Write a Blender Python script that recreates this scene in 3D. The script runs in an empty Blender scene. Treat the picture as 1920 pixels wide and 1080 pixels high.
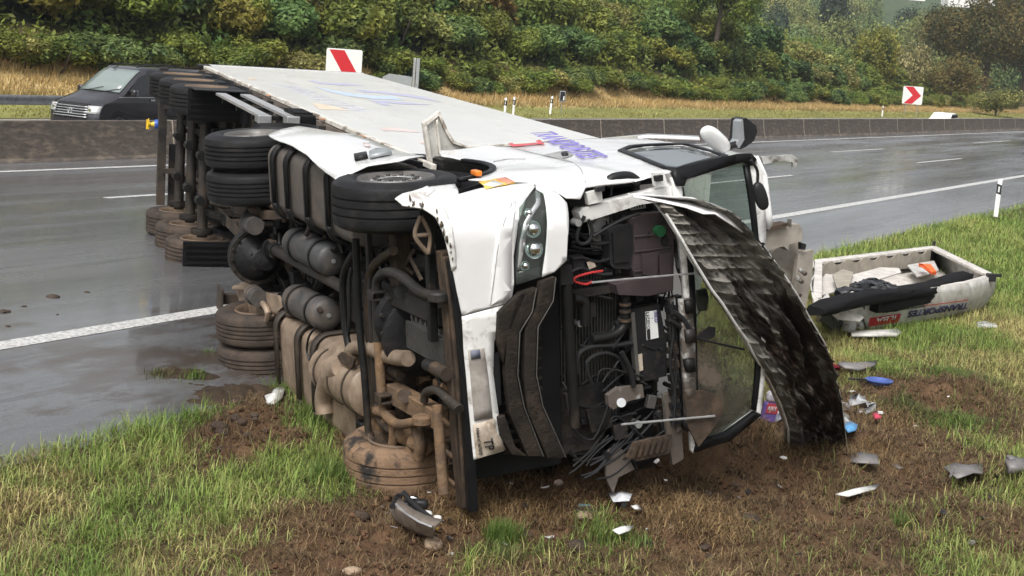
import bpy, bmesh, math, random
import numpy as np
from mathutils import Vector, Matrix
random.seed(7); rng = np.random.default_rng(7)
PI = math.pi
scene = bpy.context.scene
col = scene.collection

# ------------------------------------------------------------------ camera, sky, sun, exposure
F = 2766.755                                   # focal length in pixels of a 1920 px wide frame
CB = np.array([[0.997199, 0.07479, 0.0], [0.011713, -0.156176, 0.98766], [0.073867, -0.984894, -0.156615]])                             # camera axes (right, down, forward) -> world
CAM = np.array([0, 0, 3.2])
cd = bpy.data.cameras.new('camera'); cam = bpy.data.objects.new('camera', cd); col.objects.link(cam)
cd.sensor_width = 36; cd.lens = F / 1920 * 36; cd.clip_start = .1; cd.clip_end = 3000
m3 = CB @ np.diag([1, -1, -1])
cam.matrix_world = Matrix([[*m3[0], 0], [*m3[1], 0], [*m3[2], 3.2], [0, 0, 0, 1]])
scene.camera = cam
w = bpy.data.worlds.new('World'); scene.world = w; w.use_nodes = True
nt = w.node_tree; bg = nt.nodes['Background']
sky = nt.nodes.new('ShaderNodeTexSky'); sky.sky_type = 'NISHITA'; sky.sun_disc = False
SUN_EL, SUN_ROT = math.radians(52), math.radians(200)
sky.sun_elevation = SUN_EL; sky.sun_rotation = SUN_ROT; sky.air_density = 1.0; sky.dust_density = 6; sky.ozone_density = 1
hs = nt.nodes.new('ShaderNodeHueSaturation'); hs.inputs['Saturation'].default_value = .22
nt.links.new(sky.outputs[0], hs.inputs['Color']); nt.links.new(hs.outputs[0], bg.inputs[0]); bg.inputs[1].default_value = .125
sl = bpy.data.lights.new('sun', 'SUN'); sl.energy = 1.5; sl.angle = math.radians(25); sl.color = (1, .97, .93)
sun = bpy.data.objects.new('sun', sl); col.objects.link(sun)
sd = Vector((math.sin(SUN_ROT) * math.cos(SUN_EL), math.cos(SUN_ROT) * math.cos(SUN_EL), math.sin(SUN_EL)))
sun.rotation_euler = sd.to_track_quat('Z', 'Y').to_euler(); sun.location = (0, 0, 30)
vs = scene.view_settings; vs.view_transform = 'Standard'; vs.look = 'None'; vs.gamma = 1; vs.exposure = .62; vs.use_curve_mapping = False
scene.cycles.volume_max_steps = 64; scene.cycles.max_bounces = 6; scene.cycles.transparent_max_bounces = 12

# ------------------------------------------------------------------ helpers
def ray(u, v): return CB @ np.array([(u - 960) / F, (v - 540) / F, 1.0])
def gp(u, v, z=0.0):                            # point of the plane at height z seen at (u, v)
    d = ray(u, v); k = (z - 3.2) / d[2]; return CAM + d * k
SA, CA = math.sin(math.radians(29.5)), math.cos(math.radians(29.5))
def rd(lat, along, z=0.0): return (-CA * lat + SA * along, SA * lat + CA * along, z)      # road coordinates -> world
def la(x, y): return -CA * x + SA * y, SA * x + CA * y
def _h(ix, iy, s):
    n = (ix * 374761393 + iy * 668265263 + s * 69069) & 0xffffffff
    n = ((n ^ (n >> 13)) * 1274126177) & 0xffffffff
    return ((n ^ (n >> 16)) & 0xffff) / 65535.0
def vn(x, y, s=0):
    x = np.asarray(x, float); y = np.asarray(y, float)
    ix = np.floor(x).astype(np.int64); iy = np.floor(y).astype(np.int64); fx = x - ix; fy = y - iy
    fx = fx * fx * (3 - 2 * fx); fy = fy * fy * (3 - 2 * fy)
    a = _h(ix, iy, s); b = _h(ix + 1, iy, s); c = _h(ix, iy + 1, s); d = _h(ix + 1, iy + 1, s)
    return (a + (b - a) * fx) + ((c + (d - c) * fx) - (a + (b - a) * fx)) * fy
def fbm(x, y, s=0, o=4):
    r = 0; a = .5
    for i in range(o): r = r + a * vn(x * 2 ** i, y * 2 ** i, s + i); a *= .5
    return r / (1 - .5 ** o)

def tag(o, label=None, cat=None, group=None, kind=None):
    if label: o['label'] = label
    if cat: o['category'] = cat
    if group: o['group'] = group
    if kind: o['kind'] = kind
    return o
def empty(name, loc=(0, 0, 0), mat=None, label=None, cat=None, group=None):
    o = bpy.data.objects.new(name, None); col.objects.link(o); o.empty_display_size = .2
    if mat is not None: o.matrix_world = mat
    else: o.location = loc
    return tag(o, label, cat, group)

class MB:
    def __init__(s): s.v = []; s.f = []
    def add(s, vs, fs):
        k = len(s.v); s.v += [tuple(map(float, p)) for p in vs]; s.f += [tuple(i + k for i in f) for f in fs]; return s
    def box(s, c, sz, R=None):
        c = np.array(c, float); h = np.array(sz, float) / 2
        P = np.array([[i, j, k] for i in (-1, 1) for j in (-1, 1) for k in (-1, 1)]) * h
        if R is not None: P = P @ np.array(R).T
        return s.add(P + c, [(0, 1, 3, 2), (4, 6, 7, 5), (0, 4, 5, 1), (2, 3, 7, 6), (0, 2, 6, 4), (1, 5, 7, 3)])
    def box2(s, a, b): a = np.array(a, float); b = np.array(b, float); return s.box((a + b) / 2, abs(b - a))
    def bar(s, p, q, w, h, up=(0, 0, 1)):
        p = np.array(p, float); q = np.array(q, float); d = q - p; L = np.linalg.norm(d); d /= L
        u = np.array(up, float); x = np.cross(u, d)
        if np.linalg.norm(x) < 1e-3: x = np.cross((1, 0, 0), d)
        x /= np.linalg.norm(x); z = np.cross(d, x)
        return s.box((p + q) / 2, (w, L, h), np.c_[x, d, z])
    def cyl(s, p, q, r, r2=None, n=16, caps=True):
        return s.tube([p, q], [r, r if r2 is None else r2], n, caps)
    def tube(s, pts, r, n=8, caps=True):
        P = [np.array(p, float) for p in pts]; m = len(P)
        rr = r if isinstance(r, (list, tuple)) else [r] * m
        T = [P[min(i + 1, m - 1)] - P[max(i - 1, 0)] for i in range(m)]; T = [t / (np.linalg.norm(t) + 1e-12) for t in T]
        a = np.cross(T[0], (0, 0, 1)); a = np.cross(T[0], (1, 0, 0)) if np.linalg.norm(a) < .1 else a
        V = []
        for i in range(m):
            a = a - T[i] * (a @ T[i]); a /= np.linalg.norm(a) + 1e-12; b = np.cross(T[i], a)
            for k in range(n):
                t = 2 * PI * k / n; V.append(P[i] + rr[i] * (math.cos(t) * a + math.sin(t) * b))
        Fs = [(i * n + k, i * n + (k + 1) % n, (i + 1) * n + (k + 1) % n, (i + 1) * n + k) for i in range(m - 1) for k in range(n)]
        if caps: Fs += [tuple(range(n))[::-1], tuple((m - 1) * n + k for k in range(n))]
        return s.add(V, Fs)
    def lathe(s, prof, o=(0, 0, 0), ax='y', n=48, close=False):     # prof: (axial, radius)
        V = []; o = np.array(o, float)
        for (a, r) in prof:
            for k in range(n):
                t = 2 * PI * k / n; c, d = r * math.cos(t), r * math.sin(t)
                V.append(o + {'y': (c, a, d), 'x': (a, c, d), 'z': (c, d, a)}[ax])
        m = len(prof); R_ = range(m if close else m - 1)
        return s.add(V, [(i * n + k, i * n + (k + 1) % n, ((i + 1) % m) * n + (k + 1) % n, ((i + 1) % m) * n + k) for i in R_ for k in range(n)])
    def grid(s, P):                                                  # P: rows x cols of points
        P = np.array(P, float); a, b = P.shape[:2]
        return s.add(P.reshape(-1, 3), [(i * b + j, i * b + j + 1, (i + 1) * b + j + 1, (i + 1) * b + j) for i in range(a - 1) for j in range(b - 1)])
    def prism(s, poly, fn, d0, d1):                                  # polygon (a, b) extruded between d0 and d1 through fn(a, b, d)
        n = len(poly); V = [fn(a, b, d0) for a, b in poly] + [fn(a, b, d1) for a, b in poly]
        return s.add(V, [tuple(range(n)), tuple(range(2 * n - 1, n - 1, -1))] + [(i, i + n, (i + 1) % n + n, (i + 1) % n) for i in range(n)])
    def build(s, name, mat, parent=None, smooth=35, bevel=0, solid=0, sub=0):
        me = bpy.data.meshes.new(name); me.from_pydata(s.v, [], s.f)
        return fin(me, name, mat, parent, smooth, bevel, solid, sub)
def fin(me, name, mat, parent=None, smooth=35, bevel=0, solid=0, sub=0):
    bm = bmesh.new(); bm.from_mesh(me); bmesh.ops.recalc_face_normals(bm, faces=bm.faces); bm.to_mesh(me); bm.free()
    if mat: me.materials.append(mat)
    if smooth:
        me.polygons.foreach_set('use_smooth', [True] * len(me.polygons)); me.set_sharp_from_angle(angle=math.radians(smooth))
    o = bpy.data.objects.new(name, me); col.objects.link(o)
    if parent: o.parent = parent
    if solid: md = o.modifiers.new('solid', 'SOLIDIFY'); md.thickness = abs(solid); md.offset = 1 if solid > 0 else -1
    if bevel: md = o.modifiers.new('bevel', 'BEVEL'); md.width = bevel; md.segments = 2; md.limit_method = 'ANGLE'; md.angle_limit = math.radians(50)
    return o
def plate(name, outer, holes, fn, mat, parent, thick=.004, cuts=.12, smooth=40, bevel=0, jit=0):
    """a sheet whose outline (a, b) and holes are mapped by fn(a, b) onto a curved surface"""
    bm = bmesh.new(); ed = []
    for loop in [outer] + list(holes):
        vs = [bm.verts.new((a, b, 0)) for a, b in loop]
        ed += [bm.edges.new((vs[i], vs[(i + 1) % len(vs)])) for i in range(len(vs))]
    bmesh.ops.triangle_fill(bm, use_beauty=True, edges=ed)
    A = [p[0] for p in outer]; Bb = [p[1] for p in outer]
    for ax, lo, hi in ((0, min(A), max(A)), (1, min(Bb), max(Bb))):
        t = lo + cuts
        while t < hi - 1e-3:
            co = (t, 0, 0) if ax == 0 else (0, t, 0); no = (1, 0, 0) if ax == 0 else (0, 1, 0)
            bmesh.ops.bisect_plane(bm, geom=bm.verts[:] + bm.edges[:] + bm.faces[:], plane_co=co, plane_no=no); t += cuts
    for v in bm.verts:
        a, b = v.co.x, v.co.y; p = np.array(fn(a, b), float)
        if jit: p = p + jit * np.array([fbm(a * 5, b * 5, 3) - .5, fbm(a * 5, b * 5, 9) - .5, fbm(a * 5, b * 5, 17) - .5]) * 2
        v.co = p
    bmesh.ops.recalc_face_normals(bm, faces=bm.faces)
    me = bpy.data.meshes.new(name); bm.to_mesh(me); bm.free(); me.materials.append(mat)
    me.polygons.foreach_set('use_smooth', [True] * len(me.polygons)); me.set_sharp_from_angle(angle=math.radians(smooth))
    o = bpy.data.objects.new(name, me); col.objects.link(o); o.parent = parent
    md = o.modifiers.new('solid', 'SOLIDIFY'); md.thickness = thick; md.offset = 0
    if bevel: md = o.modifiers.new('bevel', 'BEVEL'); md.width = bevel; md.segments = 2; md.limit_method = 'ANGLE'; md.angle_limit = math.radians(50)
    return o
def arc(cx, cy, r, a0, a1, n=12): return [(cx + r * math.cos(math.radians(a0 + (a1 - a0) * i / n)), cy + r * math.sin(math.radians(a0 + (a1 - a0) * i / n))) for i in range(n + 1)]
def rrect(a0, b0, a1, b1, r, n=4):
    return arc(a1 - r, b0 + r, r, -90, 0, n) + arc(a1 - r, b1 - r, r, 0, 90, n) + arc(a0 + r, b1 - r, r, 90, 180, n) + arc(a0 + r, b0 + r, r, 180, 270, n)
def text(name, s, size, mat, parent, X, Y, O, shear=0, bold=.0, sx=1.0, depth=.003, fn=None):
    """lettering as a thin mesh: X, Y directions of writing and of letter height, O lower left corner"""
    c = bpy.data.curves.new(name, 'FONT'); c.body = s; c.size = 1; c.offset = bold; c.shear = shear; c.resolution_u = 3
    t = bpy.data.objects.new(name + '_src', c); col.objects.link(t); me = bpy.data.meshes.new_from_object(t); bpy.data.objects.remove(t)
    X = np.array(X, float); Y = np.array(Y, float); O = np.array(O, float); N = np.cross(X, Y)
    co = [v.co.copy() for v in me.vertices]
    for v, q in zip(me.vertices, co): v.co = O + X * q.x * size * sx + Y * q.y * size / .72 + N * .001
    if fn:
        for v in me.vertices: v.co = Vector(fn(v.co))
    me.materials.clear(); me.materials.append(mat)
    o = bpy.data.objects.new(name, me); col.objects.link(o); o.parent = parent
    md = o.modifiers.new('solid', 'SOLIDIFY'); md.thickness = depth; md.offset = 0
    return o
def copy_tree(o, parent=None):
    c = o.copy(); col.objects.link(c); c.parent = parent
    for ch in o.children: copy_tree(ch, c)
    return c

# ------------------------------------------------------------------ materials
def nodes(name):
    m = bpy.data.materials.new(name); m.use_nodes = True; t = m.node_tree
    return m, t, t.nodes['Principled BSDF'], t.nodes, t.links
def _mix(t, fac, a, b, mode='MIX'):
    n = t.nodes.new('ShaderNodeMix'); n.data_type = 'RGBA'; n.blend_type = mode
    for k, v in ((0, fac), (6, a), (7, b)):
        if hasattr(v, 'is_output'): t.links.new(v, n.inputs[k])
        else: n.inputs[k].default_value = v if k == 0 else ((*v, 1) if len(v) == 3 else v)
    return n.outputs[2]
def _noise(t, scale, detail=4, rough=.6, vec=None, stretch=None, dist=0):
    n = t.nodes.new('ShaderNodeTexNoise'); n.inputs['Scale'].default_value = scale; n.inputs['Detail'].default_value = detail
    n.inputs['Roughness'].default_value = rough; n.inputs['Distortion'].default_value = dist
    tc = t.nodes.new('ShaderNodeTexCoord'); v = tc.outputs['Object'] if vec is None else vec
    if stretch:
        mp = t.nodes.new('ShaderNodeMapping'); mp.inputs['Scale'].default_value = stretch; t.links.new(v, mp.inputs[0]); v = mp.outputs[0]
    t.links.new(v, n.inputs['Vector']); return n.outputs['Fac']
def _ramp(t, src, a, b, lo=0., hi=1.):
    n = t.nodes.new('ShaderNodeMapRange'); n.inputs[1].default_value = a; n.inputs[2].default_value = b
    n.inputs[3].default_value = lo; n.inputs[4].default_value = hi; t.links.new(src, n.inputs[0]); return n.outputs[0]
def _math(t, op, a, b):
    n = t.nodes.new('ShaderNodeMath'); n.operation = op; n.use_clamp = False
    for i, v in enumerate((a, b)):
        if hasattr(v, 'is_output'): t.links.new(v, n.inputs[i])
        else: n.inputs[i].default_value = v
    return n.outputs[0]
MUD = (.135, .085, .052); DUST = (.2, .155, .115)
def pm(name, c, rough=.5, metal=0, var=.25, vs_=6, bump=0, bs=40, dirt=None, dcol=MUD, ds=3.5, mudy=None, coat=0, spec=.5, stretch=None):
    """dirt=(lo, hi): noise window where dirt starts and is full; mudy=(y0, y1): mud splashed over the side that struck the ground"""
    m, t, b, N, L = nodes(name)
    cc = _mix(t, _ramp(t, _noise(t, vs_, 5, stretch=stretch), .3, .7), tuple(x * (1 - var) for x in c), tuple(min(1, x * (1 + var)) for x in c))
    r = rough
    if dirt or mudy:
        n = _noise(t, ds, 8, .68, dist=.4, stretch=stretch)
        if mudy:
            tc = N.new('ShaderNodeTexCoord'); sx = N.new('ShaderNodeSeparateXYZ'); L.new(tc.outputs['Object'], sx.inputs[0])
            g = _ramp(t, sx.outputs[1], mudy[0], mudy[1], 0, .34); n = _math(t, 'ADD', n, g)
        lo, hi = dirt or (.75, .95)
        fac = _ramp(t, n, lo, hi)
        dc = _mix(t, _noise(t, 14, 5), tuple(x * .7 for x in dcol), tuple(x * 1.35 for x in dcol))
        cc = _mix(t, fac, cc, dc); ro = _ramp(t, fac, 0, 1, rough, .85); L.new(ro, b.inputs['Roughness'])
    else: b.inputs['Roughness'].default_value = r
    L.new(cc, b.inputs['Base Color']); b.inputs['Metallic'].default_value = metal; b.inputs['Specular IOR Level'].default_value = spec
    if coat: b.inputs['Coat Weight'].default_value = coat; b.inputs['Coat Roughness'].default_value = .08
    if bump:
        bp = N.new('ShaderNodeBump'); bp.inputs['Strength'].default_value = bump; bp.inputs['Distance'].default_value = .02
        L.new(_noise(t, bs, 6), bp.inputs['Height']); L.new(bp.outputs[0], b.inputs['Normal'])
    return m
def attr_mat(name, attr='col', rough=.8, trans=0, randvar=0, bump=0, bs=60, spec=.3):
    m, t, b, N, L = nodes(name); a = N.new('ShaderNodeAttribute'); a.attribute_name = attr; c = a.outputs['Color']
    if randvar:
        oi = N.new('ShaderNodeObjectInfo'); hv = N.new('ShaderNodeHueSaturation'); L.new(c, hv.inputs['Color'])
        L.new(_ramp(t, oi.outputs['Random'], 0, 1, 1 - randvar, 1 + randvar), hv.inputs['Value'])
        r2 = _math(t, 'FRACT', _math(t, 'MULTIPLY', oi.outputs['Random'], 7.31), 0); L.new(_ramp(t, r2, 0, 1, .475, .515), hv.inputs['Hue']); c = hv.outputs[0]
    L.new(c, b.inputs['Base Color']); b.inputs['Roughness'].default_value = rough; b.inputs['Specular IOR Level'].default_value = spec
    if bump:
        bp = N.new('ShaderNodeBump'); bp.inputs['Strength'].default_value = bump; bp.inputs['Distance'].default_value = .03
        L.new(_noise(t, bs, 8, .7), bp.inputs['Height']); L.new(bp.outputs[0], b.inputs['Normal'])
    if trans:
        tr = N.new('ShaderNodeBsdfTranslucent'); L.new(c, tr.inputs[0]); mx = N.new('ShaderNodeMixShader'); mx.inputs[0].default_value = trans
        L.new(b.outputs[0], mx.inputs[1]); L.new(tr.outputs[0], mx.inputs[2]); L.new(mx.outputs[0], N['Material Output'].inputs[0])
    return m
def setcol(me, cols, per='face'):
    a = me.color_attributes.new('col', 'FLOAT_COLOR', 'POINT')
    c = np.ones((len(me.vertices), 4), np.float32); c[:, :3] = cols; a.data.foreach_set('color', c.ravel())
def fast_mesh(name, V, Fq, k, cols=None, mat=None, parent=None):
    """V (n,3) array, Fq (m,k) index array"""
    me = bpy.data.meshes.new(name); me.vertices.add(len(V)); me.vertices.foreach_set('co', np.asarray(V, np.float32).ravel())
    m = len(Fq); me.loops.add(m * k); me.loops.foreach_set('vertex_index', np.asarray(Fq, np.int32).ravel())
    me.polygons.add(m); me.polygons.foreach_set('loop_start', np.arange(0, m * k, k, dtype=np.int32)); me.update(calc_edges=True)
    if cols is not None: setcol(me, cols)
    if mat: me.materials.append(mat)
    o = bpy.data.objects.new(name, me); col.objects.link(o)
    if parent: o.parent = parent
    return o

# ------------------------------------------------------------------ road
def road_z(lat): return -.15 * np.clip((11.1 - lat) / 2.4, 0, 1)          # the shoulder falls towards the verge
def sheet(name, mat, la0, la1, al0, al1, z, parent=None, n=1):
    Ls = sorted({la0, la1} | {q for q in (11.1, 8.9) if la0 < q < la1})
    P = [[rd(l, al0 + (al1 - al0) * i / n, z + float(road_z(l))) for l in Ls] for i in range(n + 1)]
    return MB().grid(P).build(name, mat, parent, smooth=0)
def wet_asphalt():
    m, t, b, N, L = nodes('wet_asphalt'); tc = N.new('ShaderNodeTexCoord')
    mp = N.new('ShaderNodeMapping'); mp.inputs['Rotation'].default_value = (0, 0, -math.radians(60.5)); L.new(tc.outputs['Object'], mp.inputs[0])   # x runs along the road
    v = mp.outputs[0]
    big = _noise(t, .35, 5, .6, v, (.25, 1, 1)); lane = _noise(t, .9, 4, .6, v, (.06, 1, 1)); fine = _noise(t, 90, 3, .7, v)
    c = _mix(t, _ramp(t, big, .35, .7), (.08, .082, .088), (.125, .127, .133))
    c = _mix(t, _ramp(t, fine, .35, .7), c, (.15, .15, .152)); c = _mix(t, _ramp(t, lane, .55, .75, 0, .5), c, (.03, .03, .033))
    tar = _noise(t, 1.2, 3, .5, v, (.03, 1.6, 1)); crack = _ramp(t, _math(t, 'ABSOLUTE', _math(t, 'SUBTRACT', tar, .5), 0), 0, .006, 1, 0)
    c = _mix(t, _math(t, 'MULTIPLY', crack, .7), c, (.018, .018, .02))
    # soil dragged onto the shoulder near the wheels
    mudn = _noise(t, 2.2, 9, .75, v, (.5, 1, 1)); d = N.new('ShaderNodeVectorMath'); d.operation = 'DISTANCE'; L.new(tc.outputs['Object'], d.inputs[0]); d.inputs[1].default_value = (-3.6, 14.3, 0)
    mud = _ramp(t, _math(t, 'ADD', mudn, _ramp(t, d.outputs['Value'], 0.5, 4, .2, -.06)), .6, .74); c = _mix(t, mud, c, (.06, .045, .035))
    L.new(c, b.inputs['Base Color'])
    wet = _ramp(t, _noise(t, .5, 6, .65, v, (.12, 1, 1)), .42, .62, .08, .75); L.new(wet, b.inputs['Coat Weight']); b.inputs['Coat Roughness'].default_value = .07
    rr = _math(t, 'ADD', _ramp(t, lane, .35, .65, .1, .33), _ramp(t, big, .4, .65, -.05, .1)); L.new(rr, b.inputs['Roughness']); b.inputs['Specular IOR Level'].default_value = .8
    bp = N.new('ShaderNodeBump'); bp.inputs['Strength'].default_value = .35; bp.inputs['Distance'].default_value = .006
    L.new(_noise(t, 120, 3, .7, v), bp.inputs['Height']); L.new(bp.outputs[0], b.inputs['Normal']); return m
M_asph = wet_asphalt()
M_mark = pm('worn_white_marking', (.6, .6, .58), .5, var=.15, vs_=9, dirt=(.42, .68), dcol=(.13, .13, .13), ds=22, bump=.3, bs=60)
road = tag(sheet('road', M_asph, 8.5, 26.6, -40, 420, 0, n=40), kind='structure')
road2 = tag(sheet('far_carriageway', M_asph, 26.6, 37.2, -40, 420, -.002, n=40), kind='structure')
def marking(la0, al0, al1, w=.15, name='lane_marking'):
    return tag(sheet(name, M_mark, la0 - w / 2, la0 + w / 2, al0, al1, .004, n=max(1, int((al1 - al0) / 10))), kind='structure')
marking(11.3, -40, 420, .3, 'edge_line'); marking(24.35, -40, 420, .2, 'edge_line')
for a0, a1 in ((38.3, 45.8), (60.9, 68.5), (85, 93), (109, 117), (133, 141), (157, 165), (181, 189)): marking(15.85, a0, a1, .17)
for a0, a1 in ((-3.5, 3.5), (19.9, 27.6), (43, 50), (62.7, 70.6), (89.3, 99.5), (118, 126), (142, 150), (166, 174)): marking(20.05, a0, a1, .17)
marking(36.6, -40, 420, .2, 'edge_line')

# ------------------------------------------------------------------ verge terrain with mud, turf and straw
ANCH = [(50,900,'g'),(200,850,'g'),(350,800,'g'),(440,950,'g'),(300,950,'g'),(550,870,'g'),(600,790,'g'),(620,880,'g'),(590,740,'g'),(250,1040,'g'),(60,1060,'G'),(0,960,'d'),
 (60,1000,'d'),(160,960,'g'),(120,880,'d'),(480,1030,'b'),(330,1060,'d'),(430,720,'m'),(480,770,'m'),(430,820,'m'),(520,830,'m'),(390,745,'m'),(520,750,'m'),(330,705,'m'),(700,980,'m'),(560,1040,'m'),(640,1060,'m'),
 (850,1000,'m'),(1000,960,'m'),(1000,1050,'b'),(1200,950,'m'),(1200,1040,'b'),(1400,900,'m'),(1400,1000,'b'),(1600,900,'b'),(1600,1000,'b'),(1700,800,'b'),(1620,770,'b'),
 (1500,1060,'b'),(1300,850,'m'),(1700,1060,'b'),(1750,900,'m'),(1560,490,'g'),(1650,460,'g'),(1750,430,'g'),(1850,420,'g'),(1900,400,'g'),(1900,500,'g'),(1880,560,'g'),(1900,620,'d'),
 (1600,645,'d'),(1700,640,'g'),(1800,630,'g'),(1560,690,'d'),(1640,690,'g'),(1750,690,'d'),(1850,670,'d'),(1900,700,'d'),(1800,790,'b'),(1900,790,'b'),(1880,860,'G'),
 (1890,930,'G'),(1860,1000,'b'),(1850,1070,'G'),(1700,730,'m'),(1780,730,'b'),(1500,620,'d'),(1450,720,'d'),(1430,820,'b'),(1100,880,'m'),(900,900,'m'),(700,850,'m'),(650,760,'m'),
 (1640,970,'b'),(940,1030,'G'),(1130,1010,'G'),(560,960,'b'),(420,900,'g'),(500,900,'g'),(1300,1000,'m'),(1320,700,'m'),(1400,560,'d'),(1800,860,'b'),(1600,830,'m')]
AP = np.array([gp(u, v, -.2)[:2] for u, v, k in ANCH])
AV = np.array([{'g': (1, .22, 0), 'G': (.75, .4, .3), 'd': (.4, 1, .1), 'm': (.02, .3, .9), 'b': (.07, .7, .7)}[k] for u, v, k in ANCH])   # green, straw, mud
def zones(x, y):
    x = np.asarray(x, float); y = np.asarray(y, float); sh = x.shape; x = x.ravel(); y = y.ravel()
    xx = x + (fbm(x * 1.3, y * 1.3, 5) - .5) * 1.1; yy = y + (fbm(x * 1.3, y * 1.3, 8) - .5) * 1.5
    out = np.zeros((len(x), 3))
    for i in range(0, len(x), 20000):
        s = slice(i, i + 20000)
        d = (xx[s, None] - AP[:, 0]) ** 2 + ((yy[s, None] - AP[:, 1]) * .6) ** 2 + .03
        wgt = d ** -2.2; out[s] = (wgt @ AV) / wgt.sum(1, keepdims=True)
    return out.reshape(sh + (3,))
def ground_z(x, y, zn=None):
    lat, al = la(x, y); t = np.clip((8.6 - lat) / 1.2, 0, 1); t = t * t * (3 - 2 * t)
    z = -.155 - .06 * t
    z = z + np.where(lat < 1.5, (1.5 - lat) * .12, 0)
    if zn is None: zn = zones(x, y)
    mud = zn[..., 2]
    z = z + t * ((fbm(x * .9, y * .9, 21) - .5) * .12 + mud * ((fbm(x * 4, y * 4, 31) - .5) * .24 + (fbm(x * 15, y * 15, 41, 3) - .5) * .075))
    for (cx, cy, r, h) in MOUNDS: z = z + h * np.exp(-((x - cx) ** 2 + (y - cy) ** 2) / r ** 2) * (.5 + fbm(x * 6, y * 6, 51))
    return z
MOUNDS = [(*gp(1180, 868, -.2)[:2], .38, .3), (*gp(1290, 850, -.2)[:2], .42, .34), (*gp(1380, 842, -.2)[:2], .35, .22), (*gp(1060, 905, -.2)[:2], .35, .2), (*gp(1120, 900, -.2)[:2], .5, .22), (*gp(1260, 880, -.2)[:2], .45, .3), (*gp(1360, 860, -.2)[:2], .35, .16), (*gp(960, 930, -.2)[:2], .4, .16), (*gp(1720, 735, -.1)[:2], .3, .16), (*gp(1810, 735, -.1)[:2], .42, .22), (*gp(1530, 870, -.2)[:2], .4, .14), (*gp(1300, 870, -.2)[:2], .35, .12), (*gp(870, 945, -.2)[:2], .28, .12),
          (*gp(1150, 900, -.2)[:2], .4, .08), (*gp(480, 790, -.2)[:2], .35, .1), (*gp(1640, 830, -.2)[:2], .3, .1), (*gp(1400, 850, -.2)[:2], .3, .08)]
def verge():
    al = np.concatenate([np.arange(2, 5, .25), np.arange(5, 24, .05), np.arange(24, 50, .25), np.arange(50, 120, 2), np.arange(120, 421, 20)])
    lt = np.concatenate([[-60, -30, -15, -8, -4], np.arange(-2, .8, .2), np.arange(.8, 8.65, .05), [8.66]])
    A, Lt = np.meshgrid(al, lt, indexing='ij'); X = -CA * Lt + SA * A; Y = SA * Lt + CA * A
    zn = zones(X, Y); far = A > 60; zn[far] = (.9, .3, 0)
    Z = ground_z(X, Y, zn); Z[:, -1] = -.2
    Lt2 = Lt; Z = np.where(Lt < -2, Z + 0, Z)
    n1, n2 = A.shape; idx = np.arange(n1 * n2).reshape(n1, n2)
    Fq = np.stack([idx[:-1, :-1], idx[1:, :-1], idx[1:, 1:], idx[:-1, 1:]], -1).reshape(-1, 4)
    g, d, m = zn[..., 0:1], zn[..., 1:2], zn[..., 2:3]; s = g + d + m
    v = fbm(X * 9, Y * 9, 61)[..., None]
    c = (np.array([.05, .05, .02]) * g + np.array([.12, .085, .045]) * d + np.array([.12, .062, .034]) * m) / s
    c = c * (.35 + 1.3 * v)
    o = fast_mesh('verge_ground', np.stack([X, Y, Z], -1).reshape(-1, 3), Fq, 4, c.reshape(-1, 3), attr_mat('verge_soil', rough=.9, bump=.9, bs=45, spec=.25))
    o.data.polygons.foreach_set('use_smooth', [True] * len(o.data.polygons)); tag(o, kind='structure')
verge()

def blades(name, N, region, length, width, colf, lean, accept, label, cat, zoff=0, seg=2):
    """tufts of blades: region = list of (al0, al1, lat0, lat1, share)"""
    V = []; Fs = []; C = []
    xs = []; 
    for (a0, a1, l0, l1, sh) in region:
        n = int(N * sh); a = rng.uniform(a0, a1, n); l = rng.uniform(l0, l1, n); sc = np.full(n, 1.0 if a1 < 26 else 1.35 if a1 < 40 else 2.0)
        xs.append(np.stack([a, l, sc], 1))
    P = np.concatenate(xs); a, l, sc = P.T; x = -CA * l + SA * a; y = SA * l + CA * a
    tuft = fbm(x * 7, y * 7, 77, 3); zn = zones(x, y); k = rng.uniform(0, 1, len(x)) < accept(zn, tuft); x, y, sc, zn, tuft, l = x[k], y[k], sc[k], zn[k], tuft[k], l[k]
    n = len(x); z = ground_z(x, y, zn); z = z + zoff
    az = rng.uniform(0, 2 * PI, n); ln = length[0] + (length[1] - length[0]) * rng.uniform(0, 1, n) ** 1.3; ln = ln * sc ** .3 * (.45 + 1.1 * fbm(x * 2.6, y * 2.6, 71, 3)) * (.7 + .6 * tuft)
    le = rng.uniform(lean[0], lean[1], n); wd = width * 1.08 * sc * rng.uniform(.7, 1.3, n)
    dx, dy = np.cos(az), np.sin(az); px, py = -dy, dx
    b = np.stack([x, y, z - .01], 1); side = np.stack([px, py, np.zeros(n)], 1) * wd[:, None] / 2; d = np.stack([dx, dy, np.zeros(n)], 1); up = np.array([0, 0, 1.])
    h1 = ln * .5 * np.cos(le * .5); o1 = ln * .5 * np.sin(le * .5); h2 = h1 + ln * .5 * np.cos(le * 1.35); o2 = o1 + ln * .5 * np.sin(le * 1.35)
    m = b + d * o1[:, None] + up * h1[:, None]; tip = b + d * o2[:, None] + up * np.maximum(h2, .006)[:, None]
    V = np.stack([b - side, b + side, m - side * .8, m + side * .8, tip], 1).reshape(-1, 3)
    i = np.arange(n)[:, None] * 5; Fs = np.concatenate([i + [0, 1, 3], i + [0, 3, 2], i + [2, 3, 4]], 0)
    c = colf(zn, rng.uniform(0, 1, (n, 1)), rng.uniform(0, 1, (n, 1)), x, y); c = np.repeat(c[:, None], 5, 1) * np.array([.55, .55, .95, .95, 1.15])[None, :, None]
    return tag(fast_mesh(name, V, Fs, 3, c.reshape(-1, 3), M_blade), label, cat, kind='stuff')
M_blade = attr_mat('grass_blade', rough=.55, trans=.3, spec=.35)
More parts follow.
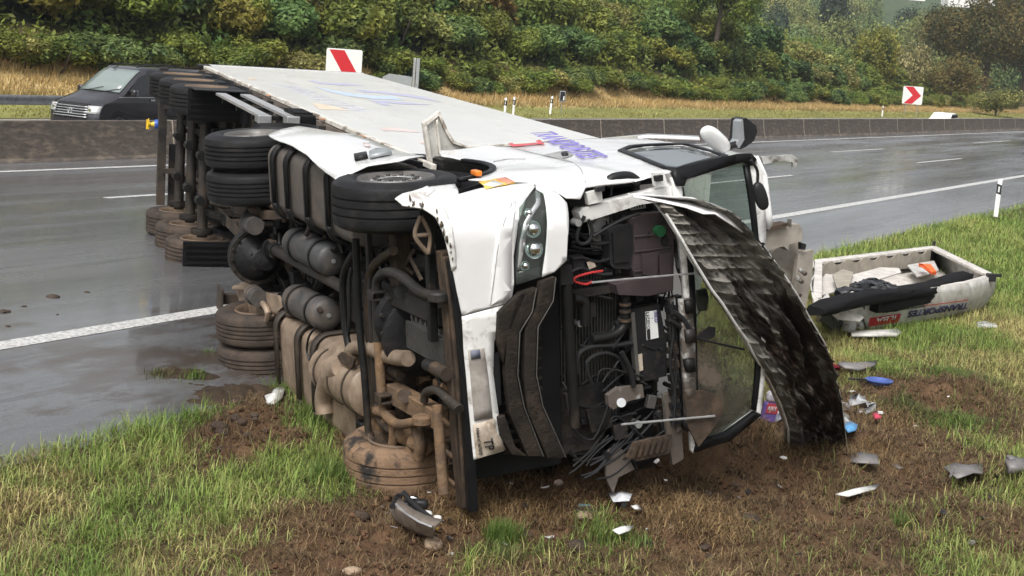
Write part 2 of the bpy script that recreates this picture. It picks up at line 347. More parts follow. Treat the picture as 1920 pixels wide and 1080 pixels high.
def c_green(zn, r, q, x, y):
    v = fbm(x * .8, y * .8, 90)[:, None]; dry = np.clip(zn[:, 1:2] * .85 + (q - .74) * .9 + (v - .5) * .8, 0, 1)
    g = np.array([.14, .235, .045]) * (1 - v) + np.array([.32, .42, .1]) * v
    return (g * (1 - dry) + np.array([.55, .45, .2]) * dry) * (.6 + .8 * r)
def c_straw(zn, r, q, x, y):
    v = fbm(x * 1.4, y * 1.4, 95)[:, None]
    return (np.array([.1, .062, .036]) * (1 - q) + np.array([.36, .26, .135]) * q ** 1.6) * (.5 + .8 * v) * (.7 + .6 * r) * 1.1
R1 = [(4.6, 25, .8, 8.7, .68), (25, 40, -1, 8.7, .2), (40, 75, -2, 8.7, .12)]
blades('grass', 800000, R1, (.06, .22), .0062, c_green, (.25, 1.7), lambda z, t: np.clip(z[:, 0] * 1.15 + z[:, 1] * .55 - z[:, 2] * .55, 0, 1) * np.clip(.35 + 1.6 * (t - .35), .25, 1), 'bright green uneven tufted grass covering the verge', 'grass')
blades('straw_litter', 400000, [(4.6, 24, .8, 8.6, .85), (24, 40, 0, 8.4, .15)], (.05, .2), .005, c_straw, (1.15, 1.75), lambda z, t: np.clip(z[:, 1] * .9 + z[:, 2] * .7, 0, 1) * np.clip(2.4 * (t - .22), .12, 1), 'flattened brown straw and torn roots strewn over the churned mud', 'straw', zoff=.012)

def haze():
    m = bpy.data.materials.new('haze'); m.use_nodes = True; t = m.node_tree; t.nodes.remove(t.nodes['Principled BSDF']); v = t.nodes.new('ShaderNodeVolumePrincipled')
    v.inputs['Color'].default_value = (.82, .87, .92, 1); v.inputs['Density'].default_value = .0003; v.inputs['Anisotropy'].default_value = .2; t.links.new(v.outputs[0], t.nodes['Material Output'].inputs['Volume'])
    tag(MB().box2((-1600, -1600, -2.5), (1600, 1600, 130)).build('haze', m, None, smooth=0), kind='stuff')
haze()

def crumbs():
    n = 60000; al = rng.uniform(4.8, 22, n); lt = rng.uniform(.9, 8.3, n); x = -CA * lt + SA * al; y = SA * lt + CA * al; zn = zones(x, y)
    k = rng.uniform(0, 1, n) < np.clip(zn[:, 2] * 1.1 - .1, 0, 1) * (.2 + 1.1 * fbm(x * 2, y * 2, 15)); x, y, zn = x[k], y[k], zn[k]; n = len(x); z = ground_z(x, y, zn); r = .006 + .022 * rng.uniform(0, 1, n) ** 3
    O = np.array([[1, 0, 0], [-1, 0, 0], [0, 1, 0], [0, -1, 0], [0, 0, 1], [0, 0, -1.]]); V = np.stack([x, y, z + r * .4], 1)[:, None] + O[None] * (r[:, None, None] * rng.uniform(.6, 1.4, (n, 6, 1))) * np.array([1.2, 1, .8]) + rng.normal(0, .25, (n, 6, 3)) * r[:, None, None]
    f = np.array([[0, 2, 4], [2, 1, 4], [1, 3, 4], [3, 0, 4], [2, 0, 5], [1, 2, 5], [3, 1, 5], [0, 3, 5]]); Fq = (np.arange(n)[:, None, None] * 6 + f).reshape(-1, 3)
    c = np.array([.11, .06, .034]) * rng.uniform(.35, 1.9, (n, 1)); c = np.repeat(c, 6, 0)
    tag(fast_mesh('soil_crumbs', V.reshape(-1, 3), Fq, 3, c, bpy.data.materials['verge_soil']), 'loose crumbs of brown soil scattered over the churned verge', 'soil', kind='stuff')
crumbs()

# ------------------------------------------------------------------ median barrier
M_conc = pm('damp_barrier_concrete', (.085, .07, .058), .8, var=.3, vs_=5, dirt=(.5, .72), dcol=(.2, .16, .12), ds=2.5, bump=.6, bs=30, stretch=(1, 1, 3))
M_seam = pm('pale_joint_sealant', (.42, .36, .28), .8)
M_galv = pm('galvanised_steel', (.42, .43, .43), .45, .75, var=.2, dirt=(.55, .8), dcol=(.2, .18, .16))
def R_road(): return Matrix.Rotation(math.radians(60.5), 4, 'Z')   # local x runs along the road
def road_thing(name, lat, al, z, *a, **k): return empty(name, mat=Matrix.Translation(rd(lat, al, z)) @ R_road(), label=a[0], cat=a[1], **k)
bar = road_thing('concrete_barrier', 25.8, 0, 0, 'long damp brown concrete median barrier with pale vertical joints', 'barrier')
BP = [(0, 0), (.09, .07), (.17, .3), (.26, .9), (.44, .9), (.53, .3), (.61, .07), (.7, 0)]       # (y, z)
seg_me = None
jt_me = None
for i in range(-4, 56):
    if seg_me is None:
        o = MB().prism(BP, lambda a, b, d: (d, a, b), 0, 5.97).build('barrier_segment', M_conc, bar, smooth=20, bevel=.012); seg_me = o
        j = MB().prism([(a if 0 < k < 7 else a, b) for k, (a, b) in enumerate([(-.006 + p[0] if p[0] < .35 else p[0] + .006, p[1] + (.004 if p[1] > .5 else 0)) for p in BP])], lambda a, b, d: (d, a, b), 5.965, 6.0).build('joint_sealant', M_seam, bar, smooth=0); jt_me = j
    else:
        o = seg_me.copy(); col.objects.link(o); o.parent = bar; j = jt_me.copy(); col.objects.link(j); j.parent = bar
    x0 = i * 6.0 + 4.1
    if x0 > 110 and i % 1 == 0: pass
    o.location = (x0, 0, 0); j.location = (x0, 0, 0)

# ------------------------------------------------------------------ embankment and far hills
def emb_z(lat, al):
    h = np.interp(al, [-40, 105, 130, 155, 200, 420], [8.5, 8.7, 7.6, 4.9, 2.8, 2.4])
    base = np.interp(al, [-40, 30, 50, 90, 420], [.9, .85, .5, .35, .3])
    return np.interp(lat, [37.2, 38.5, 42], [0, .05, .15]) + np.where(lat < 46, base * np.clip((lat - 40) / 6, 0, 1), base + (h - base) * np.clip((lat - 46) / 13, 0, 1) ** .9) + np.where(lat > 59, (lat - 59) * .05, 0)
M_soil2 = attr_mat('embankment_turf', rough=.95, bump=.8, bs=8)
def embankment():
    al = np.concatenate([np.arange(-40, 150, 2.), np.arange(150, 421, 6.)]); lt = np.concatenate([np.arange(37.2, 62, .6), np.arange(62, 100, 4)])
    A, Lt = np.meshgrid(al, lt, indexing='ij'); X = -CA * Lt + SA * A; Y = SA * Lt + CA * A; Z = emb_z(Lt, A) + (fbm(X * .5, Y * .5, 3) - .5) * .15 * np.clip((Lt - 38) / 4, 0, 1)
    idx = np.arange(A.size).reshape(A.shape); Fq = np.stack([idx[:-1, :-1], idx[1:, :-1], idx[1:, 1:], idx[:-1, 1:]], -1).reshape(-1, 4)
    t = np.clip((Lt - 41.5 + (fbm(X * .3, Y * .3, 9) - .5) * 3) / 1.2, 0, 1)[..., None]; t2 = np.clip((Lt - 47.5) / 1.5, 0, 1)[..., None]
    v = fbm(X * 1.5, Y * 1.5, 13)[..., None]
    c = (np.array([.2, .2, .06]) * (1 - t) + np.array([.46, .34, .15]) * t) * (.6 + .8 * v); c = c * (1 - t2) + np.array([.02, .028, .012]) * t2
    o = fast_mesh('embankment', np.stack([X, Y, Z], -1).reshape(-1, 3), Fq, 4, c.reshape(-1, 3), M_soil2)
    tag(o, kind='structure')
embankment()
def far_blades(name, N, l0, l1, length, width, cols, label, cat, a1=230):
    a = -10 + (a1 + 10) * rng.uniform(0, 1, N) ** 1.2; l = l0 + (l1 - l0) * rng.uniform(0, 1, N); x = -CA * l + SA * a; y = SA * l + CA * a; z = emb_z(l, a)
    v = fbm(x * .6, y * .6, 44); k = rng.uniform(0, 1, N) < .35 + 1.3 * (v - .2); x, y, z, v = x[k], y[k], z[k], v[k]; n = len(x)
    az = rng.normal(-.6, .9, n); le = rng.uniform(.1, .9, n); ln = rng.uniform(*length, n) * (.5 + v); wd = width * rng.uniform(.6, 1.3, n)
    d = np.stack([np.cos(az), np.sin(az), 0 * az], 1); sdv = np.stack([-np.sin(az), np.cos(az), 0 * az], 1) * wd[:, None]; b = np.stack([x, y, z - .02], 1); up = np.array([0, 0, 1.])
    tip = b + d * (ln * np.sin(le))[:, None] + up * (ln * np.cos(le))[:, None]
    V = np.stack([b - sdv, b + sdv, tip], 1).reshape(-1, 3); Fq = np.arange(3 * n).reshape(-1, 3)
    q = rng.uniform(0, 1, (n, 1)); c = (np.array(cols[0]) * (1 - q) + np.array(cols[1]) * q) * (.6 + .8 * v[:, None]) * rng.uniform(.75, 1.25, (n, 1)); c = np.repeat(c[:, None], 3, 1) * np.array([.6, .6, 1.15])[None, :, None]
    tag(fast_mesh(name, V, Fq, 3, c.reshape(-1, 3), M_blade), label, cat, kind='stuff')
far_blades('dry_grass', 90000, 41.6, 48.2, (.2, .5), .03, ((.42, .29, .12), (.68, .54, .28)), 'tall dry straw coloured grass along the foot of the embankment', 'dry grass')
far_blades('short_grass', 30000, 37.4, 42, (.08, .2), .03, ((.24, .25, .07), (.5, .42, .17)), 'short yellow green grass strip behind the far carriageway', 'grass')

# ------------------------------------------------------------------ foliage
def leaf_cloud(n, rad, seedn, size, palette, lobes=7, squash=.8, spread=.55, fill=.25):
    r = np.random.default_rng(seedn)
    cs = r.normal(0, 1, (lobes, 3)); cs /= np.linalg.norm(cs, axis=1, keepdims=True); cs *= spread * rad * r.uniform(.5, 1.1, (lobes, 1)); cs[:, 2] = abs(cs[:, 2]) * squash + rad * .1
    rs = rad * r.uniform(.35, .62, lobes) * (1 if lobes < 16 else .68); k = r.choice(lobes, n, p=rs ** 2 / (rs ** 2).sum())
    d = r.normal(0, 1, (n, 3)); d /= np.linalg.norm(d, axis=1, keepdims=True)
    q = np.where(r.uniform(0, 1, n) < fill, r.uniform(.4, 1, n), r.normal(1, .17, n) + .35 * (r.uniform(0, 1, n) < .07))
    clump = .8 + .55 * (fbm(d[:, 0] * 3 + k * 9, d[:, 1] * 3 + d[:, 2] * 2.3, seedn) - .35)
    P = cs[k] + d * (rs[k] * q * clump)[:, None]; P[:, 2] += rad * .55
    P[:, 2] = np.maximum(P[:, 2], r.uniform(-.2, .4, n))
    nn = d + r.normal(0, .55, (n, 3)) + np.array([0, 0, .35]); nn /= np.linalg.norm(nn, axis=1, keepdims=True)
    a = np.cross(nn, r.normal(0, 1, (n, 3))); a /= np.linalg.norm(a, axis=1, keepdims=True); b = np.cross(nn, a)
    s = size * r.uniform(.6, 1.35, n)[:, None]
    V = np.stack([P - a * s, P - b * s * .45, P + a * s, P + b * s * .45], 1)
    pal = np.array(palette); w1 = fbm(P[:, 0] * 1.1 + 40, P[:, 1] * 1.1 + P[:, 2] * .9, seedn + 5, 3); ix = np.clip((w1 - .25) * 2 * len(pal), 0, len(pal) - 1.001); i0 = ix.astype(int); fr = (ix - i0)[:, None]
    c = pal[i0] * (1 - fr) + pal[np.minimum(i0 + 1, len(pal) - 1)] * fr; c = c * r.uniform(.55, 1.45, (n, 1))
    return V.reshape(-1, 3), np.arange(4 * n).reshape(-1, 4), np.repeat(c, 4, 0)
M_leaf = attr_mat('leaves', rough=.6, trans=.3, randvar=.17, spec=.3)
M_bark = pm('bark', (.07, .055, .04), .9, bump=.8, bs=12)
G1 = [(.036, .066, .016), (.085, .135, .026), (.17, .21, .038)]; G2 = [(.03, .066, .023), (.072, .13, .04), (.14, .205, .06)]
G3 = [(.06, .088, .02), (.145, .17, .03), (.25, .245, .045)]; G4 = [(.085, .068, .02), (.18, .12, .028), (.26, .165, .04)]; G5 = [(.08, .108, .035), (.165, .185, .05), (.27, .27, .08)]
SHR = [('dark green dense shrub with small leaves', G1, 9000, .15), ('blue green leafy shrub with loose arching shoots', G2, 8000, .16), ('yellowing green shrub with scattered pale leaves', G3, 8000, .16),
       ('rust tinged autumn shrub with brown leaves', G4, 7500, .15), ('pale yellow green shrub with thin foliage', G5, 5600, .15)]
def limb(mb, p, q, r0, r1, sd):
    r = np.random.default_rng(sd); p = np.array(p, float); q = np.array(q, float); m = [p + (q - p) * t + r.normal(0, .06, 3) * np.linalg.norm(q - p) * math.sin(PI * t) for t in (0, .35, .7, 1)]
    mb.tube(m, [r0, r0 * .8, r0 * .6 + r1 * .3, r1], 6)
def shrub_proto(i, var):
    lab, pal, n, sz = SHR[i]; e = empty('shrub')
    V, Fq, c = leaf_cloud(n, 1.9, 100 + i * 7 + var, sz, pal, lobes=20, spread=.95, squash=.7, fill=.35); fast_mesh('foliage', V, Fq, 4, c, M_leaf, e)
    mb = MB()
    for k in range(5): a = k * 1.26 + var; limb(mb, (0, 0, -.3), (math.cos(a) * .9, math.sin(a) * .9, 1.9), .07, .015, k + i)
    mb.build('stem', M_bark, e); return e
protos = [[shrub_proto(i, v) for v in range(2)] for i in range(5)]
SHK = ['dark green dense shrub', 'blue green leafy shrub', 'yellowing green shrub', 'rust tinged autumn shrub', 'pale yellow green shrub']
used = set()
def put_shrub(i, lat, al, s, z=None, sz=1.0):
    v = random.randrange(2); pr = protos[i][v]
    o = pr if (i, v) not in used else copy_tree(pr); used.add((i, v))
    x, y, _ = rd(lat, al); o.location = (x, y, float(emb_z(lat, al)) - .25 if z is None else z); o.rotation_euler = (0, 0, random.uniform(0, 6.28)); o.scale = (s, s * random.uniform(.85, 1.15), s * sz)
    d = CB.T @ (np.array([x, y, float(emb_z(lat, al)) + 1]) - CAM); u = 960 + F * d[0] / d[2]
    where = 'behind the van' if u < 300 else 'above the trailer wheels' if u < 560 else 'beside the large chevron sign' if u < 730 else 'right of the grey board' if u < 900 else 'above the leftmost guide posts' if u < 1010 else 'above the small dark sign' if u < 1150 else 'beyond the cab door' if u < 1330 else 'beyond the mirrors' if u < 1500 else 'left of the small chevron sign' if u < 1690 else 'right of the small chevron sign'
    lvl = 'low' if lat < 49 else 'midway' if lat < 54.5 else 'high'
    tag(o, SHK[i] + ' ' + lvl + ' on the embankment ' + where, 'shrub', 'shrubs covering the embankment'); return o
a = -22
rows = [(46.6, .7, .72), (49.8, 1.05, .8), (52.6, 1.3, .85), (56, 1.5, .85), (60, 1.6, .9)]
ns = 0
for ri, (lat0, s0, szz) in enumerate(rows):
    a = -14 + ri * 5
    while a < 225:
        if ns >= 290: break
        if a > 160 and ri > 4: break
        lat = lat0 + random.uniform(-.8, .8) + (2.2 if a < 30 and ri < 2 else 0)
        q = float(vn(a * .05, lat * .16, 7)); al_bias = a / 200
        u = random.random()
        if ri < 2: i = 0 if u < .35 else 1 if u < .7 else 4 if u < .82 else 2
        else: i = (3 if q > .6 and a > 60 and u < .75 else 2 if q > .5 and u < .7 else 0 if u < .55 else 1 if u < .85 else 4)
        s = s0 * random.uniform(.8, 1.2) * (1 if a < 165 else .85); put_shrub(i, lat, a, s, sz=szz * random.uniform(.9, 1.2)); ns += 1
        a += s * random.uniform(2.2, 2.9) * (1.0 if a < 90 else 1.3)
    
def tree(name, x, y, z, h, rad, pal, n, leaf, label, group=None, sd=1, lobes=14, trunk_h=.3, cat='tree', squash=1.0):
    e = empty(name, (x, y, z), label=label, cat=cat, group=group)
    V, Fq, c = leaf_cloud(n, rad, sd, leaf, pal, lobes=lobes, spread=.8, squash=squash, fill=.3); hh = V[:, 2].max(); V[:, 2] = V[:, 2] * (h * (1 - trunk_h)) / hh + h * trunk_h * .6
    fast_mesh('crown', V, Fq, 4, c, M_leaf, e)
    mb = MB(); mb.tube([(0, 0, -.5), (.02 * h, 0, h * .3), (0, .02 * h, h * .6)], [h * .03, h * .022, h * .01], 8)
    for k in range(6): b = k * 1.05 + sd; limb(mb, (0, 0, h * (.22 + .05 * k)), (math.cos(b) * rad * .6, math.sin(b) * rad * .6, h * (.5 + .05 * k)), h * .012, h * .003, k)
    mb.build('trunk', M_bark, e); return e
def at(u, Y):                                   # ground position at picture column u and distance Y
    d = ray(u, 100); return d[0] / d[1] * Y, Y
x, y = at(1850, 215); tree('tall_tree', x, y, 1.5, 19, 9, [(.03, .042, .014), (.07, .075, .02), (.13, .1, .028)], 30000, .22, 'tall dark broad tree with rust tinged crown at the right end of the thicket', sd=3, lobes=22, trunk_h=.12)
x, y = at(1925, 232); tree('tall_tree', x, y, 1.5, 20, 8, [(.028, .04, .014), (.06, .07, .02), (.11, .09, .026)], 26000, .23, 'tallest dark tree with brown green crown cut by the right edge', sd=9, lobes=20, trunk_h=.12)
x, y = at(1880, 178); tree('bushy_tree', x, y, -.6, 5.0, 3.4, G5, 5000, .17, 'low olive bushy tree in front of the tall dark tree', sd=14, lobes=9, trunk_h=.1)
x, y = at(1712, 185); tree('young_tree', x, y, 1.2, 8.2, 2.6, [(.12, .13, .05), (.24, .23, .09), (.36, .32, .14)], 3600, .16, 'slim pale yellow leaved tree standing above the small chevron sign', sd=21, lobes=8, trunk_h=.15)
x, y = at(1790, 190); tree('bushy_tree', x, y, .8, 7.5, 4.2, [(.06, .06, .02), (.12, .09, .025), (.17, .12, .04)], 6000, .18, 'rounded brown green bushy tree between the chevron sign and tall tree', sd=25, lobes=10, trunk_h=.1)
x, y = at(1625, 175); tree('bushy_tree', x, y, 1.8, 8.6, 3.8, G3, 6000, .18, 'light green bushy tree topping the thicket left of the small chevron sign', sd=33, lobes=10, trunk_h=.1)
x, y = at(1340, 128); tree('bushy_tree', x, y, 5.5, 8, 4.2, G1, 14000, .15, 'tall olive bushy tree breaking the skyline of the embankment', sd=37, lobes=18, trunk_h=.01)

def hill_z(x, y): return np.clip((y - 270) * .088, 0, 70) + (x - 100) * .03 * np.clip((y - 270) / 300, 0, 1) + 8 * (fbm(x * .008, y * .008, 4) - .5) * np.clip((y - 270) / 200, 0, 1)
def hills():
    X, Y = np.meshgrid(np.linspace(-700, 1100, 60), np.linspace(205, 1300, 60), indexing='ij'); Z = hill_z(X, Y) - .3
    idx = np.arange(X.size).reshape(X.shape); Fq = np.stack([idx[:-1, :-1], idx[1:, :-1], idx[1:, 1:], idx[:-1, 1:]], -1).reshape(-1, 4)
    c = np.array([.05, .075, .03]) * (.6 + .8 * fbm(X * .02, Y * .02, 6)[..., None])
    tag(fast_mesh('wooded_hillside', np.stack([X, Y, Z], -1).reshape(-1, 3), Fq, 4, c.reshape(-1, 3), M_soil2), kind='structure')
hills()
base = MB().grid([[(-1500, -1500, -.9), (1500, -1500, -.9)], [(-1500, 1500, -.9), (1500, 1500, -.9)]]).build('ground_plain', pm('field_grass', (.06, .09, .03), .9), None, smooth=0); tag(base, kind='structure')
FT = []
PALF = [[(.055, .1, .045), (.1, .16, .06), (.16, .23, .08)], [(.09, .13, .045), (.17, .2, .06), (.25, .27, .09)], [(.02, .042, .025), (.035, .06, .034), (.055, .08, .042)]]
FL = ['rounded mid green forest tree on the hazy hillside', 'yellow green forest tree on the hazy hillside', 'dark pointed forest tree on the hazy hillside']
for i in range(3):
    for v in range(2):
        FT.append(tree('forest_tree', 0, 0, -50, 13 if i < 2 else 15, 5.2 if i < 2 else 3.4, PALF[i], 5200, .27, FL[i], 'forest trees on the far hillside', sd=50 + i * 3 + v, lobes=13, trunk_h=.08, squash=.9 if i < 2 else 1.6))
fu = set(); nf = 0
random.seed(11)
for Yr in (270, 292, 315, 345, 380, 420, 470, 530, 600, 680, 770, 870, 980):
    u = 1230 + random.uniform(0, 30)
    while u < 1975 and nf < 290:
        k = random.choice([0, 0, 1, 0, 1, 2, 0]); v = random.randrange(2); pr = FT[k * 2 + v]; Y = Yr * random.uniform(.96, 1.04)
        x, y = at(u, Y); s = random.uniform(.8, 1.25)
        top = 143 - (float(hill_z(x, y)) - 3) * F / Y
        tp = 100 + .075 * (u - 960) - (float(hill_z(x, y)) + 12.5 * s - 3.2) * F / Y
        if not (1625 < u < 1880 and tp < 8 and Y < 715):
            o = pr if k * 2 + v not in fu else copy_tree(pr); fu.add(k * 2 + v); o['label'] = ['rounded mid green tree', 'yellow green tree', 'dark pointed tree'][k] + (' at the foot' if Yr < 330 else ' low' if Yr < 430 else ' midway up' if Yr < 620 else ' near the top') + ' of the hazy hillside ' + ('above the cab mirrors' if u < 1420 else 'left of the guide post' if u < 1540 else 'above the far guide post' if u < 1660 else 'above the small chevron sign' if u < 1760 else 'behind the tall dark trees'); o.location = (x, y, float(hill_z(x, y)) - .5); o.scale = (s, s, s * random.uniform(.85, 1.15)); o.rotation_euler = (0, 0, random.uniform(0, 6)); nf += 1
        u += 6.6 * s * F / Y * random.uniform(.75, 1.1)
def undergrowth():
    n = 220000; al = -14 + 230 * rng.uniform(0, 1, n) ** 1.25; lt = rng.uniform(46.8, 66, n); h = rng.uniform(0, 1, n) ** .7; x = -CA * lt + SA * al; y = SA * lt + CA * al; v = fbm(x * .35, y * .35, 71); g = fbm(x * .9, y * .9, 33, 3)
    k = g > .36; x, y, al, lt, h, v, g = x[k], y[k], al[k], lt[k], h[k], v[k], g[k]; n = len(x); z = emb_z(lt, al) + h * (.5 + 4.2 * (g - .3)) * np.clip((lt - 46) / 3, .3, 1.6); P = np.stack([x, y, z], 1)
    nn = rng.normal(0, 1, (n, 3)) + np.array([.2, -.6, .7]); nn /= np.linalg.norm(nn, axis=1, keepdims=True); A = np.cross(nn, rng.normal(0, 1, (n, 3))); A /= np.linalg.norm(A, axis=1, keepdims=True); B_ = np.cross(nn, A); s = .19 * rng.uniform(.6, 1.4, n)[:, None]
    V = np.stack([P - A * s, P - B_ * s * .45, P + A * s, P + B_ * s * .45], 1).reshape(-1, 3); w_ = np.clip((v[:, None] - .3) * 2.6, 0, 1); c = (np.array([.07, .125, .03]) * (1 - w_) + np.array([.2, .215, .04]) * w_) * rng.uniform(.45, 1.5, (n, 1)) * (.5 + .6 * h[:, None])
    tag(fast_mesh('undergrowth', V, np.arange(4 * n).reshape(-1, 4), 4, np.repeat(c, 4, 0), M_leaf), 'tangled green brambles and undergrowth filling the gaps between the embankment shrubs', 'undergrowth', kind='stuff')
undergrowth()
# hillside houses
M_rend = pm('pale_render', (.8, .78, .75), .8); M_roof = pm('grey_roofing', (.22, .2, .2), .7); M_pane = pm('dark_window_pane', (.03, .035, .04), .15)
def building(u, Y, wdt, h, dep, label, nwin, gz=0, floors=2):
    x, y = at(u, Y); z = float(hill_z(x, y)) + gz; e = empty('building', (x, y, z), label=label, cat='building')
    MB().box2((-wdt / 2, 0, -3), (wdt / 2, dep, h)).build('wall', M_rend, e, smooth=0)
    MB().add([(-wdt / 2 - .5, -.5, h), (wdt / 2 + .5, -.5, h), (wdt / 2 + .5, dep + .5, h), (-wdt / 2 - .5, dep + .5, h), (-wdt / 2, dep / 2, h + 2.4), (wdt / 2, dep / 2, h + 2.4)],
             [(0, 1, 5, 4), (2, 3, 4, 5), (0, 4, 3), (1, 2, 5), (3, 2, 1, 0)]).build('roof', M_roof, e, smooth=0)
    for k in range(nwin):
        for fl in range(floors): MB().box((-wdt / 2 + (k + .5) * wdt / nwin, -.04, h * (fl + .55) / floors), (1.5, .1, 1.4)).build('window', M_pane, e, smooth=0)
building(1815, 690, 24, 7, 12, 'long pale building with grey roof among trees on the far hilltop', 6, 2)
building(1690, 720, 17, 6, 10, 'smaller pale building left of the long one on the far hilltop', 4, 3)
building(1560, 800, 14, 6, 10, 'small distant pale building almost hidden by hillside trees', 3, 2)

# ------------------------------------------------------------------ roadside furniture
M_white = pm('white_plastic', (.75, .75, .73), .45, var=.05); M_black = pm('black_plastic', (.02, .02, .021), .45, spec=0.25); M_red = pm('reflective_red', (.48, .012, .022), .35, var=.05)
M_signw = pm('reflective_white', (.68, .69, .68), .35, var=.04); M_grey = pm('grey_coated_steel', (.3, .32, .33), .5, .3, var=.1); M_refl = pm('orange_reflector', (.6, .2, .03), .3)
def guide_post(x, y, z, label, h=1.0, lean=0):
    e = empty('guide_post', (x, y, z), label=label, cat='guide post', group='roadside guide posts'); e.rotation_euler = (0, lean, math.radians(60.5))
    P = [(-.06, -.055), (.06, -.055), (.03, .055), (-.03, .055)]
    MB().prism(P, lambda a, b, d: (b, a, d), 0, h - .1).add([(b, a, h - .1) for a, b in P] + [(b * .9, a * .9, h + (.0 if a < 0 else -.04)) for a, b in P], [(0, 1, 5, 4), (1, 2, 6, 5), (2, 3, 7, 6), (3, 0, 4, 7), (4, 5, 6, 7)]).build('post', M_white, e, bevel=.006)
    MB().prism([(a * 1.04, b * 1.04) for a, b in P], lambda a, b, d: (b, a, d + (.03 if a > 0 else 0)), h - .42, h - .17).build('black_band', M_black, e, smooth=0)
    MB().box((-.059, 0, h - .28), (.008, .04, .15)).build('reflector', M_signw, e, smooth=0)
    return e
guide_post(*gp(1868, 403)[:2], -.05, 'white guide post with black band at the grass edge beside the shoulder', 1.0)
def on_lat(u, lat):
    d = ray(u, 200); k = lat / (-CA * d[0] + SA * d[1]); return d[0] * k, d[1] * k
for u, lat, lb in ((948, 37.5, 'leftmost of the guide posts behind the barrier'), (964, 37.9, 'second guide post from the left behind the barrier'), (1033, 39, 'leaning guide post beside the small dark sign behind the barrier'), (1656, 38, 'small far guide post left of the small chevron sign')):
    x, y = on_lat(u, lat); guide_post(x, y, float(emb_z(lat, la(x, y)[1])) - .0, lb, 1.0, .1 if u == 1033 else 0)
x, y = on_lat(1053, 39.4); e = empty('roadside_sign', (x, y, .05), label='small dark blank sign plate on a thin post behind the barrier', cat='sign'); e.rotation_euler = (0, 0, math.radians(10))
MB().cyl((0, 0, -.2), (0, 0, 1.25), .025, n=8).build('post', M_galv, e); MB().box((0, -.05, .98), (.34, .05, .6)).build('sign_plate', M_grey, e, bevel=.01)
MB().box((0, -.082, .98), (.27, .008, .5)).build('plate_face', M_black, e, smooth=0); MB().box((.07, -.088, .88), (.07, .005, .22)).build('white_stripe', M_signw, e, smooth=0)
def chevron(u0, v0, u1, v1, Y, label, yaw, post=True, flip=1):
    xc, yc = at((u0 + u1) / 2, Y); d = ray((u0 + u1) / 2, (v0 + v1) / 2); zc = 3.2 + d[2] / d[1] * Y; W = abs(u1 - u0) / F * Y / math.cos(yaw - math.atan2(xc, yc) * 0) ; Hh = (v1 - v0) / F * Y
    e = empty('chevron_sign', (xc, yc, 0), label=label, cat='chevron sign'); e.rotation_euler = (0, 0, yaw); r = W * .06
    MB().prism(rrect(-W / 2, -Hh / 2, W / 2, Hh / 2, r), lambda a, b, t: (a, t, zc + b), -.02, .02).build('sign_panel', M_signw, e, bevel=.004)
    a = W * .42; h = Hh / 2 * .95; wd = W * .42; s = -.04 * W
    MB().prism([(s - a, h), (s - a + wd, h), (s + a, 0), (s - a + wd, -h), (s - a, -h), (s + a - wd, 0)], lambda p, q, t: (p + W * .04, t, zc + q), -.03, -.0205).build('red_chevron', M_red, e, smooth=0)
    for sx in ((0,) if Hh < 1.2 else (-.6, .6)):
        MB().cyl((sx * W / 2, .06, -.5), (sx * W / 2, .06, zc + Hh * .4), .038, n=10).build('post', M_galv, e)
        MB().box((sx * W / 2, .045, zc + Hh * .25), (.16, .03, .04)).box((sx * W / 2, .045, zc - Hh * .25), (.16, .03, .04)).build('clamp', M_galv, e)
    return e
x, y = on_lat(647, 41); chevron(612, 93, 680, 188, y, 'large white sign with red chevron standing behind the overturned trailer', -.15)
x, y = on_lat(1720, 39.5); chevron(1703, 163, 1738, 196, y, 'small white sign with red chevron standing before the thicket at right', -.25)
# back of a tall panel sign and a folded grey sign behind the trailer
x, y = on_lat(777, 42); e = empty('sign_post', (x, y, 0), label='tall narrow grey sign seen edge on behind the trailer', cat='sign post'); e.rotation_euler = (0, 0, -.15)
s = y / F; zt = 3.2 + ray(777, 109)[2] / ray(777, 109)[1] * y; zb = 3.2 + ray(777, 168)[2] / ray(777, 168)[1] * y
MB().box((-.12, 0, (zt + zb) / 2), (.13, .12, zt - zb)).build('post', M_galv, e, bevel=.01); MB().box((.06, 0, (zt + zb) / 2 - .0), (.17, .08, zt - zb)).build('post', M_grey, e, bevel=.01)
MB().box((-.03, .02, (zb - 1) / 2 + .5), (.3, .1, zb + .4)).build('lower_post', M_grey, e, bevel=.01)
x, y = on_lat(742, 41); e = empty('sign_board', (x, y, 0), label='low grey board with a slanted left corner beside the tall grey sign', cat='sign board'); e.rotation_euler = (0, 0, -.15)
def zz(v, u=742): return 3.2 + ray(u, v)[2] / ray(u, v)[1] * y
MB().prism([(-.75, zz(146)), (-.42, zz(139)), (.72, zz(142)), (.72, zz(175)), (-.75, zz(175))], lambda a, b, t: (a, t, b), 0, .05).build('panel', M_grey, e, bevel=.008)
MB().box((-.42, .1, zz(139) / 2), (.06, .06, zz(139))).build('post', M_galv, e); MB().box((.5, .1, zz(142) / 2), (.06, .06, zz(142))).build('post', M_galv, e)
# guard rail at the left
gr = road_thing('guard_rail', 37.0, 0, 0, 'galvanised guard rail on short posts behind the dark van', 'guard rail')
W3 = [(.0, .75), (.05, .74), (.08, .70), (.08, .66), (.03, .62), (.03, .57), (.08, .53), (.08, .49), (.05, .45), (0, .44)]
MB().grid([[(x0, -a, b) for a, b in W3] for x0 in (-6, 6, 18, 38)]).build('rail', M_galv, gr, solid=.004)
for k in range(11): MB().box((-6 + k * 4 + .8, .06, .33), (.05, .1, .8)).box((-6 + k * 4 + .8, 0, .6), (.1, .06, .2)).build('post', M_galv, gr, smooth=0)

